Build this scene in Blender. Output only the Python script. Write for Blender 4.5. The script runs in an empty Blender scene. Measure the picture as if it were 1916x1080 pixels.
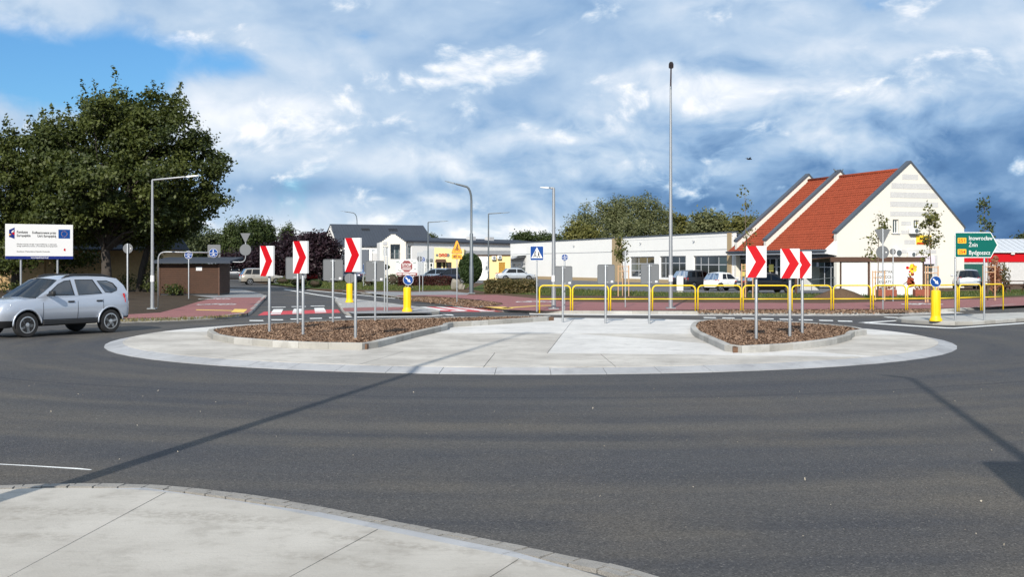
import bpy, bmesh, math, random
import numpy as np
from mathutils import Vector, Matrix
from mathutils.geometry import tessellate_polygon

random.seed(7)
RNG = np.random.default_rng(7)
sc = bpy.context.scene
COL = sc.collection
R = math.radians

# ------------------------------------------------------------------ camera
F, H, CX, HY = 2130.0, 2.0, 958.0, 495.0      # measured focal length (px), eye height, horizon of the photograph
cam_d = bpy.data.cameras.new('camera')
cam_d.sensor_width = 36.0
cam_d.lens = 36.0 * F / 1916.0
cam_d.shift_y = -(540.0 - HY) / 1916.0
cam_d.clip_end = 6000.0
cam = bpy.data.objects.new('camera', cam_d)
COL.objects.link(cam)
cam.location = (0, 0, H)
cam.rotation_euler = (R(90), 0, 0)
sc.camera = cam

# ------------------------------------------------------------------ light
SUN_EL, SUN_AZ = 31.0, 11.8                    # sun stands behind the camera; shadows run away from it, a little to the right
shadow_dir = Vector((math.sin(R(SUN_AZ)), math.cos(R(SUN_AZ)), 0))
sun_d = bpy.data.lights.new('sun', 'SUN')
sun_d.energy = 4.6
sun_d.angle = R(0.55)
sun_d.color = (1.0, 0.94, 0.84)
sun = bpy.data.objects.new('sun', sun_d)
COL.objects.link(sun)
ld = Vector((shadow_dir.x * math.cos(R(SUN_EL)), shadow_dir.y * math.cos(R(SUN_EL)), -math.sin(R(SUN_EL))))
sun.rotation_euler = ld.to_track_quat('-Z', 'Y').to_euler()
sun.location = (-20, -60, 50)

sc.view_settings.view_transform = 'Standard'
sc.view_settings.look = 'None'
sc.view_settings.exposure = 0.25
sc.view_settings.gamma = 1.0
sc.view_settings.use_curve_mapping = False


class Nodes:
    """small helper round a node tree"""
    def __init__(s, nt):
        s.nt = nt
        s.nt.nodes.clear()

    def n(s, typ, *ins, **props):
        nd = s.nt.nodes.new(typ)
        for k, v in props.items():
            setattr(nd, k, v)
        for i, v in enumerate(ins):
            if v is not None:
                s.set(nd.inputs[i], v)
        return nd

    def set(s, sock, v):
        if isinstance(v, bpy.types.NodeSocket):
            s.nt.links.new(v, sock)
        elif isinstance(v, bpy.types.Node):
            s.nt.links.new(v.outputs[0], sock)
        else:
            sock.default_value = v

    def m(s, op, a, b=None, c=None, clamp=False):
        return s.n('ShaderNodeMath', a, b, c, operation=op, use_clamp=clamp).outputs[0]

    def noise(s, vec, scale, detail=4, rough=.55, dist=0.0):
        nd = s.n('ShaderNodeTexNoise')
        if vec is not None:
            s.set(nd.inputs['Vector'], vec)
        nd.inputs['Scale'].default_value = scale
        nd.inputs['Detail'].default_value = detail
        nd.inputs['Roughness'].default_value = rough
        nd.inputs['Distortion'].default_value = dist
        return nd.outputs[0]

    def sstep(s, v, lo, hi):
        nd = s.n('ShaderNodeMapRange', interpolation_type='SMOOTHSTEP')
        s.set(nd.inputs['Value'], v)
        nd.inputs['From Min'].default_value = lo
        nd.inputs['From Max'].default_value = hi
        return nd.outputs[0]

    def mix(s, fac, a, b, blend='MIX'):
        nd = s.n('ShaderNodeMix', data_type='RGBA', blend_type=blend)
        s.set(nd.inputs[0], fac)
        # colour sockets of the mix node sit at 6 and 7
        for idx, v in ((6, a), (7, b)):
            s.set(nd.inputs[idx], (*v[:3], 1) if isinstance(v, tuple) else v)
        return nd.outputs[2]

    def xyz(s, x, y, z=0.0):
        return s.n('ShaderNodeCombineXYZ', x, y, z).outputs[0]


# ------------------------------------------------------------------ sky with clouds
world = bpy.data.worlds.new('World')
sc.world = world
world.use_nodes = True
world.cycles.sampling_method = 'MANUAL'
world.cycles.sample_map_resolution = 256
W = Nodes(world.node_tree)
sky = W.n('ShaderNodeTexSky', sky_type='NISHITA', sun_disc=False)
sky.sun_elevation = R(SUN_EL)
sky.sun_rotation = R(180.0 + SUN_AZ)
sky.altitude = 100
sky.air_density = 1.15
sky.dust_density = 0.35
sky.ozone_density = 2.2
tc = W.n('ShaderNodeTexCoord')
sep = W.n('ShaderNodeSeparateXYZ', tc.outputs['Generated'])
dx, dy, dz = sep.outputs
az = W.m('ARCTAN2', dx, dy)
el = W.m('ARCSINE', dz)


def blob(a0, e0, ra, re):
    """soft bump round one direction of the sky (azimuth, elevation in radians)"""
    ta = W.m('DIVIDE', W.m('SUBTRACT', az, a0), ra)
    te = W.m('DIVIDE', W.m('SUBTRACT', el, e0), re)
    d2 = W.m('ADD', W.m('MULTIPLY', ta, ta), W.m('MULTIPLY', te, te))
    return W.m('POWER', 2.718, W.m('MULTIPLY', d2, -1.0))


def total(terms):
    acc = None
    for w, b in terms:
        t = W.m('MULTIPLY', b, w)
        acc = t if acc is None else W.m('ADD', acc, t)
    return acc


# billowing clouds: three bands of noise in (azimuth, elevation), lit from above and from the sun's side
wn = W.n('ShaderNodeTexNoise')
W.set(wn.inputs['Vector'], W.xyz(W.m('MULTIPLY', az, 7.0), W.m('MULTIPLY', el, 12.0), 11.4))
wn.inputs['Scale'].default_value = 1.0
wn.inputs['Detail'].default_value = 3
ws = W.n('ShaderNodeSeparateColor', wn.outputs['Color'])
wa = W.m('ADD', az, W.m('MULTIPLY', W.m('SUBTRACT', ws.outputs[0], .5), .09))
we = W.m('ADD', el, W.m('MULTIPLY', W.m('SUBTRACT', ws.outputs[1], .5), .045))


def cloud_noise(oa, oe, sa, se, seed, detail, rough):
    return W.noise(W.xyz(W.m('MULTIPLY', W.m('ADD', wa, oa), sa), W.m('MULTIPLY', W.m('ADD', we, oe), se), seed), 1.0, detail, rough)


n_a = cloud_noise(0, 0, 8.0, 13.0, 2.4, 8, .52)
n_b = cloud_noise(.004, .014, 8.0, 13.0, 2.4, 7, .52)
n_c = cloud_noise(0, 0, 13.5, 20.0, 5.9, 8, .56)
n_d = cloud_noise(.002, .009, 13.5, 20.0, 5.9, 6, .56)
big = W.noise(W.xyz(W.m('MULTIPLY', az, 3.6), W.m('MULTIPLY', el, 11.0), 7.7), 1.0, 2, .45)
cover_bias = total([(-.40, blob(-.42, .160, .20, .034)), (-.16, blob(-.20, .175, .12, .020)), (-.13, blob(-.13, .20, .05, .02)),
                    (.20, blob(-.22, .12, .10, .05)), (.30, blob(.30, .09, .30, .12)), (.2, blob(.0, .2, .2, .05))])
cover = W.sstep(W.m('ADD', n_a, W.m('ADD', cover_bias, .06)), .33, .56)
crisp = W.m('ADD', .25, W.m('MULTIPLY', W.sstep(big, .42, .62), 1.0))
relief = W.m('MULTIPLY', W.m('MULTIPLY', W.m('SUBTRACT', n_a, n_b), 1.55), crisp)
tone_bias = total([(-.52, blob(.40, .020, .22, .085)), (-.20, blob(.18, .045, .14, .022)), (-.16, blob(.28, .09, .2, .02)), (-.20, blob(-.10, .066, .17, .011)), (-.10, blob(.08, .06, .14, .016)),
                   (.34, blob(-.235, .125, .075, .026)), (.34, blob(.040, .110, .040, .008)), (.34, blob(.150, .148, .060, .014)),
                   (.20, blob(-.17, .092, .07, .014)), (.26, blob(-.08, .016, .22, .026)), (.24, blob(.27, .148, .09, .012)),
                   (-.10, blob(.0, .135, .10, .022)), (-.10, blob(.12, .185, .12, .016)), (.10, blob(.36, .20, .10, .02)), (-.08, blob(.36, .12, .12, .02))])
tone = W.m('ADD', W.m('ADD', W.m('ADD', W.m('MULTIPLY', W.m('SUBTRACT', big, .5), .55), relief), tone_bias), W.m('ADD', W.m('MULTIPLY', W.m('SUBTRACT', n_a, .5), .60), .625))
# harder edged cumulus heads standing before the soft layer
heads = total([(.17, blob(-.22, .112, .13, .034)), (.13, blob(.045, .112, .055, .012)), (.13, blob(.17, .146, .10, .016)), (.12, blob(-.08, .028, .20, .020)), (.10, blob(.05, .165, .12, .016)), (.10, blob(.36, .16, .08, .02)), (.08, blob(-.12, .17, .12, .02))])
hd_ = W.m('ADD', n_c, heads)
head_mask = W.m('MULTIPLY', W.sstep(hd_, .575, .72), .9)
head_tone = W.m('ADD', .82, W.m('MULTIPLY', W.m('SUBTRACT', n_c, n_d), 2.4))
tone = W.m('ADD', W.m('MULTIPLY', tone, W.m('SUBTRACT', 1.0, head_mask)), W.m('MULTIPLY', head_tone, head_mask))
ramp = W.n('ShaderNodeValToRGB', tone)
cr = ramp.color_ramp
cr.elements[0].position, cr.elements[0].color = 0.0, (.052, .125, .29, 1)
cr.elements[1].position, cr.elements[1].color = 1.0, (.88, .89, .92, 1)
for p_, c_ in ((.20, (.105, .213, .41, 1)), (.42, (.26, .40, .60, 1)), (.62, (.44, .56, .71, 1)), (.80, (.64, .71, .80, 1))):
    e_ = cr.elements.new(p_)
    e_.color = c_
cloud = W.n('ShaderNodeVectorMath', ramp.outputs[0], operation='SCALE')
cloud.inputs['Scale'].default_value = 10.0          # the Background runs at 0.1
skyc = W.n('ShaderNodeVectorMath', sky.outputs[0], operation='MULTIPLY')
skyc.inputs[1].default_value = (.40, .70, 1.0)
mixed = W.mix(W.m('MULTIPLY', cover, .96), skyc.outputs[0], cloud.outputs[0])
bg = W.n('ShaderNodeBackground', mixed)
bg.inputs['Strength'].default_value = 0.1
W.n('ShaderNodeOutputWorld', bg)

# ------------------------------------------------------------------ helpers
def gp(x, y, z=0.0):
    """point of the level z that the photograph shows at pixel (x, y)"""
    Y = F * (H - z) / (y - HY)
    return ((x - CX) * Y / F, Y, z)


def g2(x, y, z=0.0):
    return gp(x, y, z)[:2]


def xa(x, Y):
    return (x - CX) * Y / F


def za(y, Y):
    return H - (y - HY) * Y / F


def finish_mesh(name, me, mats, parent, smooth=False):
    for m_ in (mats if isinstance(mats, (list, tuple)) else [mats]):
        me.materials.append(m_)
    if smooth:
        me.polygons.foreach_set('use_smooth', [True] * len(me.polygons))
        if smooth is not True:
            me.set_sharp_from_angle(angle=R(smooth))
    o = bpy.data.objects.new(name, me)
    COL.objects.link(o)
    if parent is not None:
        o.parent = parent
    return o


class MB:
    def __init__(s):
        s.v, s.f, s.mi = [], [], []
        s.cur = 0

    def add(s, vs, fs):
        b = len(s.v)
        s.v += [tuple(v) for v in vs]
        s.f += [tuple(b + i for i in f) for f in fs]
        s.mi += [s.cur] * len(fs)
        return s

    def box(s, x0, x1, y0, y1, z0, z1):
        return s.add([(x0, y0, z0), (x1, y0, z0), (x1, y1, z0), (x0, y1, z0), (x0, y0, z1), (x1, y0, z1), (x1, y1, z1), (x0, y1, z1)],
                     [(0, 3, 2, 1), (4, 5, 6, 7), (0, 1, 5, 4), (1, 2, 6, 5), (2, 3, 7, 6), (3, 0, 4, 7)])

    def cbox(s, c, d, b=.01):
        """box with chamfered edges, centre c, size d"""
        hx, hy, hz = d[0] / 2, d[1] / 2, d[2] / 2
        b = min(b, hx * .45, hy * .45, hz * .45)
        bm = bmesh.new()
        bmesh.ops.create_cube(bm, size=1.0)
        for v in bm.verts:
            v.co = (v.co.x * 2 * hx, v.co.y * 2 * hy, v.co.z * 2 * hz)
        bmesh.ops.bevel(bm, geom=bm.edges[:], offset=b, segments=1, affect='EDGES')
        vs = [(v.co.x + c[0], v.co.y + c[1], v.co.z + c[2]) for v in bm.verts]
        bm.verts.index_update()
        fs = [tuple(v.index for v in f.verts) for f in bm.faces]
        bm.free()
        return s.add(vs, fs)

    def prism(s, poly, z0, z1, bottom=True):
        n = len(poly)
        area = sum(poly[i][0] * poly[(i + 1) % n][1] - poly[(i + 1) % n][0] * poly[i][1] for i in range(n))
        if area < 0:
            poly = poly[::-1]
        vs = [(p[0], p[1], z0) for p in poly] + [(p[0], p[1], z1) for p in poly]
        fs = [tuple(range(n, 2 * n))] + [(i, (i + 1) % n, n + (i + 1) % n, n + i) for i in range(n)]
        if bottom:
            fs.append(tuple(range(n - 1, -1, -1)))
        return s.add(vs, fs)

    def plate(s, poly, y0, y1):
        """polygon in x,z extruded along y (front at y0)"""
        n = len(poly)
        area = sum(poly[i][0] * poly[(i + 1) % n][1] - poly[(i + 1) % n][0] * poly[i][1] for i in range(n))
        if area < 0:
            poly = poly[::-1]
        vs = [(p[0], y0, p[1]) for p in poly] + [(p[0], y1, p[1]) for p in poly]
        fs = [tuple(range(n)), tuple(range(2 * n - 1, n - 1, -1))] + [((i + 1) % n, i, n + i, n + (i + 1) % n) for i in range(n)]
        return s.add(vs, fs)

    def sheet(s, poly, z):
        n = len(poly)
        area = sum(poly[i][0] * poly[(i + 1) % n][1] - poly[(i + 1) % n][0] * poly[i][1] for i in range(n))
        if area < 0:
            poly = poly[::-1]
        return s.add([(p[0], p[1], z) for p in poly], [tuple(range(n))])

    def tube(s, pts, r, n=8, caps=True):
        pts = [Vector(p) for p in pts]
        rs = r if isinstance(r, (list, tuple)) else [r] * len(pts)
        rings = []
        ref = None
        for i, p in enumerate(pts):
            d = (pts[min(i + 1, len(pts) - 1)] - pts[max(i - 1, 0)])
            d.normalize()
            if ref is None:
                ref = Vector((1, 0, 0)) if abs(d.x) < .9 else Vector((0, 1, 0))
            u = (ref - d * ref.dot(d)).normalized()
            w = d.cross(u)
            ref = u
            rings.append([p + (u * math.cos(2 * math.pi * k / n) + w * math.sin(2 * math.pi * k / n)) * rs[i] for k in range(n)])
        vs = [v for ring in rings for v in ring]
        fs = []
        for i in range(len(pts) - 1):
            for k in range(n):
                a, b = i * n + k, i * n + (k + 1) % n
                fs.append((a, b, b + n, a + n))
        if caps:
            fs.append(tuple(range(n - 1, -1, -1)))
            fs.append(tuple(range((len(pts) - 1) * n, len(pts) * n)))
        return s.add(vs, fs)

    def lathe(s, prof, n=16, c=(0, 0, 0), axis='z'):
        vs, fs = [], []
        for r_, z_ in prof:
            for k in range(n):
                a = 2 * math.pi * k / n
                x, y = r_ * math.cos(a), r_ * math.sin(a)
                if axis == 'z':
                    v = (x, y, z_)
                elif axis == 'y':
                    v = (x, z_, -y)
                else:
                    v = (z_, x, y)
                vs.append((v[0] + c[0], v[1] + c[1], v[2] + c[2]))
        m = len(prof)
        for i in range(m - 1):
            for k in range(n):
                a, b = i * n + k, i * n + (k + 1) % n
                fs.append((a, b, b + n, a + n))
        fs.append(tuple(range(n - 1, -1, -1)))
        fs.append(tuple(range((m - 1) * n, m * n)))
        return s.add(vs, fs)

    def mesh(s, name):
        me = bpy.data.meshes.new(name)
        me.from_pydata(s.v, [], s.f)
        me.polygons.foreach_set('material_index', s.mi)
        me.update()
        return me

    def build(s, name, mats, parent=None, smooth=False):
        return finish_mesh(name, s.mesh(name), mats, parent, smooth)


def tag(o, label=None, cat=None, group=None, kind=None):
    if label:
        o['label'] = label
    if cat:
        o['category'] = cat
    if group:
        o['group'] = group
    if kind:
        o['kind'] = kind
    return o


def thing(name, label=None, cat=None, loc=(0, 0, 0), rz=0.0, group=None, kind=None):
    o = bpy.data.objects.new(name, None)
    o.empty_display_size = .2
    COL.objects.link(o)
    o.location = loc
    o.rotation_euler = (0, 0, rz)
    return tag(o, label, cat, group, kind)


def copy_thing(root, loc=None, rz=None, label=None, group=None):
    r = root.copy()
    COL.objects.link(r)
    if loc is not None:
        r.location = loc
    if rz is not None:
        r.rotation_euler = (0, 0, rz)
    if label:
        r['label'] = label
    if group:
        r['group'] = group
    for ch in root.children:
        c = ch.copy()
        COL.objects.link(c)
        c.parent = r
        for g in ch.children:
            d = g.copy()
            COL.objects.link(d)
            d.parent = c
    return r


def text(name, body, size, mat_, parent, x, z, y=-.004, align='LEFT', bold=0.0, width=None):
    """lettering standing upright in the x,z plane, facing -y"""
    cu = bpy.data.curves.new(name, 'FONT')
    cu.body = body
    cu.size = size
    cu.align_x = align
    cu.extrude = .001
    cu.offset = bold
    cu.resolution_u = 3
    t = bpy.data.objects.new('tmp_text', cu)
    COL.objects.link(t)
    dg = bpy.context.evaluated_depsgraph_get()
    me = bpy.data.meshes.new_from_object(t.evaluated_get(dg))
    bpy.data.objects.remove(t)
    me.materials.clear()
    co = np.empty(len(me.vertices) * 3)
    me.vertices.foreach_get('co', co)
    co = co.reshape(-1, 3)
    k = 1.0
    if width and len(co):
        k = width / max(1e-6, co[:, 0].max() - co[:, 0].min())
    out = np.stack([co[:, 0] * k + x, -co[:, 2] + y, co[:, 1] + z], 1)
    me.vertices.foreach_set('co', out.ravel())
    me.update()
    return finish_mesh(name, me, mat_, parent)


# ------------------------------------------------------------------ materials
def mat(name, col, rough=.7, metal=0.0, var=0.0, vscale=3.0, bump=0.0, bscale=40.0, spec=.5, coat=0.0, fine=0.0, fscale=60.0, emit=None, local=False):
    m_ = bpy.data.materials.new(name)
    m_.use_nodes = True
    T = Nodes(m_.node_tree)
    p = T.n('ShaderNodeBsdfPrincipled')
    pos = T.n('ShaderNodeTexCoord').outputs['Object'] if local else T.n('ShaderNodeNewGeometry').outputs['Position']
    c = (*col, 1)
    src = None
    if var:
        nz = T.noise(pos, vscale, 5, .6)
        src = T.mix(nz, tuple(v * (1 - var) for v in col), tuple(min(1, v * (1 + var)) for v in col))
    if fine:
        nf = T.noise(pos, fscale, 2, .6)
        k = T.n('ShaderNodeMapRange', nf)
        k.inputs['From Min'].default_value, k.inputs['From Max'].default_value = .3, .7
        k.inputs['To Min'].default_value, k.inputs['To Max'].default_value = 1 - fine, 1 + fine
        base = src if src is not None else T.n('ShaderNodeRGB').outputs[0]
        if src is None:
            base.default_value = c
        vm = T.n('ShaderNodeVectorMath', base, operation='SCALE')
        T.set(vm.inputs['Scale'], k.outputs[0])
        src = vm.outputs[0]
    if src is not None:
        T.set(p.inputs['Base Color'], src)
    else:
        p.inputs['Base Color'].default_value = c
    p.inputs['Roughness'].default_value = rough
    p.inputs['Metallic'].default_value = metal
    p.inputs['Specular IOR Level'].default_value = spec
    p.inputs['Coat Weight'].default_value = coat
    p.inputs['Coat Roughness'].default_value = .05
    if emit:
        p.inputs['Emission Color'].default_value = (*emit[:3], 1)
        p.inputs['Emission Strength'].default_value = emit[3]
    if bump:
        b = T.n('ShaderNodeBump')
        b.inputs['Strength'].default_value = bump
        b.inputs['Distance'].default_value = .02
        T.set(b.inputs['Height'], T.noise(pos, bscale, 4, .6))
        T.set(p.inputs['Normal'], b.outputs[0])
    T.n('ShaderNodeOutputMaterial', p)
    return m_


ISC = (0.45, 30.8)          # centre of the roundabout island
IRX, IRY = 10.9, 10.2


def asphalt_material():
    m_ = bpy.data.materials.new('asphalt')
    m_.use_nodes = True
    T = Nodes(m_.node_tree)
    pos = T.n('ShaderNodeNewGeometry').outputs['Position']
    s = T.n('ShaderNodeSeparateXYZ', pos)
    x = T.m('DIVIDE', T.m('SUBTRACT', s.outputs[0], ISC[0]), IRX / IRY)
    y = T.m('SUBTRACT', s.outputs[1], ISC[1])
    r = T.m('SQRT', T.m('ADD', T.m('MULTIPLY', x, x), T.m('MULTIPLY', y, y)))
    a = T.m('ARCTAN2', y, x)
    # wheel tracks worn and dusted in along the ring
    ring = T.noise(T.xyz(T.m('MULTIPLY', r, 1.0), T.m('MULTIPLY', a, 1.1), 1.0), 1.15, 3, .5)
    ring2 = T.noise(T.xyz(T.m('MULTIPLY', r, 1.0), T.m('MULTIPLY', a, 2.2), 4.0), 3.6, 3, .55)
    blot = T.noise(pos, .33, 5, .6)
    col = T.mix(T.sstep(ring, .26, .74), (.038, .038, .042), (.082, .074, .064))
    col = T.mix(T.m('MULTIPLY', T.sstep(blot, .44, .68), .55), col, (.104, .089, .068))
    near = T.sstep(r, 17.5, 10.5)
    track = T.m('MULTIPLY', T.m('MULTIPLY', T.sstep(ring2, .60, .70), near), .6)
    col = T.mix(track, col, (.026, .026, .028))
    # paving seam and a long tyre mark that follow the ring
    for r0, wd, k in ((13.75, .05, .75), (14.0, .035, .4)):
        wob = T.m('MULTIPLY', T.m('SUBTRACT', T.noise(T.xyz(a, 0.0, r0), 1.6, 2), .5), .9)
        d = T.m('ABSOLUTE', T.m('SUBTRACT', T.m('ADD', r, wob), r0))
        col = T.mix(T.m('MULTIPLY', T.sstep(d, wd * 1.8, wd * .4), k), col, (.02, .02, .023))
    # oil drips, old wet patches and long worn bands
    oil = T.m('MULTIPLY', T.sstep(T.noise(pos, 1.3, 6, .7), .64, .74), .55)
    col = T.mix(oil, col, (.018, .018, .020))
    band = T.noise(T.xyz(T.m('MULTIPLY', r, 1.0), T.m('MULTIPLY', a, .5), 9.0), .42, 3, .5)
    col = T.mix(T.m('MULTIPLY', T.sstep(band, .46, .64), .5), col, (.044, .045, .051))
    # aggregate
    vor = T.n('ShaderNodeTexVoronoi')
    T.set(vor.inputs['Vector'], pos)
    vor.inputs['Scale'].default_value = 80.0
    cr_ = T.n('ShaderNodeSeparateColor', vor.outputs['Color'])
    sp = T.n('ShaderNodeMapRange', cr_.outputs[0])
    sp.inputs['To Min'].default_value, sp.inputs['To Max'].default_value = .58, 1.46
    vm = T.n('ShaderNodeVectorMath', col, operation='SCALE')
    T.set(vm.inputs['Scale'], sp.outputs[0])
    stone = T.m('MULTIPLY', T.sstep(cr_.outputs[1], .94, .99), .4)
    col = T.mix(stone, vm.outputs[0], (.26, .24, .21))
    p = T.n('ShaderNodeBsdfPrincipled')
    T.set(p.inputs['Base Color'], col)
    T.set(p.inputs['Roughness'], T.m('ADD', T.m('MULTIPLY', blot, .2), .68))
    p.inputs['Specular IOR Level'].default_value = .35
    b = T.n('ShaderNodeBump')
    b.inputs['Strength'].default_value = .5
    b.inputs['Distance'].default_value = .008
    T.set(b.inputs['Height'], T.m('ADD', vor.outputs['Distance'], T.m('MULTIPLY', T.noise(pos, 30, 3), .5)))
    T.set(p.inputs['Normal'], b.outputs[0])
    T.n('ShaderNodeOutputMaterial', p)
    return m_


def concrete_material(name, c0, c1, stain, grooves=True):
    m_ = bpy.data.materials.new(name)
    m_.use_nodes = True
    T = Nodes(m_.node_tree)
    pos = T.n('ShaderNodeNewGeometry').outputs['Position']
    s = T.n('ShaderNodeSeparateXYZ', pos)
    big_ = T.noise(pos, .55, 6, .62)
    mid = T.noise(pos, 4.5, 5, .65)
    # broom strokes
    br = T.noise(T.xyz(T.m('MULTIPLY', s.outputs[0], 2.2), T.m('MULTIPLY', s.outputs[1], 34.0), s.outputs[2]), 1.0, 3, .6)
    col = T.mix(T.sstep(big_, .3, .7), c0, c1)
    col = T.mix(T.m('MULTIPLY', T.sstep(mid, .52, .75), .45), col, stain)
    if grooves:
        col = T.mix(T.m('MULTIPLY', T.sstep(br, .55, .72), .22), col, stain)
    wide = T.noise(pos, 1.6, 7, .7)
    col = T.mix(T.m('MULTIPLY', T.sstep(wide, .50, .70), .5), col, stain)
    spk = T.noise(pos, 60, 3, .6)
    col = T.mix(T.m('MULTIPLY', T.sstep(spk, .64, .72), .35), col, tuple(v * .45 for v in stain))
    p = T.n('ShaderNodeBsdfPrincipled')
    T.set(p.inputs['Base Color'], col)
    p.inputs['Roughness'].default_value = .88
    p.inputs['Specular IOR Level'].default_value = .25
    b = T.n('ShaderNodeBump')
    b.inputs['Strength'].default_value = .35
    b.inputs['Distance'].default_value = .01
    T.set(b.inputs['Height'], T.m('ADD', T.m('MULTIPLY', br, .6), T.noise(pos, 45, 4, .6)))
    T.set(p.inputs['Normal'], b.outputs[0])
    T.n('ShaderNodeOutputMaterial', p)
    return m_


def worn_concrete():
    """apron concrete with tyre-tread mud that dried in broad scalloped bands beside the paver edge"""
    m_ = concrete_material('concrete_worn', (.48, .452, .405), (.37, .345, .305), (.275, .252, .218))
    nt = m_.node_tree
    p = next(n for n in nt.nodes if n.type == 'BSDF_PRINCIPLED')
    old = p.inputs['Base Color'].links[0].from_socket
    T = Nodes.__new__(Nodes)
    T.nt = nt
    pos = T.n('ShaderNodeNewGeometry').outputs['Position']
    s = T.n('ShaderNodeSeparateXYZ', pos)
    # the edge is close to an arc round this point
    x, y = T.m('SUBTRACT', s.outputs[0], -4.1), T.m('SUBTRACT', s.outputs[1], 1.2)
    r = T.m('SQRT', T.m('ADD', T.m('MULTIPLY', x, x), T.m('MULTIPLY', y, y)))
    a = T.m('ARCTAN2', y, x)
    r = T.m('ADD', r, T.m('MULTIPLY', T.m('SUBTRACT', T.noise(pos, 2.2, 3), .5), .16))
    scal = T.m('ADD', .5, T.m('MULTIPLY', T.m('SINE', T.m('MULTIPLY', a, 62.0)), .5))
    col = old
    for r0, wd, kk in ((7.72, .22, .55), (7.45, .10, .7), (6.9, .14, .4)):
        d = T.m('ABSOLUTE', T.m('SUBTRACT', r, T.m('ADD', r0, T.m('MULTIPLY', scal, .05))))
        patch = T.sstep(T.noise(T.xyz(T.m('MULTIPLY', a, 5.0), r0, 0.0), 1.0, 4, .6), .38, .62)
        brk = T.sstep(T.noise(pos, 16, 4, .65), .36, .62)
        col = T.mix(T.m('MULTIPLY', T.m('MULTIPLY', T.m('MULTIPLY', T.sstep(d, wd, wd * .3), patch), brk), kk), col, (.25, .225, .19))
    T.set(p.inputs['Base Color'], col)
    return m_


def paver_material(name, c0, c1, joint, bw=.2, bh=.1, rot=0.0):
    m_ = bpy.data.materials.new(name)
    m_.use_nodes = True
    T = Nodes(m_.node_tree)
    pos = T.n('ShaderNodeNewGeometry').outputs['Position']
    mp = T.n('ShaderNodeMapping', pos)
    mp.inputs['Rotation'].default_value = (0, 0, rot)
    br = T.n('ShaderNodeTexBrick', mp.outputs[0])
    br.inputs['Color1'].default_value = (*c0, 1)
    br.inputs['Color2'].default_value = (*c1, 1)
    br.inputs['Mortar'].default_value = (*joint, 1)
    br.inputs['Scale'].default_value = 1.0
    br.inputs['Mortar Size'].default_value = .006
    br.inputs['Brick Width'].default_value = bw
    br.inputs['Row Height'].default_value = bh
    dirt = T.noise(pos, .8, 6, .65)
    col = T.mix(T.m('MULTIPLY', T.sstep(dirt, .45, .72), .5), br.outputs[0], tuple(v * .8 + .05 for v in c0))
    p = T.n('ShaderNodeBsdfPrincipled')
    T.set(p.inputs['Base Color'], col)
    p.inputs['Roughness'].default_value = .85
    b = T.n('ShaderNodeBump')
    b.inputs['Strength'].default_value = .5
    b.inputs['Distance'].default_value = .01
    b.invert = True
    T.set(b.inputs['Height'], br.outputs['Fac'])
    T.set(p.inputs['Normal'], b.outputs[0])
    T.n('ShaderNodeOutputMaterial', p)
    return m_


def ground_material(name, cols, scale=.6, fscale=18.0, bump=.8):
    m_ = bpy.data.materials.new(name)
    m_.use_nodes = True
    T = Nodes(m_.node_tree)
    pos = T.n('ShaderNodeNewGeometry').outputs['Position']
    a = T.noise(pos, scale, 6, .65)
    b_ = T.noise(pos, fscale, 5, .65)
    col = T.mix(T.sstep(a, .35, .65), cols[0], cols[1])
    col = T.mix(T.m('MULTIPLY', T.sstep(b_, .42, .66), .7), col, cols[2])
    p = T.n('ShaderNodeBsdfPrincipled')
    T.set(p.inputs['Base Color'], col)
    p.inputs['Roughness'].default_value = .95
    p.inputs['Specular IOR Level'].default_value = .1
    b = T.n('ShaderNodeBump')
    b.inputs['Strength'].default_value = bump
    b.inputs['Distance'].default_value = .05
    T.set(b.inputs['Height'], b_)
    T.set(p.inputs['Normal'], b.outputs[0])
    T.n('ShaderNodeOutputMaterial', p)
    return m_


def leaf_material(name, c0, c1, trans=.28, rough=.55):
    m_ = bpy.data.materials.new(name)
    m_.use_nodes = True
    T = Nodes(m_.node_tree)
    at = T.n('ShaderNodeAttribute', attribute_name='tint')
    col = T.mix(at.outputs['Fac'], c0, c1)
    p = T.n('ShaderNodeBsdfPrincipled')
    T.set(p.inputs['Base Color'], col)
    p.inputs['Roughness'].default_value = rough
    p.inputs['Specular IOR Level'].default_value = .3
    tr = T.n('ShaderNodeBsdfTranslucent')
    vm = T.n('ShaderNodeVectorMath', col, operation='MULTIPLY')
    vm.inputs[1].default_value = (1.25, 1.35, .7)
    T.set(tr.inputs['Color'], vm.outputs[0])
    mx = T.n('ShaderNodeMixShader', trans)
    T.set(mx.inputs[1], p.outputs[0])
    T.set(mx.inputs[2], tr.outputs[0])
    T.n('ShaderNodeOutputMaterial', mx)
    return m_


def glass_material(name, col, alpha):
    """tinted pane: part mirror, part see-through"""
    m_ = bpy.data.materials.new(name)
    m_.use_nodes = True
    T = Nodes(m_.node_tree)
    gl = T.n('ShaderNodeBsdfGlossy')
    gl.inputs['Roughness'].default_value = .02
    gl.inputs['Color'].default_value = (.9, .95, 1, 1)
    tr = T.n('ShaderNodeBsdfTransparent')
    tr.inputs['Color'].default_value = (*col, 1)
    fr = T.n('ShaderNodeFresnel')
    fr.inputs['IOR'].default_value = 1.5
    k = T.m('ADD', T.m('MULTIPLY', fr.outputs[0], .7), alpha, clamp=True)
    mx = T.n('ShaderNodeMixShader', k)
    T.set(mx.inputs[1], tr.outputs[0])
    T.set(mx.inputs[2], gl.outputs[0])
    T.n('ShaderNodeOutputMaterial', mx)
    return m_


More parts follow.
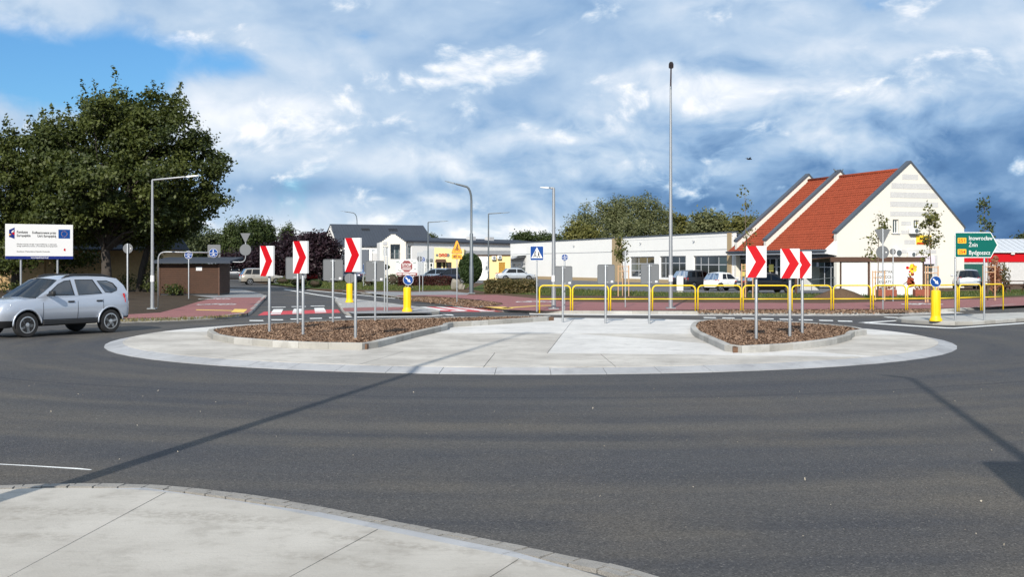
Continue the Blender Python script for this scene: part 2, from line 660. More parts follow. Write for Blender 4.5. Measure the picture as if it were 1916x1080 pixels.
M = {}
M['asphalt'] = asphalt_material()
M['asphalt_old'] = mat('asphalt_old', (.105, .105, .11), .9, var=.25, vscale=.4, fine=.25, fscale=25, bump=.3)
M['concrete'] = concrete_material('concrete', (.55, .52, .47), (.385, .36, .325), (.27, .25, .22))
M['concrete_new'] = concrete_material('concrete_new', (.64, .62, .59), (.53, .515, .49), (.36, .35, .33))
M['concrete_worn'] = worn_concrete()
M['concrete_edge'] = concrete_material('concrete_edge', (.40, .405, .415), (.30, .305, .315), (.20, .205, .215), False)
M['kerb'] = concrete_material('kerb_concrete', (.38, .365, .33), (.29, .28, .26), (.20, .19, .17), False)
M['kerb_b'] = concrete_material('kerb_concrete_pale', (.46, .45, .42), (.35, .34, .32), (.25, .24, .22), False)
M['joint'] = mat('joint_filler', (.10, .10, .10), .95)
M['paver'] = mat('grey_paver', (.265, .25, .228), .9, var=.28, vscale=9, fine=.18, fscale=120, bump=.5, bscale=90)
M['red_path'] = paver_material('red_pavers', (.30, .105, .095), (.235, .085, .08), (.15, .085, .075), rot=.35)
M['grey_path'] = paver_material('grey_pavers', (.27, .27, .275), (.23, .23, .235), (.14, .14, .14))
M['cobble'] = mat('granite_setts', (.33, .32, .31), .9, var=.35, vscale=7, fine=.35, fscale=11, bump=1.0, bscale=9)
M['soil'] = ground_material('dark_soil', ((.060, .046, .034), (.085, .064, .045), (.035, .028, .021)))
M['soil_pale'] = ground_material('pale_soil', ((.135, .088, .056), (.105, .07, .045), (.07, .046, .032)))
M['grass'] = ground_material('lawn', ((.060, .095, .022), (.085, .105, .030), (.035, .060, .014)), 1.2, 30)
M['dry_grass'] = ground_material('worn_grass', ((.10, .10, .038), (.15, .115, .06), (.055, .065, .022)), .9, 22)
M['bark'] = mat('bark_chips_bed', (.15, .085, .052), .95, var=.4, vscale=14, bump=1.0, bscale=30)
M['paint'] = mat('road_paint', (.72, .72, .70), .75, var=.18, vscale=6, fine=.15, fscale=60)
M['paint_red'] = mat('red_road_paint', (.50, .045, .055), .8, var=.2, vscale=4, fine=.2, fscale=50)
M['paint_yellow'] = mat('tactile_yellow', (.72, .50, .10), .8, var=.15, vscale=8)
M['white'] = mat('white_sign_face', (.68, .68, .68), .6, spec=.2)
M['red'] = mat('red_sign_face', (.46, .004, .010), .55, spec=.15)
M['blue'] = mat('blue_sign_face', (.003, .050, .225), .5, spec=.2)
M['navy'] = mat('navy_print', (.010, .022, .16), .5, spec=.2)
M['black'] = mat('black_print', (.015, .015, .017), .5)
M['green_sign'] = mat('green_sign_face', (.0, .105, .085), .5, spec=.2)
M['orange'] = mat('orange_sign_face', (.90, .36, .02), .45)
M['amber'] = mat('amber_number_plate', (.85, .42, .02), .45)
M['steel'] = mat('galvanised_steel', (.34, .355, .37), .5, .6, var=.12, vscale=14)
M['sign_back'] = mat('grey_sign_back', (.135, .143, .152), .65, .15, var=.08, vscale=3)
M['dark_steel'] = mat('dark_lamp_paint', (.13, .15, .165), .5, .4)
M['yellow'] = mat('yellow_paint', (.80, .545, .012), .5, var=.06, vscale=5)
M['yellow_plastic'] = mat('yellow_plastic', (.84, .515, .0), .5)
M['render'] = mat('white_render', (.84, .83, .80), .92, var=.05, vscale=.5, fine=.03, fscale=12)
M['render_cream'] = mat('cream_render', (.67, .645, .585), .92, var=.04, vscale=.6, fine=.03, fscale=12)
M['render_tan'] = mat('tan_render', (.40, .30, .175), .92, var=.1, vscale=.6)
M['render_grey'] = mat('grey_render', (.40, .42, .45), .92, var=.08, vscale=.6)
M['render_yellow'] = mat('yellow_render', (.75, .60, .30), .92, var=.07, vscale=.7)
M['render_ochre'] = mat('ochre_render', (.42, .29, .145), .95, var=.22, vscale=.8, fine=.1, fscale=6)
M['stripe'] = mat('grey_plaster_band', (.50, .50, .50), .95, var=.1, vscale=2.5, fine=.12, fscale=14)
M['slate'] = mat('slate_metal', (.085, .10, .125), .5, .3, var=.1, vscale=.4)
M['roof_dark'] = mat('anthracite_roof', (.050, .060, .078), .9, spec=.15, var=.15, vscale=.5)
M['roof_old'] = mat('weathered_sheet_roof', (.24, .235, .23), .9, var=.35, vscale=1.2, fine=.2, fscale=3)
M['tile'] = mat('red_clay_tile', (.245, .050, .023), .8, spec=.2, var=.22, vscale=1.4, fine=.16, fscale=5)
M['tile_cap'] = mat('rust_fascia', (.23, .10, .06), .8)
M['glass_dark'] = mat('dark_window_glass', (.016, .022, .025), .06, spec=.8)
M['glass_teal'] = mat('teal_window_glass', (.035, .06, .062), .08, spec=.8)
M['frame_grey'] = mat('grey_window_frame', (.42, .43, .45), .45)
M['frame_white'] = mat('white_window_frame', (.75, .75, .74), .45)
M['brown_wood'] = mat('brown_stained_wood', (.075, .036, .022), .75, var=.3, vscale=6, fine=.2, fscale=30)
M['shed_wood'] = mat('shed_board', (.060, .027, .014), .8, var=.35, vscale=3, fine=.25, fscale=20)
M['stake'] = mat('pine_stake', (.52, .33, .19), .85, var=.15, vscale=8)
M['bark_grey'] = mat('tree_bark', (.060, .050, .042), .95, var=.35, vscale=6, bump=1.0, bscale=14)
M['twig'] = mat('young_bark', (.15, .115, .085), .9, var=.2, vscale=10)
M['rubber'] = mat('tyre_rubber', (.014, .014, .015), .85)
M['trim'] = mat('black_plastic_trim', (.013, .0135, .015), .6)
M['rim'] = mat('alloy_rim', (.56, .57, .58), .32, .8)
M['cabin'] = mat('cabin_lining', (.022, .022, .025), .9)
M['lamp_glass'] = mat('headlamp_glass', (.72, .74, .78), .12, spec=.8)
M['lamp_on'] = mat('lit_lamp', (.9, .9, .9), .2, emit=(1, .97, .9, 2.0))
M['tail'] = mat('red_tail_lamp', (.38, .012, .012), .18)
M['plate'] = mat('number_plate', (.75, .75, .70), .5)
M['car_glass'] = glass_material('car_window_glass', (.26, .30, .31), .03)
M['car_glass_tint'] = glass_material('tinted_car_glass', (.02, .023, .026), .03)
M['stone'] = mat('boulder', (.24, .22, .185), .92, var=.35, vscale=2.5, bump=1.0, bscale=5)
M['brick_red'] = mat('red_planter_brick', (.27, .075, .045), .9, var=.25, vscale=7)
M['skin'] = mat('skin', (.55, .33, .25), .6)
M['shirt'] = mat('white_shirt', (.72, .76, .74), .8)
M['shirt_dark'] = mat('dark_jacket', (.05, .055, .07), .85)
M['hair'] = mat('dark_hair', (.045, .03, .022), .7)


def paint(name, col, metal=.55, rough=.32):
    return mat(name, col, rough, metal, coat=1.0, spec=.5)


M['p_silver'] = paint('silver_blue_paint', (.43, .47, .54), .35, .32)
M['p_silver2'] = paint('pale_silver_paint', (.52, .55, .58), .5)
M['p_grey'] = paint('graphite_paint', (.045, .048, .055))
M['p_beige'] = paint('champagne_paint', (.42, .38, .32))
M['p_black'] = mat('black_paint', (.008, .009, .011), .35, .1, coat=.35)
M['p_white'] = paint('white_paint', (.76, .76, .74), 0, .3)
M['p_blue'] = paint('steel_blue_paint', (.22, .28, .35))
M['p_navy'] = paint('navy_paint', (.02, .026, .045))
M['p_red'] = paint('red_paint', (.42, .02, .02))
# ------------------------------------------------------------------ ground, road, kerbs
KT = .12                                   # kerb top level
def resample(pts, step):
    pts = [Vector((p[0], p[1])) for p in pts]
    L = [0.0]
    for a, b in zip(pts, pts[1:]):
        L.append(L[-1] + (b - a).length)
    n = max(1, round(L[-1] / step))
    out = []
    for i in range(n + 1):
        s_ = L[-1] * i / n
        k = 0
        while k < len(L) - 2 and L[k + 1] < s_:
            k += 1
        t = (s_ - L[k]) / max(1e-9, L[k + 1] - L[k])
        out.append(pts[k].lerp(pts[k + 1], t))
    return out


def smooth_curve(pts, closed=False, sub=6):
    n = len(pts)
    out = []
    rng = range(n if closed else n - 1)
    for i in rng:
        P = [Vector(pts[(i + k) % n]) if closed else Vector(pts[min(max(i + k, 0), n - 1)]) for k in (-1, 0, 1, 2)]
        for j in range(sub):
            t = j / sub
            out.append(.5 * ((2 * P[1]) + (P[2] - P[0]) * t + (2 * P[0] - 5 * P[1] + 4 * P[2] - P[3]) * t * t + (3 * P[1] - P[0] - 3 * P[2] + P[3]) * t ** 3))
    if not closed:
        out.append(Vector(pts[-1]))
    return [(p.x, p.y) for p in out]


def offset_line(pts, d, closed=False):
    """shift a polyline to its left by d"""
    P = [Vector((p[0], p[1])) for p in pts]
    n = len(P)
    out = []
    for i in range(n):
        a = P[(i - 1) % n] if closed or i > 0 else P[i]
        b = P[(i + 1) % n] if closed or i < n - 1 else P[i]
        t = (b - a).normalized()
        out.append((P[i].x - t.y * d, P[i].y + t.x * d))
    return out


def kerb_run(parent, pts, z0, z1, w, step, mats, name='kerb_stone', slope=0.0, closed=False, gap=.007):
    """row of kerb stones along pts, each its own object; the body lies left of the line"""
    ctr = resample(pts + [pts[0]] if closed else pts, step)
    ctr = [(p.x, p.y) for p in ctr]
    if closed:
        ctr = ctr[:-1]
    inn = offset_line(ctr, w, closed)
    n = len(ctr)
    for i in range(n if closed else n - 1):
        j = (i + 1) % n
        a, b, c, d = (Vector(v) for v in (ctr[i], ctr[j], inn[j], inn[i]))
        e = (b - a).normalized() * gap * .5
        f = (c - d).normalized() * gap * .5
        a, b, c, d = a + e, b - e, c - f, d + f
        u = (d - a).normalized() * .018
        mb = MB()
        jz = random.uniform(-.003, .003)
        if slope:
            vs = [(*a, z0 - .05), (*b, z0 - .05), (*c, z0 - .05), (*d, z0 - .05), (*a, z0 + .012), (*b, z0 + .012), (*c, z1 + jz), (*d, z1 + jz)]
            fs = [(4, 5, 6, 7), (0, 1, 5, 4), (1, 2, 6, 5), (2, 3, 7, 6), (3, 0, 4, 7)]
        else:
            a2, b2 = a + u, b + u
            z = z1 + jz
            vs = [(*a, z0 - .05), (*b, z0 - .05), (*c, z0 - .05), (*d, z0 - .05), (*a, z - .018), (*b, z - .018), (*b2, z), (*a2, z), (*c, z), (*d, z)]
            fs = [(0, 1, 5, 4), (4, 5, 6, 7), (7, 6, 8, 9), (1, 2, 8, 6, 5), (3, 0, 4, 7, 9), (2, 3, 9, 8)]
        mb.add(vs, fs)
        mb.build(name, random.choice(mats), parent)


# the plain that everything stands on, out to the horizon
mb = MB()
mb.sheet([(-3000, -300), (3000, -300), (3000, 4500), (-3000, 4500)], -.03)
tag(mb.build('ground', M['dry_grass']), 'flat ground reaching to the horizon', kind='structure')

arm_left = [g2(462, 591), g2(474, 584), g2(486, 571), g2(499, 556), g2(480, 548.5), g2(451, 542), g2(423, 540), g2(380, 538)]
arm_right = [g2(940, 583.5), g2(860, 573.5), g2(800, 566.5), g2(750, 560), g2(700, 553), g2(640, 547), g2(570, 542), g2(517, 534.5), g2(455, 526)]
far_kerb = [g2(940, 583.5), g2(990, 586.2), g2(1100, 587.5), g2(1250, 588), g2(1400, 588.3), g2(1600, 588.5), g2(1690, 587), g2(1780, 583.5),
            g2(1850, 578), g2(1916, 573), g2(2100, 562)]
left_kerb = [(-24.0, 30.5), g2(-120, 617), g2(0, 612), g2(120, 608.5), g2(240, 604.5), g2(330, 601.3), g2(420, 596.5), g2(462, 591)]

mb = MB()
road = ([(-60, -30), (60, -30), (60, 52), (26, 56)] + [(p[0], p[1] + .8) for p in far_kerb[::-1][1:]] + [(p[0] + .6, p[1] + .5) for p in arm_right[1:]]
        + [(-34, 160), (-60, 160), (-60, 92)] + [(p[0] - .6, p[1] + .3) for p in arm_left[::-1]] + [(-60, 42)])
mb.sheet(road, 0.0)
tag(mb.build('road', M['asphalt']), 'dark asphalt of the roundabout ring and its arms', kind='structure')

# verge behind the ring: soil with paths, lawn and car park laid on it
mb = MB()
verge_r = far_kerb + [(60, 70), (160, 90), (160, 420), (-60, 420), (-60, 165), (-33, 150)] + arm_right[::-1]
mb.prism([(p[0], p[1] + (.16 if i < len(far_kerb) else 0)) for i, p in enumerate(verge_r)], -.1, KT - .012, False)
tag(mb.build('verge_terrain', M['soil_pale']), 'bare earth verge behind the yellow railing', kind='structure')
mb = MB()
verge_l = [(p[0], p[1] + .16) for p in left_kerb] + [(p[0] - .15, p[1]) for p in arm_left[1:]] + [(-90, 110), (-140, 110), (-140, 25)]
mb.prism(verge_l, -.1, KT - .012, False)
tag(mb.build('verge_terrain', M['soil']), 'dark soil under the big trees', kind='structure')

k = thing('kerb', 'concrete kerb along the outer edge behind the ring road', kind='structure')
kerb_run(k, far_kerb[0:11], 0, KT, .15, 1.0, [M['kerb'], M['kerb_b']])
k = thing('kerb', 'concrete kerb in front of the dark soil and the big trees', kind='structure')
kerb_run(k, smooth_curve(left_kerb + arm_left[1:4]), 0, KT, .15, 1.0, [M['kerb'], M['kerb_b']])
k = thing('kerb', 'concrete kerb beside the bark bed at the zebra crossing', kind='structure')
kerb_run(k, [(p[0], p[1]) for p in arm_right[:6][::-1]], 0, KT, .15, 1.0, [M['kerb'], M['kerb_b']])

# pale concrete gutter in front of the far kerb
mb = MB()
fk = [(p.x, p.y) for p in resample(far_kerb[1:8], 1.5)]
gut = fk + [(p[0], p[1] - 1.35) for p in fk[::-1]]
mb.sheet(gut, .004)
tag(mb.build('gutter_pavement', M['concrete_new']), 'pale concrete gutter strip at the foot of the far kerb', kind='structure')

# ---- paths on the verge
def sheet_px(name, pts, z, m_, label, zp=None):
    mb_ = MB()
    mb_.sheet([g2(x, y, KT if zp is None else zp) for x, y in pts], z)
    return tag(mb_.build(name, m_), label, kind='structure')


sheet_px('grey_pavement', [(499, 553.5), (497, 558), (445, 558), (403, 558), (340, 550), (300, 541), (423, 539.5), (451, 541), (480, 547)], KT - .004, M['grey_path'], 'grey paved footpath beside the brown shed')
sheet_px('red_cycle_path', [(-140, 606), (0, 601.5), (120, 598.5), (240, 596), (330, 594.5), (420, 591), (462, 586.5), (472, 580), (484, 568), (497, 556.5), (445, 557), (403, 557.5),
                            (370, 565), (335, 576), (300, 585), (240, 588.5), (120, 591), (0, 594), (-140, 598)], KT, M['red_path'], 'red paved cycle path in front of the brown shed')
sheet_px('red_cycle_path', [(742, 553), (850, 551.8), (930, 552), (985, 557), (1060, 564.5), (1150, 566), (1300, 566.5), (1420, 566.8), (1560, 567.5), (1700, 563.5), (1800, 560.5), (1916, 556), (2200, 547),
                            (2200, 556), (1990, 566), (1916, 571.5), (1850, 574.5), (1760, 577.2), (1660, 578.6), (1500, 578.9), (1390, 578.6), (1306, 579.8), (1200, 581.2), (1000, 581.5),
                            (950, 579.8), (918, 575.4), (900, 573.6), (930, 572.5), (942, 569.5), (938, 566.5), (900, 562), (850, 557), (795, 553.8), (742, 554.2)], KT, M['red_path'], 'long red paved cycle path behind the yellow railing')
sheet_px('grey_pavement', [(680, 545), (760, 546.5), (842, 545), (880, 549), (872, 552.2), (742, 553.5), (700, 550.5)], KT - .004, M['grey_path'], 'grey driveway in front of the lawn and the boulder')
sheet_px('car_park_pavement', [(1000, 536), (1100, 543), (1240, 546.5), (1400, 548.5), (1560, 549.5), (1560, 539), (1360, 533.5), (1180, 527), (1000, 521), (955, 519), (940, 519), (880, 520),
                               (870, 529), (905, 530)], KT - .006, M['asphalt_old'], 'grey asphalt car park in front of the white shop')
sheet_px('lawn', [(905, 546), (880, 541), (905, 531), (1000, 536.5), (1100, 543.6), (1240, 547), (1400, 549), (1560, 550), (1730, 547), (1916, 541), (2200, 534), (2200, 543), (1916, 553), (1800, 557.5), (1700, 558.5),
                  (1560, 557.5), (1300, 555.5), (1120, 553), (1030, 553.5), (960, 550)], KT - .003, M['grass'], 'grass strip between cycle path and car park')
sheet_px('lawn', [(500, 531), (560, 527.5), (700, 524), (870, 523), (885, 531), (870, 541), (820, 543), (740, 543.5), (640, 541.5), (575, 539.5), (525, 533.5)], KT - .003, M['grass'], 'lawn with flower bushes before the step-gabled building')

# ---- roundabout island
def ell(s_, a0=0.0, a1=360.0, n=120, ox=0.0):
    return [(ISC[0] + (IRX - ox) * s_ * math.cos(R(a0 + (a1 - a0) * i / n)), ISC[1] + (IRY - ox) * s_ * math.sin(R(a0 + (a1 - a0) * i / n))) for i in range(n if a1 - a0 >= 360 else n + 1)]


AZ = .10                                   # level of the truck apron
k = thing('kerb', 'pale sloping concrete edge round the roundabout island', kind='structure')
kerb_run(k, ell(1.0), 0, AZ, .46, 1.02, [M['concrete_edge']], slope=1, closed=True, gap=.010)
isl = thing('apron_pavement', 'pale concrete slabs of the roundabout island', kind='structure')
mb = MB()
mb.prism(ell(1.0, ox=.40), -.05, AZ - .035, False)
mb.build('slab_bed', M['joint'], isl)


def clip(poly, p, nrm):
    """half of a convex polygon in front of a line"""
    out = []
    n = len(poly)
    for i in range(n):
        a, b = poly[i], poly[(i + 1) % n]
        da = (a[0] - p[0]) * nrm[0] + (a[1] - p[1]) * nrm[1]
        db = (b[0] - p[0]) * nrm[0] + (b[1] - p[1]) * nrm[1]
        if da >= 0:
            out.append(a)
        if da * db < 0:
            t = da / (da - db)
            out.append((a[0] + (b[0] - a[0]) * t, a[1] + (b[1] - a[1]) * t))
    return out


def split(pieces, pa, pb, which=lambda c: True, gap=.014):
    d = Vector((pb[0] - pa[0], pb[1] - pa[1])).normalized()
    nrm = (-d.y, d.x)
    res = []
    for pc in pieces:
        c = (sum(p[0] for p in pc) / len(pc), sum(p[1] for p in pc) / len(pc))
        if not which(c):
            res.append(pc)
            continue
        A = clip(pc, (pa[0] + nrm[0] * gap / 2, pa[1] + nrm[1] * gap / 2), nrm)
        B = clip(pc, (pa[0] - nrm[0] * gap / 2, pa[1] - nrm[1] * gap / 2), (-nrm[0], -nrm[1]))
        res += [q_ for q_ in (A, B) if len(q_) > 2]
    return res


chordL, chordR = g2(690, 657, AZ), g2(1290, 664, AZ)
pieces = [ell(1.0, ox=.435)]
pieces = split(pieces, chordL, chordR)
front = lambda c: c[1] < 24.5
back = lambda c: c[1] >= 24.5
for a, b in (((735, 664), (640, 692)), ((925, 662), (900, 693)), ((1125, 664), (1165, 697)), ((1330, 668), (1465, 690)), ((520, 655), (370, 676)), ((380, 650), (230, 660))):
    pieces = split(pieces, g2(*a, AZ), g2(*b, AZ), front)
pieces = split(pieces, g2(400, 640, AZ), g2(300, 650, AZ), lambda c: c[1] >= 24.5 and c[0] < -3)
pieces = split(pieces, g2(1025, 660, AZ), g2(1056, 620, AZ), back)
pieces = split(pieces, g2(800, 623, AZ), g2(1250, 625, AZ), back)
pieces = split(pieces, g2(1480, 655, AZ), g2(1650, 668, AZ), lambda c: c[0] > 4 and c[1] < 31)
for pc in pieces:
    cx_, cy_ = sum(p[0] for p in pc) / len(pc), sum(p[1] for p in pc) / len(pc)
    mb = MB()
    mb.prism(pc, AZ - .06, AZ, False)
    mb.build('concrete_slab', M['concrete_new'] if cy_ > 24.5 and cx_ < 8 and cx_ > -6 else M['concrete'], isl)

# ---- bark beds on the island
BZ = .25
bed1 = [g2(388, 629.5, AZ), g2(400, 637, AZ), g2(440, 644, AZ), g2(520, 650.5, AZ), g2(600, 653.8, AZ), g2(690, 655, AZ), g2(712, 650, AZ), g2(776, 632.5, AZ), g2(842, 616.8, AZ), g2(835, 613.2, AZ),
        g2(890, 610, AZ), g2(940, 606.7, AZ), g2(1000, 602.6, AZ), g2(1043, 599.8, AZ), (.2, 38.9), (-1.2, 38.2), (-2.9, 37.4), (-4.4, 36.6), (-5.8, 35.6), (-7.2, 34.0), (-7.9, 32.6), (-8.3, 31.2)]
bed2 = [g2(1292, 621, AZ), g2(1298, 630, AZ), g2(1325, 643, AZ), g2(1362, 660.5, AZ), g2(1375, 661.5, AZ), g2(1420, 660, AZ), g2(1500, 654, AZ), g2(1560, 646, AZ), g2(1592, 637, AZ), g2(1597, 630, AZ),
        (9.55, 30.6), (9.7, 32.0), (9.35, 33.4), (8.7, 34.8), (7.9, 35.9), (7.0, 36.6), (6.2, 36.3), (5.6, 35.0), (5.25, 33.4)]


def inside(pts, poly):
    x, y = pts[:, 0], pts[:, 1]
    ok = np.zeros(len(pts), bool)
    n = len(poly)
    for i in range(n):
        (x0, y0), (x1, y1) = poly[i], poly[(i + 1) % n]
        c = ((y0 > y) != (y1 > y)) & (x < (x1 - x0) * (y - y0) / (y1 - y0 + 1e-12) + x0)
        ok ^= c
    return ok


def scatter(poly, n):
    xs, ys = [p[0] for p in poly], [p[1] for p in poly]
    p = np.stack([RNG.uniform(min(xs), max(xs), n), RNG.uniform(min(ys), max(ys), n)], 1)
    return p[inside(p, poly)]


def flakes(name, pts, z, lmin, lmax, wmin, wmax, mat_, parent=None, tilt=.6, lift=.03):
    """many small bent chips joined into one mesh"""
    n = len(pts)
    a = RNG.uniform(0, 2 * np.pi, n)
    L = RNG.uniform(lmin, lmax, n) / 2
    Wd = RNG.uniform(wmin, wmax, n) / 2
    d = np.stack([np.cos(a), np.sin(a)], 1)
    e = np.stack([-np.sin(a), np.cos(a)], 1)
    t1, t2 = RNG.normal(0, tilt, n), RNG.normal(0, tilt, n)
    zc = z + RNG.uniform(0, lift, n)
    V = np.empty((n, 4, 3))
    for kx, (sl, sw) in enumerate(((-1, -.8), (1, -1), (.85, 1), (-1, .9))):
        V[:, kx, :2] = pts + d * (sl * L)[:, None] + e * (sw * Wd)[:, None]
        V[:, kx, 2] = zc + sl * L * t1 + sw * Wd * t2
    me = bpy.data.meshes.new(name)
    me.from_pydata(V.reshape(-1, 3).tolist(), [], np.arange(4 * n).reshape(-1, 4).tolist())
    at = me.attributes.new('tint', 'FLOAT', 'FACE')
    at.data.foreach_set('value', RNG.uniform(0, 1, n) ** 1.6)
    return finish_mesh(name, me, mat_, parent)


M['chips'] = leaf_material('bark_chips', (.125, .074, .047), (.34, .225, .15), 0.0, .9)
for bed, lbl, nch in ((bed1, 'long bark mulch bed of the island, edged with kerbstones', 95000), (bed2, 'small bark mulch bed of the island, edged with kerbstones', 42000)):
    b_ = thing('planting_bed', lbl, 'planting bed')
    kerb_run(b_, bed, AZ, BZ, .15, .8, [M['kerb'], M['kerb'], M['kerb_b']], closed=True)
    innr = offset_line(bed, .13, True)
    mb = MB()
    mb.prism(innr, AZ - .05, BZ - .03, False)
    mb.build('bark_layer', M['bark'], b_)
    ch = flakes('bark_chips', scatter(offset_line(bed, .15, True), nch), BZ - .03, .022, .07, .014, .034, M['chips'], b_, .4, .022)
    tag(ch, kind='stuff')

# ---- concrete apron in the foreground with two rows of pavers
near_edge = smooth_curve([(-9.0, 9.2), g2(-300, 925), g2(0, 915), g2(150, 911.5), g2(300, 915), g2(430, 928), g2(560, 948), g2(700, 975), g2(850, 1005), g2(1000, 1035), g2(1100, 1056), g2(1200, 1079), (1.6, 6.2), (2.4, 4.6)])
na = thing('near_apron_pavement', 'concrete slab apron edged with grey pavers, in the foreground', kind='structure')
kerb_run(na, near_edge[::-1], 0, .035, .100, .225, [M['paver']], name='paver', gap=.016)
row2 = offset_line(near_edge[::-1], .122)
kerb_run(na, row2, 0, .046, .098, .235, [M['paver']], name='paver', gap=.016)
row3 = offset_line(near_edge[::-1], .23)
kerb_run(na, row3, 0, .058, .14, 1.9, [M['concrete_edge']], name='mortar_band', gap=.01)
row4 = offset_line(near_edge[::-1], .372)
mb = MB()
mb.prism(offset_line(near_edge[::-1], .03) + [(-9, 3.5), (2.2, 3.5)][::-1], -.05, .018, False)
mb.build('slab_bed', M['joint'], na)
# slabs between straight joints
jl = [(g2(330, 930), g2(60, 1077)), (g2(725, 988), g2(565, 1082)), (g2(1010, 1037), g2(900, 1110)), (g2(-80, 925), g2(-480, 1077))]
slab = [Vector(p) for p in row4]
poly = [tuple(p) for p in row4] + [(-9.0, 5.2), (2.0, 4.4)][::-1]
# cut the strip at the joints by walking along the edge
cuts = []
for a, b in jl:
    a, b = Vector(a), Vector(b)
    best = min(range(len(row4)), key=lambda i: abs((Vector(row4[i]) - a).cross((b - a).normalized())) if hasattr(Vector(row4[i]) - a, 'cross') else 0)
    d = (b - a).normalized()
    hit = a - d * .0
    cuts.append((best, tuple(b + d * 1.2)))
cuts.sort()
prev_i, prev_b = 0, None
inner = [(3.2, 3.2)]
segs = []
bounds = [(0, None)] + cuts + [(len(row4) - 1, None)]
for (i0, b0), (i1, b1) in zip(bounds, bounds[1:]):
    edge = row4[i0:i1 + 1]
    if len(edge) < 2:
        continue
    bb0 = b0 or (edge[0][0] + .2, edge[0][1] - 3.2)
    bb1 = b1 or (edge[-1][0] - .2, edge[-1][1] - 3.2)
    segs.append([tuple(p) for p in edge] + [bb1, bb0])
for sg in segs:
    c = Vector((sum(p[0] for p in sg) / len(sg), sum(p[1] for p in sg) / len(sg)))
    sh = []
    for p in sg:
        v = Vector(p)
        dv = (c - v)
        sh.append(tuple(v + dv.normalized() * .006))
    mb = MB()
    mb.prism(sh, -.02, .064, False)
    mb.build('concrete_slab', M['concrete_worn'], na)
# ---- splitter islands
def splitter(name, px, label, m_top, run=None):
    pts = smooth_curve([g2(x, y, 0) for x, y in px], True, 4)
    area = sum(pts[i][0] * pts[(i + 1) % len(pts)][1] - pts[(i + 1) % len(pts)][0] * pts[i][1] for i in range(len(pts)))
    if area < 0:
        pts = pts[::-1]
    o_ = thing(name, label, kind='structure')
    kerb_run(o_, pts, 0, KT, .14, .75, [M['kerb'], M['kerb_b']], closed=True)
    mb_ = MB()
    mb_.prism(offset_line(pts, .12, True), -.05, KT - .006, False)
    mb_.build('paved_top', m_top, o_)
    return o_


sp1 = splitter('traffic_island_pavement', [(632, 571), (627, 563), (645, 561.5), (700, 568), (760, 576), (815, 584), (822, 588), (800, 589.5), (730, 590.5), (665, 591.5), (645, 588)], 'small traffic island paved with setts at the crossing', M['cobble'])
mb = MB()
mb.sheet([g2(x, y, KT) for x, y in ((640, 576.5), (700, 575), (752, 574.8), (775, 577.5), (765, 580.5), (700, 581.5), (645, 583))], KT + .002)
mb.build('red_crossing_band', M['red_path'], sp1)
mb = MB()
mb.sheet([g2(x, y, KT) for x, y in ((647, 583.5), (700, 581.7), (770, 580.7), (806, 582.2), (806, 585.5), (730, 586.5), (660, 587))], KT + .002)
mb.build('pale_paving', M['grey_path'], sp1)
sp2 = splitter('traffic_island_pavement', [(1681, 603), (1679, 600), (1700, 597.5), (1780, 595), (1916, 590), (2100, 583), (2100, 588.5), (1916, 601.5), (1840, 607), (1800, 609), (1760, 608.5), (1715, 606)], 'long concrete traffic island under the green direction sign', M['kerb_b'])

# ---- painted markings
def marks(name, polys, m_, label, z=.004, zp=0.0):
    mb_ = MB()
    for pl in polys:
        mb_.sheet([g2(x, y, zp) for x, y in pl], z)
    return tag(mb_.build(name, m_), label, kind='structure')


def dash(x0, x1, y0, y1, t):
    return [(x0, y0), (x1, y1), (x1 + t * .8, y1 + t), (x0 + t * .8, y0 + t)]


marks('road_marking', [dash(1316, 1339, 594, 594.3, 1.5), dash(1351, 1374, 594.6, 594.9, 1.5), dash(1388, 1411, 595.2, 595.6, 1.5), dash(1424, 1447, 596, 596.4, 1.6), dash(1458, 1482, 596.9, 597.4, 1.6),
                       dash(1494, 1520, 597.8, 598.4, 1.7), dash(1532, 1558, 599, 599.6, 1.7), dash(1567, 1594, 600.2, 600.8, 1.8)], M['paint'], 'white dashed line across the mouth of the far arm')
marks('road_marking', [[(1604, 604), (1680, 599.6), (1680, 601), (1625, 604.6)], [(1625, 604), (1770, 613.2), (1785, 613.6), (1916, 604.2), (2050, 595), (2050, 596.5), (1916, 606), (1786, 615.2), (1768, 614.8), (1615, 605.2)],
                       [(1652, 593.2), (1708, 594.6), (1714, 596), (1660, 594.8)]], M['paint'], 'white edge lines round the traffic island under the green sign')
marks('road_marking', [dash(466, 492, 599.5, 599.5, 1.7), dash(507, 529, 598, 598, 1.6), dash(543, 565, 596.8, 596.6, 1.6), dash(579, 602, 595.6, 595.2, 1.5), dash(615, 637, 594.2, 593.8, 1.5)], M['paint'], 'white dashed line at the mouth of the arm by the shed')
marks('road_marking', [[(645, 591.8), (655, 591.8), (660, 594), (648, 594)], [(662, 593), (800, 591.2), (826, 589.6), (832, 590.4), (802, 592.6), (664, 594.4)], [(828, 588.5), (846, 589), (850, 591), (836, 590.5)]], M['paint'], 'white line along the small traffic island at the crossing')
marks('road_marking', [[(494, 583.6), (560, 581.4), (632, 579.2), (637, 585.6), (560, 588), (482, 590.8)]], M['paint_red'], 'red painted cycle crossing on the asphalt')
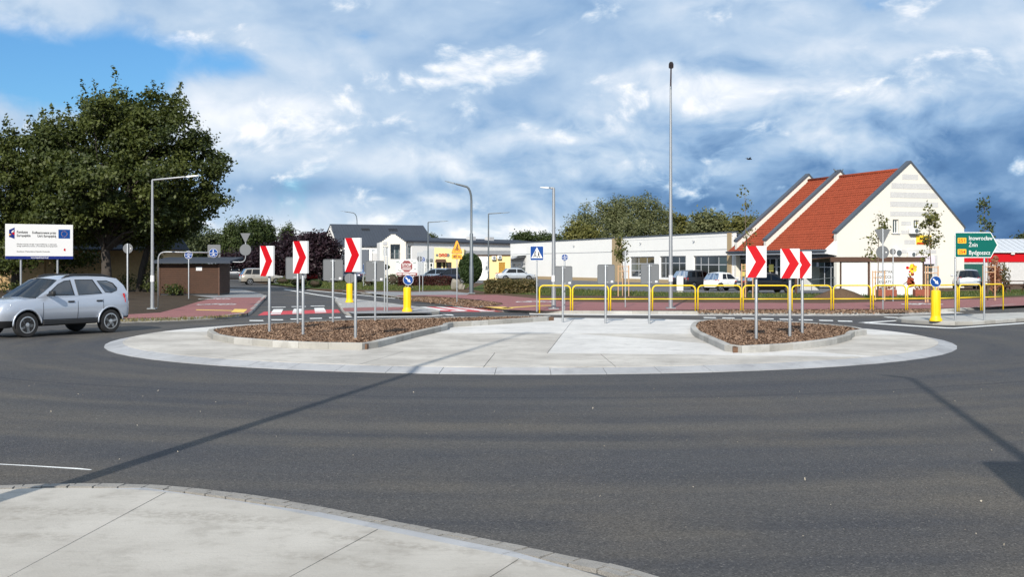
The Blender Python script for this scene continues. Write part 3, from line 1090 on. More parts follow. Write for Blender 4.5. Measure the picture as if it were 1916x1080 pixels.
marks('road_marking', [[(512, 579.3), (530, 579), (526.5, 585.8), (507, 586.2)], [(550, 578.2), (567, 577.8), (566, 584.6), (547, 585)], [(588, 576.8), (606, 576.4), (610, 582.6), (589, 583.2)],
                       [(506.5, 587.2), (526, 586.8), (525.5, 588.4), (505, 588.8)], [(547, 586), (566, 585.6), (566, 587), (547, 587.5)], [(589, 584.4), (610, 583.8), (610.5, 585.2), (589.5, 585.8)],
                       dash(508, 534, 575, 574.8, 1), dash(545, 572, 573.9, 573.6, 1), dash(581, 607, 572.8, 572.4, 1)], M['paint'], 'white blocks and dashes of the cycle crossing', .008)
marks('road_marking', [[(742, 574.3), (905, 575.2), (965, 583.6), (850, 583.6), (800, 582.5)]], M['paint_red'], 'red band of the zebra crossing beside the bark bed')
marks('road_marking', [[(x, 574.6 + i * .1), (x + 13, 574.6 + i * .1), (x + 13 + sl, 580.8 + i * .2), (x - 6 + sl, 580.8 + i * .2)] for i, (x, sl) in enumerate(((752, 42), (783, 46), (814, 50), (846, 54)))]
      + [[(842, 581.8), (868, 581.8), (874, 583), (846, 583)], [(895, 582.2), (922, 582.4), (928, 583.4), (900, 583.4)]], M['paint'], 'white zebra bars beside the bark bed', .008)
marks('road_marking', [[(534, 541.5), (600, 552.3), (660, 561.4), (657, 562), (596, 553), (530, 542)], [(575, 542.5), (740, 558.6), (738, 559.2), (572, 543)]], M['paint'], 'white lane lines on the arm that runs past the shed')
marks('road_marking', [[(-60, 866.3), (60, 872.3), (150, 877.5), (172, 880), (170, 881.2), (60, 873.9), (-60, 867.4)]], M['paint'], 'thin white line on the asphalt beside the near apron')
marks('path_marking', [[(368, 579.6), (434, 581), (434, 582), (366, 580.8)], [(439, 578.5), (463, 579), (456, 585), (432, 584.3)]], M['paint_yellow'], 'yellow tactile strip and square on the red cycle path', KT + .004, KT)
marks('path_marking', [[(905, 574.4), (942, 574.2), (962, 577.2), (944, 579)], [(938, 576.4), (1000, 572.2), (1040, 571.2), (1040, 572), (1002, 573.2), (944, 577.6)]], M['paint_yellow'], 'yellow tactile strip on the red path by the zebra crossing', KT + .004, KT)


def bike_mark(cx, cy, s_, ang, label):
    """bicycle symbol painted on a path; s_ is its length"""
    mb_ = MB()
    def T2(u, v):
        return (cx + s_ * (u * math.cos(ang) - v * math.sin(ang)), cy + s_ * 1.6 * (u * math.sin(ang) + v * math.cos(ang)))
    def line(a, b, w=.035):
        d = Vector((b[0] - a[0], b[1] - a[1])).normalized() * w
        n_ = Vector((-d.y, d.x))
        mb_.sheet([T2(a[0] + n_.x, a[1] + n_.y), T2(b[0] + n_.x, b[1] + n_.y), T2(b[0] - n_.x, b[1] - n_.y), T2(a[0] - n_.x, a[1] - n_.y)], KT + .005)
    for wx in (-.3, .3):
        for i in range(12):
            t0, t1 = 2 * math.pi * i / 12, 2 * math.pi * (i + 1) / 12
            line((wx + .2 * math.cos(t0), .2 * math.sin(t0)), (wx + .2 * math.cos(t1), .2 * math.sin(t1)))
    for a, b in (((-.3, 0), (-.05, .02)), ((-.3, 0), (-.12, .3)), ((-.12, .3), (-.05, .02)), ((-.12, .3), (.2, .3)), ((.2, .3), (-.05, .02)), ((.3, 0), (.18, .4)), ((.18, .4), (.3, .42)), ((-.2, .36), (-.05, .36))):
        line(a, b)
    return tag(mb_.build('path_marking', M['paint']), label, kind='structure')


for (px_, py_, s_, lb) in ((405, 570, 1.7, 'white bicycle symbol painted on the red path by the shed'), (401, 559.8, 1.6, 'white bicycle symbol at the upper end of the red path by the shed'),
                           (1000, 565, 1.8, 'white bicycle symbol on the red path by the end of the railing'), (1725, 569.5, 1.8, 'white bicycle symbol on the red path behind the yellow bollard')):
    c = g2(px_, py_, KT)
    bike_mark(c[0], c[1], s_, 0.05, lb)

# storm drain in the far kerb
c = g2(1672, 587.5)
mb = MB()
mb.box(c[0] - .45, c[0] + .45, c[1] - .05, c[1] + .1, .005, KT + .01)
dr = tag(mb.build('storm_drain', M['black']), 'black storm drain inlet set into the far kerb', 'drain')
for i in range(5):
    mb = MB()
    mb.box(-.42 + i * .19, -.38 + i * .19, -.075, -.052, .01, KT)
    b_ = mb.build('grate_bar', M['dark_steel'], dr)
    b_.location = (c[0], c[1], 0)

# small litter: pebbles on the road
peb = scatter([(-5, 8), (6, 8), (8, 19), (-8, 19)], 260)
o = flakes('road_grit', peb, .006, .006, .018, .005, .013, leaf_material('grit', (.16, .14, .11), (.45, .40, .32), 0, .9))
tag(o, 'loose grit and pebbles scattered over the asphalt', kind='stuff')


def blades(name, poly, n, h0, h1, m_, z, label, w=.012, parent=None):
    p = scatter(poly, n)
    n = len(p)
    a = RNG.uniform(0, 2 * np.pi, n)
    h = RNG.uniform(h0, h1, n)
    lean = RNG.normal(0, .35, (n, 2)) * h[:, None]
    d = np.stack([np.cos(a), np.sin(a)], 1) * w
    V = np.empty((n, 3, 3))
    V[:, 0, :2], V[:, 1, :2], V[:, 2, :2] = p - d, p + d, p + lean
    V[:, 0, 2] = V[:, 1, 2] = z
    V[:, 2, 2] = z + h
    me = bpy.data.meshes.new(name)
    me.from_pydata(V.reshape(-1, 3).tolist(), [], np.arange(3 * n).reshape(-1, 3).tolist())
    at = me.attributes.new('tint', 'FLOAT', 'FACE')
    at.data.foreach_set('value', RNG.uniform(0, 1, n))
    return tag(finish_mesh(name, me, m_, parent), label, kind='stuff')


M['blade_dry'] = leaf_material('dry_grass_blades', (.09, .10, .035), (.26, .20, .10), .25)
M['blade'] = leaf_material('grass_blades', (.045, .075, .016), (.13, .13, .04), .25)
blades('grass', [g2(x, y, KT) for x, y in ((200, 603), (330, 599.8), (440, 593), (462, 588), (440, 591), (330, 595.5), (200, 598))], 2200, .03, .12, M['blade_dry'], KT - .01, 'ragged grass along the kerb of the red path', .02)
blades('grass', [g2(x, y, KT) for x, y in ((905, 546), (905, 533), (1000, 538), (1240, 548), (1560, 551), (1916, 543), (1916, 552), (1700, 558), (1560, 557), (1300, 555), (1030, 553))], 26000, .06, .2, M['blade'], KT - .01, 'uneven grass of the strip before the car park', .03)
blades('grass', [g2(x, y, KT) for x, y in ((520, 533), (560, 529), (700, 525.5), (870, 525), (885, 531), (870, 540), (820, 542), (740, 543), (640, 541))], 26000, .06, .18, M['blade'], KT - .01, 'uneven grass of the lawn before the step-gabled building', .04)
for poly, z, lb, n in (([g2(x, y, KT) for x, y in ((750, 561), (800, 555.5), (850, 559), (900, 563.5), (935, 567), (938, 569), (920, 572), (890, 573.5), (860, 572), (800, 565))], KT - .02, 'bark mulch of the bed beside the zebra crossing', 16000),
                       ([g2(x, y, KT) for x, y in ((1306, 580.8), (1390, 580), (1500, 580), (1660, 580), (1760, 578.6), (1760, 582), (1680, 585), (1600, 585.5), (1306, 585))], KT - .02, 'bark mulch along the foot of the yellow railing', 9000)):
    o = flakes('bark_mulch', scatter(poly, n), z, .03, .09, .02, .05, M['chips'])
    tag(o, lb, kind='stuff')
# ------------------------------------------------------------------ street furniture
def rounded_rect(w, h, r, x0=0.0, z0=0.0, n=4):
    pts = []
    for cx_, cz_, a0 in ((w / 2 - r, h / 2 - r, 0), (-w / 2 + r, h / 2 - r, 90), (-w / 2 + r, -h / 2 + r, 180), (w / 2 - r, -h / 2 + r, 270)):
        for i in range(n + 1):
            a = R(a0 + 90 * i / n)
            pts.append((x0 + cx_ + r * math.cos(a), z0 + cz_ + r * math.sin(a)))
    return pts


def disc(r, x0=0, z0=0, n=28):
    return [(x0 + r * math.cos(2 * math.pi * i / n), z0 + r * math.sin(2 * math.pi * i / n)) for i in range(n)]


def post(parent, r, z, loc=(0, 0), name='post', m_=None, cap=True):
    mb_ = MB()
    mb_.lathe([(r, -.05), (r, z - .01), (r * .8, z)], 12, (loc[0], loc[1], 0))
    return mb_.build(name, m_ or M['steel'], parent, 40)


# chevron boards of the island: hollow plastic boxes on steel posts
def chevron(px_, py_, top, bot, w, yaw, label):
    p = gp(px_, py_, BZ)
    zt, zb = za(top, p[1]) - BZ, za(bot, p[1]) - BZ
    t = thing('chevron_sign', label, 'road sign', (p[0], p[1], BZ - .02), R(yaw), 'chevron boards on the roundabout island')
    post(t, .036, zt - .06)
    hh = zt - zb
    mb_ = MB()
    mb_.cbox((0, -.075, (zt + zb) / 2), (w, .075, hh), .008)
    bd = mb_.build('board', M['white'], t)
    pts = [(.04, 1), (.48, 1), (.965, .5), (.48, 0), (.04, 0), (.47, .5)]
    mb_ = MB()
    mb_.plate([(-w / 2 + u * w, zb + v * hh) for u, v in pts], -.1165, -.1135)
    mb_.build('chevron', M['red'], bd)
    for zz in (zb + hh * .25, zb + hh * .75):
        mb_ = MB()
        mb_.lathe([(.041, -.02), (.041, .02)], 10, (0, 0, zz))
        mb_.build('clamp', M['steel'], t)


chevron(504, 619.5, 459, 515.5, .48, -34, 'red and white chevron board, outermost of three on the long bark bed')
chevron(567, 625.5, 450, 510.5, .50, -36, 'red and white chevron board, middle one of three on the long bark bed')
chevron(665, 631.5, 444, 507.5, .50, -36, 'red and white chevron board by the corner kerb of the long bark bed')
chevron(1415, 633, 459, 518, .475, -11, 'red and white chevron board by the pointed front corner of the small bark bed')
chevron(1478, 628.5, 464, 519.5, .46, -12, 'red and white chevron board, middle one of three on the small bark bed')
chevron(1501, 622.5, 469, 519.5, .46, -12, 'red and white chevron board, last behind the others on the small bark bed')


# the boards facing the other way: grey backs
def sign_back(px_, py_, zlev, x0, x1, top, bot, label):
    p = gp(px_, py_, zlev)
    k_ = p[1] / F
    w, zt, zb = (x1 - x0) * k_, za(top, p[1]) - zlev, za(bot, p[1]) - zlev
    cx_ = ((x0 + x1) / 2 - px_) * k_
    t = thing('sign_board_back', label, 'road sign', (p[0], p[1], zlev - .02), 0, 'sign boards seen from behind')
    post(t, .034, zt - .01)
    mb_ = MB()
    mb_.plate(rounded_rect(w, zt - zb, .05, cx_, (zt + zb) / 2), .045, .055)
    pl = mb_.build('plate', M['sign_back'], t)
    # folded rim
    rim = rounded_rect(w - .012, zt - zb - .012, .045, cx_, (zt + zb) / 2)
    mb_ = MB()
    mb_.tube([(a, .041, b) for a, b in rim] + [(rim[0][0], .041, rim[0][1])], .008, 5, False)
    mb_.build('rim', M['sign_back'], pl)
    for zz in (zb + .05, zt - .05):
        mb_ = MB()
        mb_.box(cx_ - w * .12, cx_ + w * .12, .034, .044, zz - .015, zz + .015)
        mb_.build('clamp', M['steel'], t)
    mb_ = MB()
    mb_.plate(rounded_rect(.075, .06, .01, cx_ + w / 2 - .09, zb + .07, 2), .0385, .0435)
    mb_.build('sticker', M['white'], pl)


sign_back(557, 605, BZ, 534, 573, 480, 521, 'grey back of a sign board half hidden by a chevron board')
sign_back(623, 602.5, BZ, 604, 641.5, 484, 524, 'grey back of a sign board, middle one of three on the long bark bed')
sign_back(702, 599.5, BZ, 683.5, 718.5, 487, 525.5, 'grey back of a sign board nearest the twin posts of the small traffic island')
sign_back(1053, 603.5, AZ, 1038, 1071, 497, 532.5, 'grey back of a sign board in front of the small round blue sign')
sign_back(1133, 605.5, AZ, 1118, 1150.5, 494, 530, 'grey back of a sign board, middle one of three on the pale concrete')
sign_back(1215, 606.5, AZ, 1199, 1233.5, 493, 530, 'grey back of a sign board on the concrete, nearest the tallest lamp post')


def arrow_pts(s_):
    """arrow that points down and to the right, centred"""
    base = [(-.62, .10), (.05, .10), (.05, .30), (.62, 0), (.05, -.30), (.05, -.10), (-.62, -.10)]
    a = R(-45)
    return [(s_ * (u * math.cos(a) - v * math.sin(a)), s_ * (u * math.sin(a) + v * math.cos(a))) for u, v in base]


def round_sign(t, z, r, front, y=-.05, back=False, label=None):
    mb_ = MB()
    mb_.plate(disc(r, 0, z), y, y + .012)
    d_ = mb_.build('sign_disc', M['sign_back'] if back else M['white'], t)
    if not back:
        mb_ = MB()
        mb_.plate(disc(r * .93, 0, z), y - .003, y - .0005)
        mb_.build('sign_face', front, d_)
    return d_


def bollard(px_, py_, top, zlev, sign_px, sign_r_px, faces_us, label, lbl2):
    p = gp(px_, py_, zlev)
    hgt = za(top, p[1]) - zlev
    t = thing('traffic_bollard', label, 'bollard', (p[0], p[1], zlev), 0, 'yellow traffic bollards')
    r = .155
    mb_ = MB()
    mb_.lathe([(.205, 0), (.205, .05), (.19, .08), (.165, .12), (.155, .17)], 20)
    mb_.build('base', M['yellow_plastic'], t, 50)
    mb_ = MB()
    prof = []
    n = 24
    vs, fs = [], []
    zs = [.16, hgt * .5, hgt - .06, hgt - .015, hgt]
    sc_ = [1, 1, 1, .93, .7]
    for z_, s_ in zip(zs, sc_):
        for i in range(n):
            rr = r * s_ * (1.0 if i % 4 else .93)
            vs.append((rr * math.cos(2 * math.pi * i / n), rr * math.sin(2 * math.pi * i / n), z_))
    for j in range(len(zs) - 1):
        for i in range(n):
            fs.append((j * n + i, j * n + (i + 1) % n, (j + 1) * n + (i + 1) % n, (j + 1) * n + i))
    fs.append(tuple(range((len(zs) - 1) * n, len(zs) * n)))
    mb_.add(vs, fs)
    mb_.build('column', M['yellow_plastic'], t, 30)
    zc = za(sign_px[1], p[1]) - zlev
    rr = sign_r_px * p[1] / F
    sg = thing('keep_right_sign', lbl2, 'road sign', (p[0] + (sign_px[0] - px_) * p[1] / F, p[1], zlev), 0, 'round signs on the bollards')
    mb_ = MB()
    mb_.tube([(0, 0, hgt - .02), (0, 0, zc + rr * .7)], .025, 8)
    mb_.build('stem', M['steel'], sg)
    d_ = round_sign(sg, zc, rr, M['blue'], -.045 if faces_us else .03, back=not faces_us)
    if faces_us:
        mb_ = MB()
        mb_.plate([(a, zc + b) for a, b in arrow_pts(rr * 1.12)], -.052, -.0485)
        mb_.build('arrow', M['white'], d_)


bollard(654, 566, 530.5, KT, (654, 521), 9.5, False, 'yellow bollard at the narrow end of the small traffic island', 'grey back of a round sign on the yellow bollard')
bollard(762, 583.5, 537.5, KT, (764, 524), 9.6, True, 'yellow bollard on the small traffic island beside the zebra crossing', 'blue round arrow sign on the bollard beside the zebra crossing')
bollard(1751, 601, 543, KT, (1750, 527), 10.6, True, 'yellow bollard beside the green direction sign', 'blue round arrow sign on the bollard beside the green direction sign')


# --- yellow pedestrian railing, one welded frame per section
def railing(xa0, ya0, xb0, yb0, label):
    a, b = Vector(gp(xa0, ya0, KT)), Vector(gp(xb0, yb0, KT))
    d = b - a
    L = d.length
    t = thing('railing_section', label, 'railing', a, math.atan2(d.y, d.x), 'yellow tubular railing sections')
    h, r, cr_ = 1.02, .030, .17
    path = [(0, 0, -.1), (0, 0, h - cr_)]
    path += [(cr_ - cr_ * math.cos(R(g)), 0, h - cr_ + cr_ * math.sin(R(g))) for g in (22, 45, 68, 90)]
    path += [(L - cr_ + cr_ * math.sin(R(g)), 0, h - cr_ + cr_ * math.cos(R(g))) for g in (0, 22, 45, 68)]
    path += [(L, 0, h - cr_), (L, 0, -.1)]
    mb_ = MB()
    mb_.tube(path, r, 8)
    mb_.build('frame', M['yellow'], t, True)
    mb_ = MB()
    mb_.tube([(0, 0, .47), (L, 0, .47)], .022, 8)
    mb_.build('mid_rail', M['yellow'], t, True)


rl = 'yellow railing section along the cycle path'
yb = lambda x: 581.3 if x < 1500 else 581.3 - (x - 1500) * .0045 if x < 1740 else 580.2 - (x - 1740) * .034
secs = [(1009.5, 1067.5), (1071.5, 1138.5), (1142.5, 1217), (1221, 1301), (1306, 1386), (1390.5, 1475), (1482, 1555), (1559.5, 1629), (1634, 1694.5), (1698, 1748), (1751.5, 1791), (1794.5, 1835), (1838.5, 1877)]
own = {0: 'yellow railing section at the end beside the blue crossing sign', 3: 'yellow railing section in front of the tallest lamp post',
       10: 'yellow railing section right behind the yellow bollard and its blue arrow sign', 12: 'yellow railing section at the end behind the second post of the green sign'}
for i, (a, b) in enumerate(secs):
    railing(a, yb(a), b, yb(b), own.get(i, rl + ', between the end sections'))


# --- lamp posts
def flange(t, r, z=0.0):
    mb_ = MB()
    mb_.cbox((0, 0, z + .015), (r * 2, r * 2, .03), .005)
    f_ = mb_.build('base_plate', M['steel'], t)
    for sx in (-1, 1):
        for sy in (-1, 1):
            mb_ = MB()
            mb_.lathe([(.022, z + .03), (.022, z + .07)], 6, (sx * r * .75, sy * r * .75, 0))
            mb_.build('bolt', M['dark_steel'], f_)


def lamp_head(mb_, c, d, L=.62, w=.24, h=.07):
    """flat luminaire, c its inner end, d its direction"""
    d = Vector(d).normalized()
    s_ = d.cross(Vector((0, 0, 1))).normalized()
    u = s_.cross(d)
    c = Vector(c)
    prof = [(0, .35, .6), (.18, 1, 1), (.75, 1, .75), (1, .55, .35)]
    vs, fs = [], []
    for t_, ww, hh in prof:
        o_ = c + d * (L * t_)
        for sx, sz in ((-1, -.5), (1, -.5), (.8, .5), (-.8, .5)):
            vs.append(o_ + s_ * (sx * w / 2 * ww) + u * (sz * h * hh))
    for i in range(3):
        for k_ in range(4):
            fs.append((i * 4 + k_, i * 4 + (k_ + 1) % 4, (i + 1) * 4 + (k_ + 1) % 4, (i + 1) * 4 + k_))
    fs += [(3, 2, 1, 0), (12, 13, 14, 15)]
    mb_.add(vs, fs)


def lamp(x, Y, hgt, arm, m_, label, r0=.075, r1=.045, base=KT, curve=False, head=(.6, .22), headm=None):
    t = thing('lamp_post', label, 'lamp post', (x, Y, base), 0, 'street lamps')
    mb_ = MB()
    a = Vector(arm)
    if curve:
        top = [(0, 0, hgt * .86)]
        for g in (0, 20, 40, 60, 80):
            k_ = R(g)
            top.append((a.x * .35 * (1 - math.cos(k_)), a.y * .35 * (1 - math.cos(k_)), hgt * .86 + hgt * .13 * math.sin(k_)))
        top.append((a.x, a.y, hgt + a.z))
        mb_.tube([(0, 0, -.05), (0, 0, hgt * .25), (0, 0, hgt * .26), (0, 0, hgt * .55), (0, 0, hgt * .56)] + top[:1], [r0 * 1.25, r0 * 1.25, r0, r0, r1, r1], 10)
        mb_.build('pole', m_, t, 40)
        mb_ = MB()
        mb_.tube(top, [r1] * (len(top) - 1) + [r1 * .8], 8)
        ar = mb_.build('arm', m_, t, 40)
        d = Vector(top[-1]) - Vector(top[-2])
        tip = top[-1]
    else:
        mb_.tube([(0, 0, -.05), (0, 0, hgt)], [r0, r1], 12)
        mb_.build('pole', m_, t, 40)
        mb_ = MB()
        tip = (a.x, a.y, hgt + a.z)
        mb_.tube([(0, 0, hgt - .06), (0, 0, hgt), tip], [r1 * .95, r1 * .9, r1 * .75], 8)
        ar = mb_.build('arm', m_, t, 40)
        d = a
    mb_ = MB()
    lamp_head(mb_, tip, d, head[0], head[1])
    mb_.build('lamp_head', headm or m_, t)
    flange(t, r0 * 2.2)
    mb_ = MB()
    mb_.lathe([(r0 * 1.02, 1.15), (r0 * 1.0, 1.42)], 12)
    mb_.build('number_sleeve', M['steel'] if m_ is not M['steel'] else M['white'], t, 40)
    return t


def lamp_px(px_, py_, top_y, arm_px, arm_y, m_, label, lev=KT, armY=0.0, **kw):
    p = gp(px_, py_, lev)
    hgt = za(top_y, p[1]) - lev
    k_ = p[1] / F
    return lamp(p[0], p[1], hgt, ((arm_px - px_) * k_, armY, (top_y - arm_y) * k_), m_, label, base=lev, **kw)


lamp_px(285, 578.5, 337, 345, 331, M['steel'], 'galvanised lamp post with a straight arm in front of the big tree', head=(.62, .14), r0=.082, r1=.045)
# tallest lamp by the railing: its arm comes towards the road
p = gp(1255, 577.5, KT)
lamp(p[0], p[1], za(160, p[1]) - KT, (-.14, -1.1, .55), M['steel'], 'tallest galvanised lamp post, behind the yellow railing', r0=.092, r1=.042, head=(.46, .20), headm=M['dark_steel'])
lamp_px(1036, 578.5, 352, 1030, 351.6, M['steel'], 'galvanised lamp post behind the small round blue sign', r0=.10, r1=.055, head=(.45, .16))
lamp_px(882, 549.5, 347, 853, 344, M['dark_steel'], 'dark lamp post with a curved arm beside the clipped round bush', curve=True, r0=.11, r1=.07, head=(.75, .24))
for (x, Y, ty, ax, ay, m_, cv, lb) in ((914, 118, 400, 938, 398.5, 'dark_steel', False, 'thin lamp post with a straight arm before the yellow shop'), (801, 128, 416, 824, 414.5, 'dark_steel', False, 'thin lamp post with a straight arm before the long white hall'),
                                       (668, 210, 397, 646, 396, 'dark_steel', True, 'curved lamp post rising behind the anthracite roof'), (563, 230, 430, 545, 428, 'dark_steel', True, 'curved lamp post behind the purple trees')):
    lamp(xa(x, Y), Y, za(ty, Y) - KT, ((ax - x) * Y / F, 0, (ty - ay) * Y / F), M[m_], lb, curve=cv, r0=.10, r1=.075 if cv else .06, head=(.9, .3))

# tall masts behind the photographer whose shadows cross the road
d = shadow_dir
def behind(px_, py_, back):
    g = Vector(gp(px_, py_)) - d * back
    return g
b1 = behind(1700, 705, 10.2 / math.tan(R(SUN_EL)))
t = lamp(b1.x, b1.y, 10.0, (-.12, -.1, .15), M['steel'], 'lamp post with a square sign beside the photographer', base=0, r0=.10, r1=.06, head=(.8, .26))
t['label'] = 'lamp post behind the viewpoint that throws its shadow over the road'
mb = MB()
mb.plate(rounded_rect(.95, 1.2, .05, 0, 4.15), .11, .13)
mb.build('sign_plate', M['sign_back'], t)
b2 = Vector(gp(100, 915)) - d * 3.2
t = thing('power_pole', 'tall concrete pole behind the viewpoint that throws a long shadow', 'pole', (b2.x, b2.y, 0))
mb = MB()
mb.tube([(0, 0, -.1), (0, 0, 15.5)], [.115, .04], 12)
mb.build('shaft', M['kerb_b'], t, 40)
mb = MB()
mb.box(-.75, .75, -.05, .05, 15.0, 15.12)
mb.build('cross_arm', M['dark_steel'], t)


# --- small signs
def sign_post(name, px_, py_, label, lev=KT, r=.03, top=None):
    p = gp(px_, py_, lev)
    t = thing(name, label, 'road sign', (p[0], p[1], lev), 0, 'road signs on posts')
    if top:
        post(t, r, za(top, p[1]) - lev)
    return t, p


def figure(mb_, x, z, s_, y0, y1, lean=.0):
    """small pictogram of a walking person"""
    mb_.plate(disc(.10 * s_, x + lean * s_, z + .9 * s_, 8), y0, y1)
    mb_.plate([(x - .12 * s_, z + .42 * s_), (x + .10 * s_, z + .42 * s_), (x + (.12 + lean) * s_, z + .78 * s_), (x + (-.10 + lean) * s_, z + .78 * s_)], y0, y1)
    mb_.plate([(x - .10 * s_, z + .42 * s_), (x + .02 * s_, z + .42 * s_), (x - .16 * s_, z), (x - .27 * s_, z + .02 * s_)], y0 - .0004, y1)
    mb_.plate([(x - .02 * s_, z + .43 * s_), (x + .10 * s_, z + .42 * s_), (x + .26 * s_, z + .02 * s_), (x + .15 * s_, z)], y0 - .0008, y1)
    mb_.plate([(x + .08 * s_, z + .76 * s_), (x + .12 * s_, z + .70 * s_), (x + .30 * s_, z + .48 * s_), (x + .26 * s_, z + .45 * s_)], y0 - .0012, y1)


def bike(mb_, x, z, s_, y0, y1):
    for wx in (-.32, .32):
        for i in range(12):
            t0, t1 = 2 * math.pi * i / 12, 2 * math.pi * (i + 1) / 12
            ri, ro = .17 * s_, .24 * s_
            mb_.plate([(x + wx * s_ + ri * math.cos(t0), z + ri * math.sin(t0)), (x + wx * s_ + ro * math.cos(t0), z + ro * math.sin(t0)), (x + wx * s_ + ro * math.cos(t1), z + ro * math.sin(t1)), (x + wx * s_ + ri * math.cos(t1), z + ri * math.sin(t1))], y0, y1)
    for i, (a, b) in enumerate((((-.32, 0), (-.12, .34)), ((-.12, .34), (.22, .34)), ((.22, .34), (0, 0)), ((.32, 0), (.18, .48)), ((-.12, .3), (0, 0)))):
        d_ = Vector((b[0] - a[0], b[1] - a[1])).normalized() * .04
        n_ = Vector((-d_.y, d_.x))
        mb_.plate([(x + (q_[0] + e_ * n_.x) * s_, z + (q_[1] + e_ * n_.y) * s_) for q_, e_ in ((a, 1), (b, 1), (b, -1), (a, -1))], y0 - .0004 * i, y1)


# blue pedestrian crossing sign
t, p = sign_post('crossing_sign', 1004.5, 581.5, 'square blue crossing sign with a white triangle, beside the railing end', top=464)
zc, s_ = za(474, p[1]) - KT, .55
mb = MB()
mb.plate(rounded_rect(s_, s_ * 1.07, .04, 0, zc), -.055, -.042)
pl = mb.build('sign_plate', M['white'], t)
mb = MB()
mb.plate(rounded_rect(s_ * .94, s_ * 1.01, .03, 0, zc), -.058, -.0555)
mb.build('sign_face', M['blue'], pl)
mb = MB()
mb.plate([(-.235, zc - .20), (.235, zc - .20), (0, zc + .25)], -.061, -.0585)
mb.build('triangle', M['white'], pl)
mb = MB()
figure(mb, .07, zc - .18, .24, -.064, -.0615)
bike(mb, -.08, zc - .13, .15, -.064, -.0615)
figure(mb, -.08, zc - .08, .18, -.066, -.0642, .08)
mb.build('pictogram', M['black'], pl)

# round blue shared path signs
def shared_path(px_, py_, cy_, rpx, label, top=None):
    t_, p_ = sign_post('shared_path_sign', px_, py_, label, top=cy_ - rpx * .6)
    z_, r_ = za(cy_, p_[1]) - KT, rpx * p_[1] / F
    d_ = round_sign(t_, z_, r_, M['blue'], -.055)
    mb_ = MB()
    mb_.box(-r_ * .88, r_ * .88, -.0615, -.0585, z_ - .006, z_ + .012)
    mb_.build('divider', M['white'], d_)
    mb_ = MB()
    figure(mb_, -r_ * .05, z_ + r_ * .12, r_ * .72, -.0615, -.0585)
    figure(mb_, r_ * .38, z_ + r_ * .12, r_ * .42, -.0615, -.0585)
    bike(mb_, 0, z_ - r_ * .55, r_ * .75, -.0615, -.0585)
    mb_.build('pictogram', M['white'], d_)
    return t_


shared_path(1056.5, 580.5, 481.8, 6.2, 'small round blue path sign above a grey sign board back')
shared_path(353, 559, 477, 7.6, 'small round blue path sign on a post before the brown shed')
shared_path(791, 545, 485.5, 5.0, 'small round blue path sign on the lawn before the grey shop front')
# grey round backs
def back_disc(px_, py_, cy_, rpx, label, tri=None):
    t_, p_ = sign_post('round_sign_board', px_, py_, label, top=(tri or cy_) - rpx)
    z_, r_ = za(cy_, p_[1]) - KT, rpx * p_[1] / F
    round_sign(t_, z_, r_, None, .04, True)
    mb_ = MB()
    mb_.lathe([(r_ * .12, .034), (r_ * .12, .038)], 10, (r_ * .55, 0, z_), 'y')
    mb_.build('sticker', M['white'], t_)
    if tri:
        zt = za(tri, p_[1]) - KT
        mb_ = MB()
        h_ = r_ * 1.25
        mb_.plate([(-h_, zt + h_ * .72), (h_, zt + h_ * .72), (h_ * .93, zt + h_ * .60), (.05, zt - h_ * 1.0), (-.05, zt - h_ * 1.0), (-h_ * .93, zt + h_ * .60)], .04, .052)
        mb_.build('triangle_plate', M['sign_back'], t_)
    return t_


back_disc(238.5, 588, 465, 9.2, 'grey back of a round sign on a post before the ochre wall')
back_disc(785, 549.5, 484.5, 5.2, 'grey back of a small round sign at the edge of the lawn')
back_disc(1652, 580.5, 472, 12.2, 'grey backs of a triangle and a disc on one post before the vegetable stand', tri=440)
back_disc(1671, 564, 471, 6.0, 'narrow grey back of a sign on a thin post before the vegetable stand')
back_disc(1170, 575, 474, 5.2, 'narrow grey back of a sign on a post before the white shop', tri=None)
# twin posts on the small traffic island
for i, (x, tp) in enumerate(((719.5, 462), (724.5, 464))):
    t, p = sign_post('steel_sign_post', x, 582.5, ['taller of two thin steel posts on the small traffic island', 'shorter of two thin steel posts, nearer the yellow bollard'][i], top=tp)
    mb = MB()
    mb.box(-.012, .012, .035, .05, 1.6, 2.45)
    mb.build('sign_plate', M['sign_back'], t)
t, p = sign_post('steel_sign_post', 680, 537, 'thin bare steel post at the edge of the lawn', top=493)
mb = MB()
mb.box(-.02, .02, -.05, -.034, 1.2, 1.9)
mb.build('sign_plate', M['blue'], t)

# orange works triangle with a distance plate
t, p = sign_post('warning_sign', 855, 566, 'orange warning triangle with a plate below, beside the bark bed', top=455)
k_ = p[1] / F
z0, z1 = za(474.5, p[1]) - KT, za(449.5, p[1]) - KT
w = 10.3 * k_
tri = [(-w, z0 + .03), (-w + .05, z0), (w - .05, z0), (w, z0 + .03), (.035, z1), (-.035, z1)]
mb = MB()
mb.plate(tri, -.055, -.042)
pl = mb.build('triangle_plate', M['black'], t)
mb = MB()
mb.plate([(a * .9, (z0 + z1) / 2 - .04 + (b - (z0 + z1) / 2 + .04) * .92) for a, b in tri], -.058, -.0555)
mb.build('sign_face', M['orange'], pl)
mb = MB()
bike(mb, 0, z0 + .16, .27, -.0615, -.0585)
figure(mb, .0, z0 + .18, .30, -.0645, -.062, .1)
mb.build('pictogram', M['black'], pl)
z2 = za(485, p[1]) - KT
mb = MB()
mb.plate(rounded_rect(w * 1.85, z0 - z2 - .03, .03, 0, (z0 + z2) / 2 - .01), -.055, -.042)
pl2 = mb.build('distance_plate', M['orange'], t)
text('lettering', '40 m', .19, M['black'], pl2, 0, (z0 + z2) / 2 - .075, -.058, 'CENTER', .006)


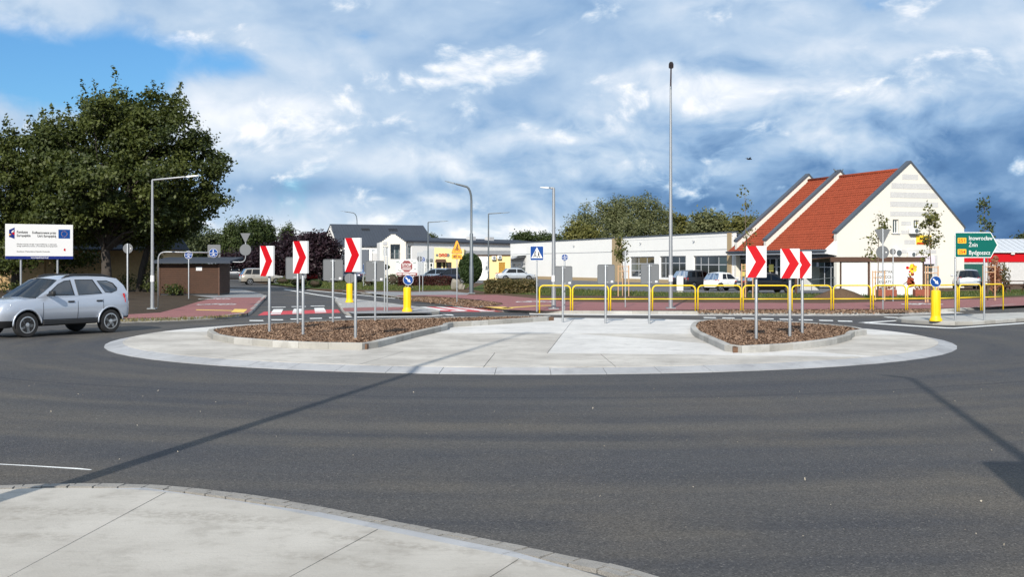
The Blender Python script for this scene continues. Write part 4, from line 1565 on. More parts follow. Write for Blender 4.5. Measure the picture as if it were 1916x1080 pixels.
# bent steel frames that carry signs over the cycle path
def bent_frame(name, pts, label, base_px, lev=KT):
    p_ = gp(*base_px, lev)
    t_ = thing(name, label, 'sign frame', (p_[0], p_[1], lev))
    k2 = p_[1] / F
    path = smooth_path([((x - base_px[0]) * k2, 0, za(y, p_[1]) - lev) for x, y in pts])
    mb_ = MB()
    mb_.tube(path, .033, 8)
    mb_.build('bent_tube', M['steel'], t_, True)
    return t_, p_, k2


def smooth_path(pts, r=.35):
    P = [Vector(q_) for q_ in pts]
    out = [P[0]]
    for i in range(1, len(P) - 1):
        a, b, c = P[i - 1], P[i], P[i + 1]
        ra = min(r, (a - b).length * .45, (c - b).length * .45)
        p0, p2 = b + (a - b).normalized() * ra, b + (c - b).normalized() * ra
        for j in range(6):
            t_ = j / 5
            out.append(p0 * (1 - t_) ** 2 + b * 2 * t_ * (1 - t_) + p2 * t_ ** 2)
    out.append(P[-1])
    return out


t, p, k_ = bent_frame('bent_sign_frame', [(296, 576), (296, 471.5), (412, 473)], 'long bent steel tube reaching out over the soil with a blue sign at its end', (296, 575.5))
zc = za(473.5, p[1]) - KT
xc = (400 - 296) * k_
mb = MB()
mb.plate(rounded_rect(24 * k_, 23.5 * k_, .03, xc, za(469.7, p[1]) - KT), .04, .052)
mb.build('back_plate', M['sign_back'], t)
mb = MB()
r_ = 8.3 * k_
mb.plate(disc(r_, xc, zc), -.055, -.043)
d_ = mb.build('sign_disc', M['white'], t)
mb = MB()
mb.plate(disc(r_ * .94, xc, zc), -.058, -.0555)
mb.build('sign_face', M['blue'], d_)
mb = MB()
mb.box(xc - r_ * .88, xc + r_ * .88, -.0615, -.0585, zc - .005, zc + .01)
figure(mb, xc - r_ * .05, zc + r_ * .12, r_ * .72, -.0625, -.0595)
bike(mb, xc, zc - r_ * .5, r_ * .75, -.0625, -.0595)
mb.build('pictogram', M['white'], d_)

t, p, k_ = bent_frame('bent_sign_frame', [(405.5, 553), (405.5, 489.5), (459.5, 491), (459.5, 437)], 'stepped bent steel tube beside the shed with grey sign backs on top', (405.5, 552.5))
xc = (459.5 - 405.5) * k_
mb = MB()
mb.plate(disc(10.8 * k_, xc, za(467.5, p[1]) - KT), -.05, -.038)
mb.build('disc_plate', M['sign_back'], t)
zt = za(445, p[1]) - KT
h_ = 9.5 * k_
mb = MB()
mb.plate([(xc - h_, zt + h_ * .9), (xc + h_, zt + h_ * .9), (xc + .04, zt - h_ * .85), (xc - .04, zt - h_ * .85)], -.05, -.038)
mb.build('triangle_plate', M['sign_back'], t)

# green direction sign
p = gp(1787.5, 599, KT)
k_ = p[1] / F
t = thing('direction_sign', 'green arrow direction sign with white place names on two posts', 'road sign', (p[0], p[1], KT))
mb = MB()
post(t, .032, za(440, p[1]) - KT)
post(t, .032, za(440, p[1]) - KT, ((1841.5 - 1787.5) * k_, .0))
x0, x1, xt = (1785 - 1787.5) * k_, (1852.5 - 1787.5) * k_, (1866.5 - 1787.5) * k_
zt, zb = za(434.5, p[1]) - KT, za(482.5, p[1]) - KT
zm = (zt + zb) / 2
outl = [(x0, zb + .03), (x0 + .03, zb), (x1, zb), (xt, zm), (x1, zt), (x0 + .03, zt), (x0, zt - .03)]
mb = MB()
mb.plate(outl, -.06, -.046)
bd = mb.build('board', M['white'], t)
q_ = .028
mb = MB()
mb.plate([(x0 + q_, zb + q_), (x1 - .01, zb + q_), (xt - q_ * 1.5, zm), (x1 - .01, zt - q_), (x0 + q_, zt - q_)], -.0635, -.0605)
mb.build('sign_face', M['green_sign'], bd)
hh = zt - zb
for txt, v, sz in (('Inowrocław', .69, .20), ('Żnin', .43, .20), ('Bydgoszcz', .125, .20)):
    text('lettering', txt, sz, M['white'], bd, x0 + .47, zb + v * hh, -.066, 'LEFT', .0015, {'Inowrocław': .80, 'Żnin': .29, 'Bydgoszcz': .72}[txt])
for txt, v in (('251', .58), ('254', .14)):
    mb = MB()
    mb.plate(rounded_rect(.29, .185, .02, x0 + .245, zb + v * hh + .08), -.0665, -.0638)
    npl = mb.build('number_panel', M['amber'], bd)
    text('lettering', txt, .16, M['red'], npl, x0 + .245, zb + v * hh + .025, -.069, 'CENTER', .001, .22)

# information board of the road works
Yb = 56.0
t = thing('information_board', 'white funding information board with a blue bottom stripe on two posts', 'board', (xa(74, Yb), Yb, KT - .01), R(30))
k_ = Yb / F
w, hh = 123 * k_ * .96, 65 * k_
zc = za(452, Yb) - KT
post(t, .05, zc, (-32 * k_, .08))
post(t, .05, zc, (32 * k_, .08))
mb = MB()
mb.cbox((0, 0, zc), (w, .035, hh), .006)
bd = mb.build('board', M['white'], t)
zb = zc - hh / 2
U = lambda u: -w / 2 + u * w
V = lambda v: zb + v * hh
mb = MB()
mb.box(-w / 2, w / 2, -.0225, -.019, zb, V(.085))
mb.build('stripe', M['navy'], bd)
mb = MB()
mb.plate([(U(.055), V(.83)), (U(.135), V(.90)), (U(.135), V(.575)), (U(.055), V(.63))], -.0225, -.019)
lg = mb.build('logo', M['navy'], bd)
mb = MB()
mb.plate([(U(.095), V(.80)), (U(.125), V(.835)), (U(.115), V(.76)), (U(.085), V(.75))], -.026, -.0235)
mb.build('logo_star', M['white'], lg)
mb = MB()
mb.plate([(U(.055), V(.715)), (U(.09), V(.70)), (U(.055), V(.665))], -.026, -.0235)
mb.build('logo_star', M['amber'], lg)
mb = MB()
mb.plate([(U(.10), V(.76)), (U(.135), V(.77)), (U(.135), V(.68)), (U(.10), V(.72))], -.026, -.0235)
mb.build('logo_star', M['red'], lg)
mb = MB()
mb.box(U(.78), U(.955), -.0225, -.019, V(.60), V(.86))
fl = mb.build('flag', M['blue'], bd)
mb = MB()
for i in range(12):
    a = 2 * math.pi * i / 12
    sx, sz = U(.8675) + .135 * math.cos(a), V(.73) + .135 * math.sin(a)
    mb.plate([(sx + .02 * (1 if j % 2 == 0 else .42) * math.sin(math.pi * j / 5), sz + .02 * (1 if j % 2 == 0 else .42) * math.cos(math.pi * j / 5)) for j in range(10)], -.0255, -.0235)
mb.build('flag_stars', M['amber'], fl)
text('lettering', 'Fundusze\nEuropejskie', .17, M['black'], bd, U(.165), V(.74), -.0225, 'LEFT', .003, .62)
text('lettering', 'Dofinansowane przez\nUnię Europejską', .165, M['black'], bd, U(.745), V(.73), -.0225, 'RIGHT', .003, 1.1)
text('lettering', 'Modernizacja drogi wojewódzkiej w zakresie\ndrogi dofinansowana z Funduszy Europejskich', .095, M['black'], bd, U(.165), V(.41), -.0225, 'LEFT', 0, 1.85)
text('lettering', 'Beneficjent: Województwo Kujawsko-Pomorskie', .09, M['black'], bd, U(.165), V(.20), -.0225, 'LEFT', 0, 1.5)
text('lettering', 'www.mapadotacji.gov.pl', .10, M['white'], bd, 0, V(.025), -.026, 'CENTER', .002, .8)
mb = MB()
mb.plate([(U(.875) + .06 * math.cos(R(a)) * k2, V(.27) + .075 * math.sin(R(a)) * k2) for a, k2 in ((90, 1), (50, .7), (20, 1), (-20, .6), (-60, 1), (-110, .8), (-150, 1), (170, .7), (130, 1))], -.0225, -.019)
mb.build('emblem', M['red'], bd)

# grey utility box and cabinet by the car park
p = gp(1272, 547.5, KT)
t = thing('utility_cabinet', 'white utility cabinet standing behind the tallest lamp post', 'cabinet', (p[0], p[1], KT - .01))
mb = MB()
mb.cbox((0, 0, .62), (.42, .3, .95), .012)
mb.build('case', M['render'], t)
mb = MB()
mb.cbox((0, 0, .09), (.36, .26, .2), .01)
mb.build('plinth', M['kerb'], t)
mb = MB()
mb.cbox((0, 0, 1.115), (.46, .34, .04), .01)
mb.build('lid', M['render_grey'], t)
# ------------------------------------------------------------------ trees, hedges, bushes
def leaf_cloud(name, pts, size, m_, parent, tint, nrm=None, aspect=.62):
    """one mesh of folded leaf quads at pts; size and tint per leaf"""
    n = len(pts)
    v = RNG.normal(0, 1, (n, 3))
    if nrm is not None:
        v = v * .75 + nrm
    v /= np.linalg.norm(v, axis=1)[:, None] + 1e-9
    a = RNG.normal(0, 1, (n, 3))
    u = np.cross(v, a)
    u /= np.linalg.norm(u, axis=1)[:, None] + 1e-9
    w = np.cross(v, u)
    s_ = size[:, None]
    V = np.empty((n, 4, 3))
    V[:, 0] = pts - u * s_ * .5
    V[:, 1] = pts + w * s_ * aspect * .5 + v * s_ * .10
    V[:, 2] = pts + u * s_ * .5
    V[:, 3] = pts - w * s_ * aspect * .5 + v * s_ * .10
    me = bpy.data.meshes.new(name)
    me.vertices.add(4 * n)
    me.vertices.foreach_set('co', V.ravel())
    me.loops.add(4 * n)
    me.loops.foreach_set('vertex_index', np.arange(4 * n, dtype=np.int32))
    me.polygons.add(n)
    me.polygons.foreach_set('loop_start', np.arange(0, 4 * n, 4, dtype=np.int32))
    me.polygons.foreach_set('loop_total', np.full(n, 4, dtype=np.int32))
    me.update(calc_edges=True)
    at = me.attributes.new('tint', 'FLOAT', 'FACE')
    at.data.foreach_set('value', np.clip(tint, 0, 1).astype(np.float32))
    return finish_mesh(name, me, m_, parent)


def clumps_in(lobes, n, shell=.55):
    """clump centres spread through a set of ellipsoids, denser towards the skin; returns centres and outward directions"""
    vol = np.array([l[3] * l[4] * l[5] for l in lobes], float) ** .75
    k_ = RNG.choice(len(lobes), n, p=vol / vol.sum())
    d_ = RNG.normal(0, 1, (n, 3))
    d_ /= np.linalg.norm(d_, axis=1)[:, None]
    r_ = RNG.uniform(0, 1, n) ** (shell / 1.5)
    L = np.array(lobes, float)[k_]
    wob = 1 + RNG.normal(0, .07, n)
    return L[:, :3] + d_ * (r_ * wob)[:, None] * L[:, 3:6], d_


def tree(name, label, base, lobes, nclump, nleaf, crad, lsize, m_, trunk_r=.25, trunk_h=2.5, group=None, limbs=26, shell=.5, lean=(0, 0), bark=None, cat='tree', flat=.75, fork=None, droop=0.0, aspect=.62, tight=.5, shoots=0):
    t = thing(name, label, cat, base, 0, group)
    C, D = clumps_in(lobes, nclump, shell)
    C[:, 2] = np.maximum(C[:, 2], trunk_h * .55)
    # trunk, then limbs that bend up and out to some of the clumps
    mb_ = MB()
    topz = sum(l[2] for l in lobes) / len(lobes)
    cx_, cy_ = sum(l[0] for l in lobes) / len(lobes), sum(l[1] for l in lobes) / len(lobes)
    path = [Vector((0, 0, -.1)), Vector((lean[0] * .3, lean[1] * .3, trunk_h * .5)), Vector((lean[0], lean[1], trunk_h)), Vector((lean[0] * 1.2 + cx_ * .4, lean[1] * 1.2 + cy_ * .4, (trunk_h + topz) / 2)), Vector((cx_, cy_, topz))]
    mb_.tube(path, [trunk_r * 1.3, trunk_r, trunk_r * .85, trunk_r * .5, trunk_r * .15], 10)
    mb_.build('trunk', bark or M['bark_grey'], t, True)
    mb_ = MB()
    pick = RNG.choice(nclump, min(limbs, nclump), replace=False)
    for i in pick:
        e = Vector(C[i])
        f_ = random.uniform(.0, .55)
        s0 = path[2].lerp(path[3], f_) if f_ > .15 else path[1].lerp(path[2], .75 + f_)
        midp = s0.lerp(e, .5) + Vector((random.uniform(-.3, .3), random.uniform(-.3, .3), .12 * (e - s0).length))
        r0 = trunk_r * random.uniform(.22, .5) * (1 - f_ * .5)
        mb_.tube([s0, s0.lerp(midp, .5) + Vector((0, 0, .05)), midp, midp.lerp(e, .55), e], [r0, r0 * .85, r0 * .6, r0 * .35, r0 * .12], 6, False)
    mb_.build('limbs', bark or M['bark_grey'], t, True)
    # leaves
    idx = np.repeat(np.arange(nclump), nleaf)
    n = len(idx)
    cr = crad * RNG.uniform(.6, 1.35, nclump)
    off = RNG.normal(0, tight, (n, 3)) * cr[idx][:, None]
    off[:, 2] *= flat
    P = C[idx] + off
    if droop:
        P[:, 2] -= np.abs(RNG.normal(0, droop, n))
    ct = RNG.uniform(0, 1, nclump)
    if shoots:
        # upright leafy shoots that break the outline
        o_ = np.argsort(-(C[:, 2] + .5 * np.abs(C[:, 0] - cx_)) + RNG.normal(0, 1.0, nclump))[:shoots]
        S_, I_ = [], []
        for i in o_:
            ln = random.uniform(.5, 1.5)
            m3 = int(26 * ln)
            f_ = RNG.uniform(0, 1, m3)
            dirn = np.array([D[i, 0] * .45 + random.uniform(-.2, .2), D[i, 1] * .4, 1.0 if D[i, 2] > -.1 else .2])
            S_.append(C[i] + dirn * (f_ * ln + .3)[:, None] + RNG.normal(0, .16, (m3, 3)) * (1.1 - f_ * .6)[:, None])
            I_ += [i] * m3
        P = np.concatenate([P] + S_)
        idx = np.concatenate([idx, np.array(I_)])
        n = len(idx)
    tint = .55 * ct[idx] + .45 * RNG.uniform(0, 1, n)
    size = lsize * RNG.uniform(.6, 1.35, n)
    nrm = D[idx] * .5 + np.array([0, 0, .55])
    cro = leaf_cloud('crown', P, size, m_, t, tint, nrm, aspect)
    return t


LM = {
    'maple': leaf_material('maple_leaf', (.017, .030, .008), (.092, .108, .024), .24),
    'willow': leaf_material('willow_leaf', (.075, .092, .040), (.215, .220, .105), .3),
    'lime': leaf_material('pale_green_leaf', (.075, .085, .022), (.20, .185, .055), .3),
    'poplar': leaf_material('poplar_leaf', (.030, .050, .016), (.085, .110, .034), .25),
    'far': leaf_material('far_leaf', (.045, .065, .028), (.11, .125, .055), .25),
    'purple': leaf_material('purple_plum_leaf', (.009, .005, .009), (.034, .015, .022), .12),
    'thuja': leaf_material('evergreen_spray', (.018, .036, .012), (.050, .080, .024), .15),
    'hedge': leaf_material('hedge_leaf', (.050, .055, .018), (.17, .125, .055), .25),
    'barberry': leaf_material('barberry_leaf', (.028, .010, .010), (.090, .028, .022), .2),
    'young': leaf_material('young_tree_leaf', (.060, .075, .020), (.185, .180, .060), .35),
    'autumn': leaf_material('reddish_leaf', (.20, .075, .045), (.42, .20, .12), .35),
    'flower': leaf_material('white_petals', (.50, .52, .42), (.75, .75, .66), .2),
}

# big maples by the information board
YB = 76.0
k_ = YB / F
bx = xa(200, YB)
def L_(px_, py_, rx, rz, dy=0.0, ry=None, Y=YB, base=None):
    """lobe given by its place in the photograph, relative to a tree base"""
    b0 = base if base is not None else bx
    return (xa(px_, Y) - b0, dy, za(py_, Y) - KT, rx * Y / F, (ry or rx) * Y / F, rz * Y / F)


tree('maple_tree', 'tallest broad dark green maple behind the information board', (bx, YB, KT),
     [L_(235, 235, 82, 62), L_(150, 290, 105, 75, 1), L_(300, 265, 75, 62, -.5), L_(345, 310, 72, 62, .5), L_(230, 350, 130, 62, -2), L_(280, 215, 62, 45), L_(190, 210, 50, 42, 1), L_(400, 320, 38, 32), L_(370, 372, 45, 30, .6), L_(320, 395, 42, 30), L_(140, 415, 75, 36, 2.5), L_(245, 425, 60, 30, 2.5), L_(190, 385, 90, 35, 1), L_(160, 408, 85, 32, -2), L_(290, 415, 62, 32, -1.5), L_(240, 395, 80, 30, 2)],
     600, 140, .95, .25, LM['maple'], .33, 3.0, 'big maples', 60, .30, lean=(-.1, 0), tight=.40, shoots=70, flat=.62)
Y2 = 80.0
b2x = xa(30, Y2)
tree('maple_tree', 'dark maple with low boughs whose crown hangs over the information board', (b2x, Y2, KT),
     [L_(60, 300, 68, 62, 0, None, Y2, b2x), L_(20, 360, 85, 80, -1, None, Y2, b2x), L_(-60, 330, 100, 100, 0, None, Y2, b2x), L_(80, 380, 70, 60, 0, None, Y2, b2x), L_(45, 480, 48, 28, -2.5, 40, Y2, b2x), L_(110, 425, 60, 40, 0, None, Y2, b2x), L_(68, 240, 20, 36, 0, None, Y2, b2x), L_(20, 440, 80, 45, 2, None, Y2, b2x), L_(110, 470, 60, 30, 2, None, Y2, b2x)],
     330, 140, .95, .25, LM['maple'], .30, 2.6, 'big maples', 40, .30, tight=.40, shoots=36, flat=.62)
Y3 = 78.5
b3x = xa(262, Y3)
tree('maple_tree', 'forked maple trunk with ivy beside the ochre wall', (b3x, Y3, KT), [L_(300, 380, 70, 45, 0, None, Y3, b3x), L_(330, 410, 55, 35, 0, None, Y3, b3x), L_(255, 410, 60, 40, 0, None, Y3, b3x), L_(352, 398, 34, 30, 0, None, Y3, b3x), L_(300, 435, 50, 26, 2, None, Y3, b3x), L_(210, 440, 55, 26, 2.5, None, Y3, b3x)],
     135, 130, .85, .24, LM['maple'], .26, 2.9, 'big maples', 24, .35, lean=(.5, 0), tight=.40, flat=.62)
# second stem of the forked maple with ivy
t = thing('maple_tree', 'leaning side stem of the forked maple, wrapped in ivy', 'tree', (b3x + .35, Y3 - .15, KT), 0, 'big maples')
mb = MB()
mb.tube([(0, 0, -.1), (.35, 0, .9), (.95, .1, 2.6), (1.5, .2, 4.5), (1.8, .3, 6.0)], [.24, .19, .16, .12, .07], 10)
mb.build('trunk', M['bark_grey'], t, True)
pp = np.stack([RNG.uniform(-.1, 1.2, 900), RNG.normal(-.1, .25, 900), RNG.uniform(.1, 3.4, 900)], 1)
pp[:, 0] = pp[:, 2] * .36 + RNG.normal(0, .24, 900)
leaf_cloud('ivy', pp, np.full(900, .15), LM['maple'], t, RNG.uniform(.2, 1, 900))

# low shrubs at the foot of the wall
for i, (px_, py_, w_, h_) in enumerate(((238, 545, 1.0, 1.3), (290, 547, .8, .9), (325, 553, .8, .7), (20, 548, 1.6, .8))):
    p = gp(px_, py_, KT)
    t = thing('wild_shrub', ['wild shrub beside the ivy-clad maple stem', 'small wild shrub behind the galvanised lamp post', 'small wild shrub before the boards of the brown shed', 'broad low wild shrub under the information board'][i], 'shrub', (p[0], p[1], KT), 0, 'wild shrubs at the ochre wall')
    mb = MB()
    for j in range(5):
        mb.tube([(0, 0, -.02), (random.uniform(-.3, .3) * w_, random.uniform(-.2, .2), h_ * .7)], [.015, .006], 5)
    mb.build('stem', M['bark_grey'], t)
    n = 420
    leaf_cloud('foliage', RNG.normal(0, 1, (n, 3)) * np.array([w_ * .4, .35, h_ * .22]) + np.array([0, 0, h_ * .5]), np.full(n, .14), LM['maple'], t, RNG.uniform(0, 1, n))

# --- trees in the background
def far_tree(label, px_, Y, top, lobes_px, m_, ncl, nl, crad, ls, group, tr=.25, th=3.0, shell=.45, name='background_tree', **kw):
    b0 = xa(px_, Y)
    lob = [(xa(a, Y) - b0, dy, za(b, Y), rx * Y / F, rx * Y / F * .8, rz * Y / F) for a, b, rx, rz, dy in lobes_px]
    return tree(name, label, (b0, Y, 0), lob, ncl, nl, crad, ls, m_, tr, th, group, 16, shell, **kw)


g_ = 'trees behind the white shop'
far_tree('large grey-green willow rising behind the white shop', 1185, 150, 360, [(1185, 405, 55, 42, 0), (1120, 415, 46, 38, 0), (1095, 425, 36, 28, 0), (1225, 420, 42, 36, 0), (1170, 430, 70, 30, -2), (1205, 385, 32, 26, 0), (1145, 392, 26, 22, 0)], LM['willow'], 560, 46, 1.0, .36, g_, droop=.35, aspect=.35, shell=.35, tight=.42)
far_tree('yellow-green bush crown left of the willow, over the white shop roof', 1088, 142, 425, [(1088, 440, 32, 18, 0), (1075, 432, 18, 15, 0)], LM['lime'], 90, 40, .7, .34, g_, tr=.15)
far_tree('olive tree crown between the willow and the round pale tree', 1262, 160, 400, [(1262, 425, 26, 24, 0), (1285, 432, 22, 18, 0)], LM['lime'], 110, 40, .9, .36, g_)
far_tree('round pale tree beside the red roof, behind the white shop', 1328, 150, 395, [(1328, 422, 34, 28, 0), (1310, 430, 26, 20, 0), (1345, 425, 26, 24, 0)], LM['willow'], 190, 44, .8, .34, g_)
far_tree('olive tree crown touching the edge of the red roof', 1395, 145, 400, [(1390, 425, 30, 24, 0), (1410, 430, 26, 20, 0)], LM['lime'], 120, 42, .8, .34, g_)
far_tree('dark green tree crown over the corner of the white shop', 985, 190, 432, [(985, 446, 16, 13, 0), (972, 450, 12, 12, 0)], LM['poplar'], 70, 40, .9, .36, g_)
far_tree('low dark tree crown next to the lamp post over the white shop', 1020, 195, 437, [(1018, 449, 18, 12, 0), (1040, 452, 18, 11, 0)], LM['poplar'], 80, 40, .9, .36, g_)
g_ = 'trees behind the brown shed'
for i, (x, tp, w_) in enumerate(((432, 420, 17), (453, 412, 17), (472, 411, 16), (488, 413, 16), (505, 422, 15))):
    far_tree(['first poplar of the row, next to the rounded grey-green trees', 'second poplar of the row, behind the stepped sign frame', 'middle poplar of the dark row of five', 'fourth poplar of the row, before its last', 'last and shortest poplar of the row, nearest the purple trees'][i], x, 185 + 3 * i, tp, [(x, (tp + 470) / 2 + 10, w_, (480 - tp) / 2 + 6, 0), (x, tp + 22, w_ * .6, 24, 0)], LM['poplar'], 90, 55, .8, .34, g_, name='poplar_tree', flat=1.5, tight=.38)
far_tree('small single poplar with a pointed top beside the curved lamp', 537, 190, 421, [(535, 450, 13, 26, 0), (540, 438, 8, 18, 0)], LM['poplar'], 70, 42, .8, .34, g_, name='poplar_tree', flat=1.5, tight=.38)
for i, (x, y, w_, h_) in enumerate(((345, 455, 26, 28), (382, 452, 30, 28), (412, 462, 22, 24), (360, 470, 40, 22))):
    far_tree(['rounded grey-green tree closest to the maple crown, behind the shed', 'widest rounded grey-green tree behind the brown shed', 'rounded grey-green tree beside the first poplar', 'lowest broad grey-green tree over the shed roof'][i], x, 215 + 5 * i, y - h_, [(x, y, w_, h_, 0), (x + 8, y + 8, w_ * .8, h_ * .8, 0)], LM['far'], 120, 42, 1.1, .42, g_)
g_ = 'dark purple plum trees'
far_tree('dark purple plum tree beside the anthracite roof', 598, 128, 434, [(600, 478, 40, 36, 0), (618, 482, 24, 32, 0), (590, 462, 30, 26, 0), (575, 485, 32, 28, 0)], LM['purple'], 330, 50, .75, .30, g_, tr=.2, th=1.6)
far_tree('dark purple plum tree behind the first chevron boards', 540, 132, 438, [(548, 476, 42, 36, 0), (515, 486, 34, 30, 0), (570, 465, 26, 26, 0), (500, 492, 20, 20, 0)], LM['purple'], 330, 50, .75, .30, g_, tr=.2, th=1.6)
far_tree('dark spreading tree behind the stepped bent sign frame', 455, 125, 470, [(462, 488, 36, 14, 0), (490, 484, 26, 20, 0), (430, 486, 24, 10, 0)], LM['purple'], 130, 46, .7, .3, g_, tr=.15, th=1.3)
far_tree('distant tree top between the roofs of the halls', 808, 240, 440, [(806, 450, 10, 10, 0), (815, 454, 8, 7, 0)], LM['far'], 40, 36, .9, .4, 'distant trees')
g_ = 'distant trees'
far_tree('distant tree at the end of the red striped market', 1925, 170, 440, [(1925, 452, 24, 16, 0)], LM['far'], 60, 36, .9, .4, g_)
# treeline that closes the horizon
n = 26000
xs = RNG.uniform(-190, 260, n)
hh = 5.5 + 2.2 * np.sin(xs * .09) + 1.5 * np.sin(xs * .31 + 1)
pp = np.stack([xs, RNG.uniform(330, 345, n), RNG.uniform(0, 1, n) * hh], 1)
tag(leaf_cloud('far_woodland', pp, RNG.uniform(.7, 1.4, n), LM['far'], None, RNG.uniform(0, 1, n)), 'far belt of woodland along the horizon', kind='stuff')

# --- clipped bushes
def bush(name, label, p, size, n, ls, m_, box=False, cat='bush', group=None, rz=0.0, noise=.06, stem=.1):
    t = thing(name, label, cat, p, rz, group)
    w_, d_, h_ = size
    if box:
        f_ = RNG.integers(0, 3, n)
        P = RNG.uniform(-.5, .5, (n, 3))
        s_ = RNG.choice([-.5, .5], n)
        P[f_ == 0, 0] = s_[f_ == 0]
        P[f_ == 1, 1] = -.5
        P[f_ == 2, 2] = .5
        P = P * np.array([w_, d_, h_]) + np.array([0, 0, h_ / 2]) + RNG.normal(0, noise, (n, 3))
        P[:, 2] = np.maximum(P[:, 2], .02)
        core = MB()
        core.box(-w_ / 2 * .94, w_ / 2 * .94, -d_ / 2 * .9, d_ / 2 * .9, 0, h_ * .92)
    else:
        D_ = RNG.normal(0, 1, (n, 3))
        D_ /= np.linalg.norm(D_, axis=1)[:, None]
        P = D_ * (1 - np.abs(RNG.normal(0, noise, n)))[:, None] * np.array([w_ / 2, d_ / 2, h_ / 2]) + np.array([0, 0, h_ / 2 + stem])
        core = MB()
        core.lathe([(.01, stem + h_ * .05), (w_ * .3, stem + h_ * .14), (w_ * .44, stem + h_ * .4), (w_ * .44, stem + h_ * .6), (w_ * .3, stem + h_ * .86), (.01, stem + h_ * .95)], 14)
    if noise < .3:
        core.build('twigs', M['soil'], t)
    if stem > .1:
        mb_ = MB()
        mb_.lathe([(.10, -.05), (.07, stem + h_ * .3)], 8)
        mb_.build('trunk', M['bark_grey'], t)
    leaf_cloud('foliage', P, ls * RNG.uniform(.6, 1.4, n), m_, t, RNG.uniform(0, 1, n))
    return t


p = gp(880, 541, KT)
bush('round_bush', 'large clipped round evergreen bush beside the dark lamp post', p, (44 * p[1] / F, 44 * p[1] / F, 56 * p[1] / F), 9000, .16, LM['thuja'], stem=.45)
p = gp(955, 549, KT)
bush('hedge', 'brownish clipped hedge in front of the silver saloon', (p[0], p[1] + .4, KT), (86 * p[1] / F, 1.3, 21 * p[1] / F), 6500, .14, LM['hedge'], True, 'hedge', noise=.09)
for (a, b, lb) in ((748, 770, 'dark red clipped hedge block under the protest banner'), (776, 803, 'dark red clipped hedge block beside the thin sign posts'), (806, 842, 'dark red clipped hedge block next to the boulder')):
    Y = 98.0
    bush('barberry_hedge', lb, (xa((a + b) / 2, Y), Y, KT), ((b - a) * Y / F, 1.0, (531 - 518) * Y / F + .15), 2200, .13, LM['barberry'], True, 'hedge', 'dark red hedge blocks', noise=.07)
for i, (px_, py_, w_, h_, m_) in enumerate(((690, 536, 22, 20, 'flower'), (735, 534, 26, 20, 'flower'), (705, 528, 34, 22, 'thuja'), (590, 538, 26, 14, 'thuja'), (560, 536, 30, 14, 'poplar'), (530, 532, 26, 12, 'poplar'), (765, 541, 12, 7, 'flower'), (715, 500, 30, 12, 'thuja'))):
    p = gp(px_, py_, KT) if py_ > 520 else (xa(px_, 150), 150, 1.2)
    lb = {0: 'bush with white blossoms behind the round sign back', 1: 'bush with white blossoms beside the protest banner', 2: 'green bush between the blossoming bushes', 3: 'low green shrub under the purple plum tree', 4: 'low green shrub behind a chevron board',
          5: 'low green shrub beside the champagne hatchback', 6: 'clump of small white flowers on the lawn', 7: 'green bush in front of the white balcony wall'}[i]
    t = bush('shrub', lb, p, (w_ * p[1] / F, w_ * p[1] / F * .8, h_ * p[1] / F), 1500, .15, LM['thuja'] if m_ == 'flower' else LM[m_], False, 'shrub', 'shrubs on the lawn', noise=.25, stem=.03)
    if m_ == 'flower':
        n = 130
        D_ = RNG.normal(0, 1, (n, 3))
        D_ /= np.linalg.norm(D_, axis=1)[:, None]
        leaf_cloud('blossoms', D_ * np.array([w_ / 2, w_ * .4, h_ / 2]) * p[1] / F * 1.02 + np.array([0, 0, h_ * p[1] / F * .55]), np.full(n, .17), LM['flower'], t, RNG.uniform(0, 1, n))

# boulder
p = gp(853, 541, KT)
bm = bmesh.new()
bmesh.ops.create_icosphere(bm, subdivisions=3, radius=1)
for v in bm.verts:
    c_ = v.co.copy()
    f_ = 1 + .16 * math.sin(3.1 * c_.x + 1.3) * math.cos(2.7 * c_.z) + .10 * math.sin(7 * c_.y + 4 * c_.z) + random.uniform(-.03, .03)
    v.co = Vector((c_.x * .44 * (1 - .35 * max(0, c_.z)), c_.y * .4, (c_.z + .72) * .52)) * f_
me = bpy.data.meshes.new('boulder')
bm.to_mesh(me)
bm.free()
o = finish_mesh('boulder', me, M['stone'], None, 25)
o.location = (p[0], p[1], KT - .08)
tag(o, 'pale upright boulder beside the clipped round bush', 'boulder')
me2 = me.copy()
o2 = bpy.data.objects.new('boulder', me2)
COL.objects.link(o2)
o2.location = (p[0] + .42, p[1] - .15, KT - .1)
o2.scale = (.7, .7, .62)
o2.rotation_euler = (0, 0, 1.9)
tag(o2, 'smaller pale stone leaning on the upright boulder', 'boulder')


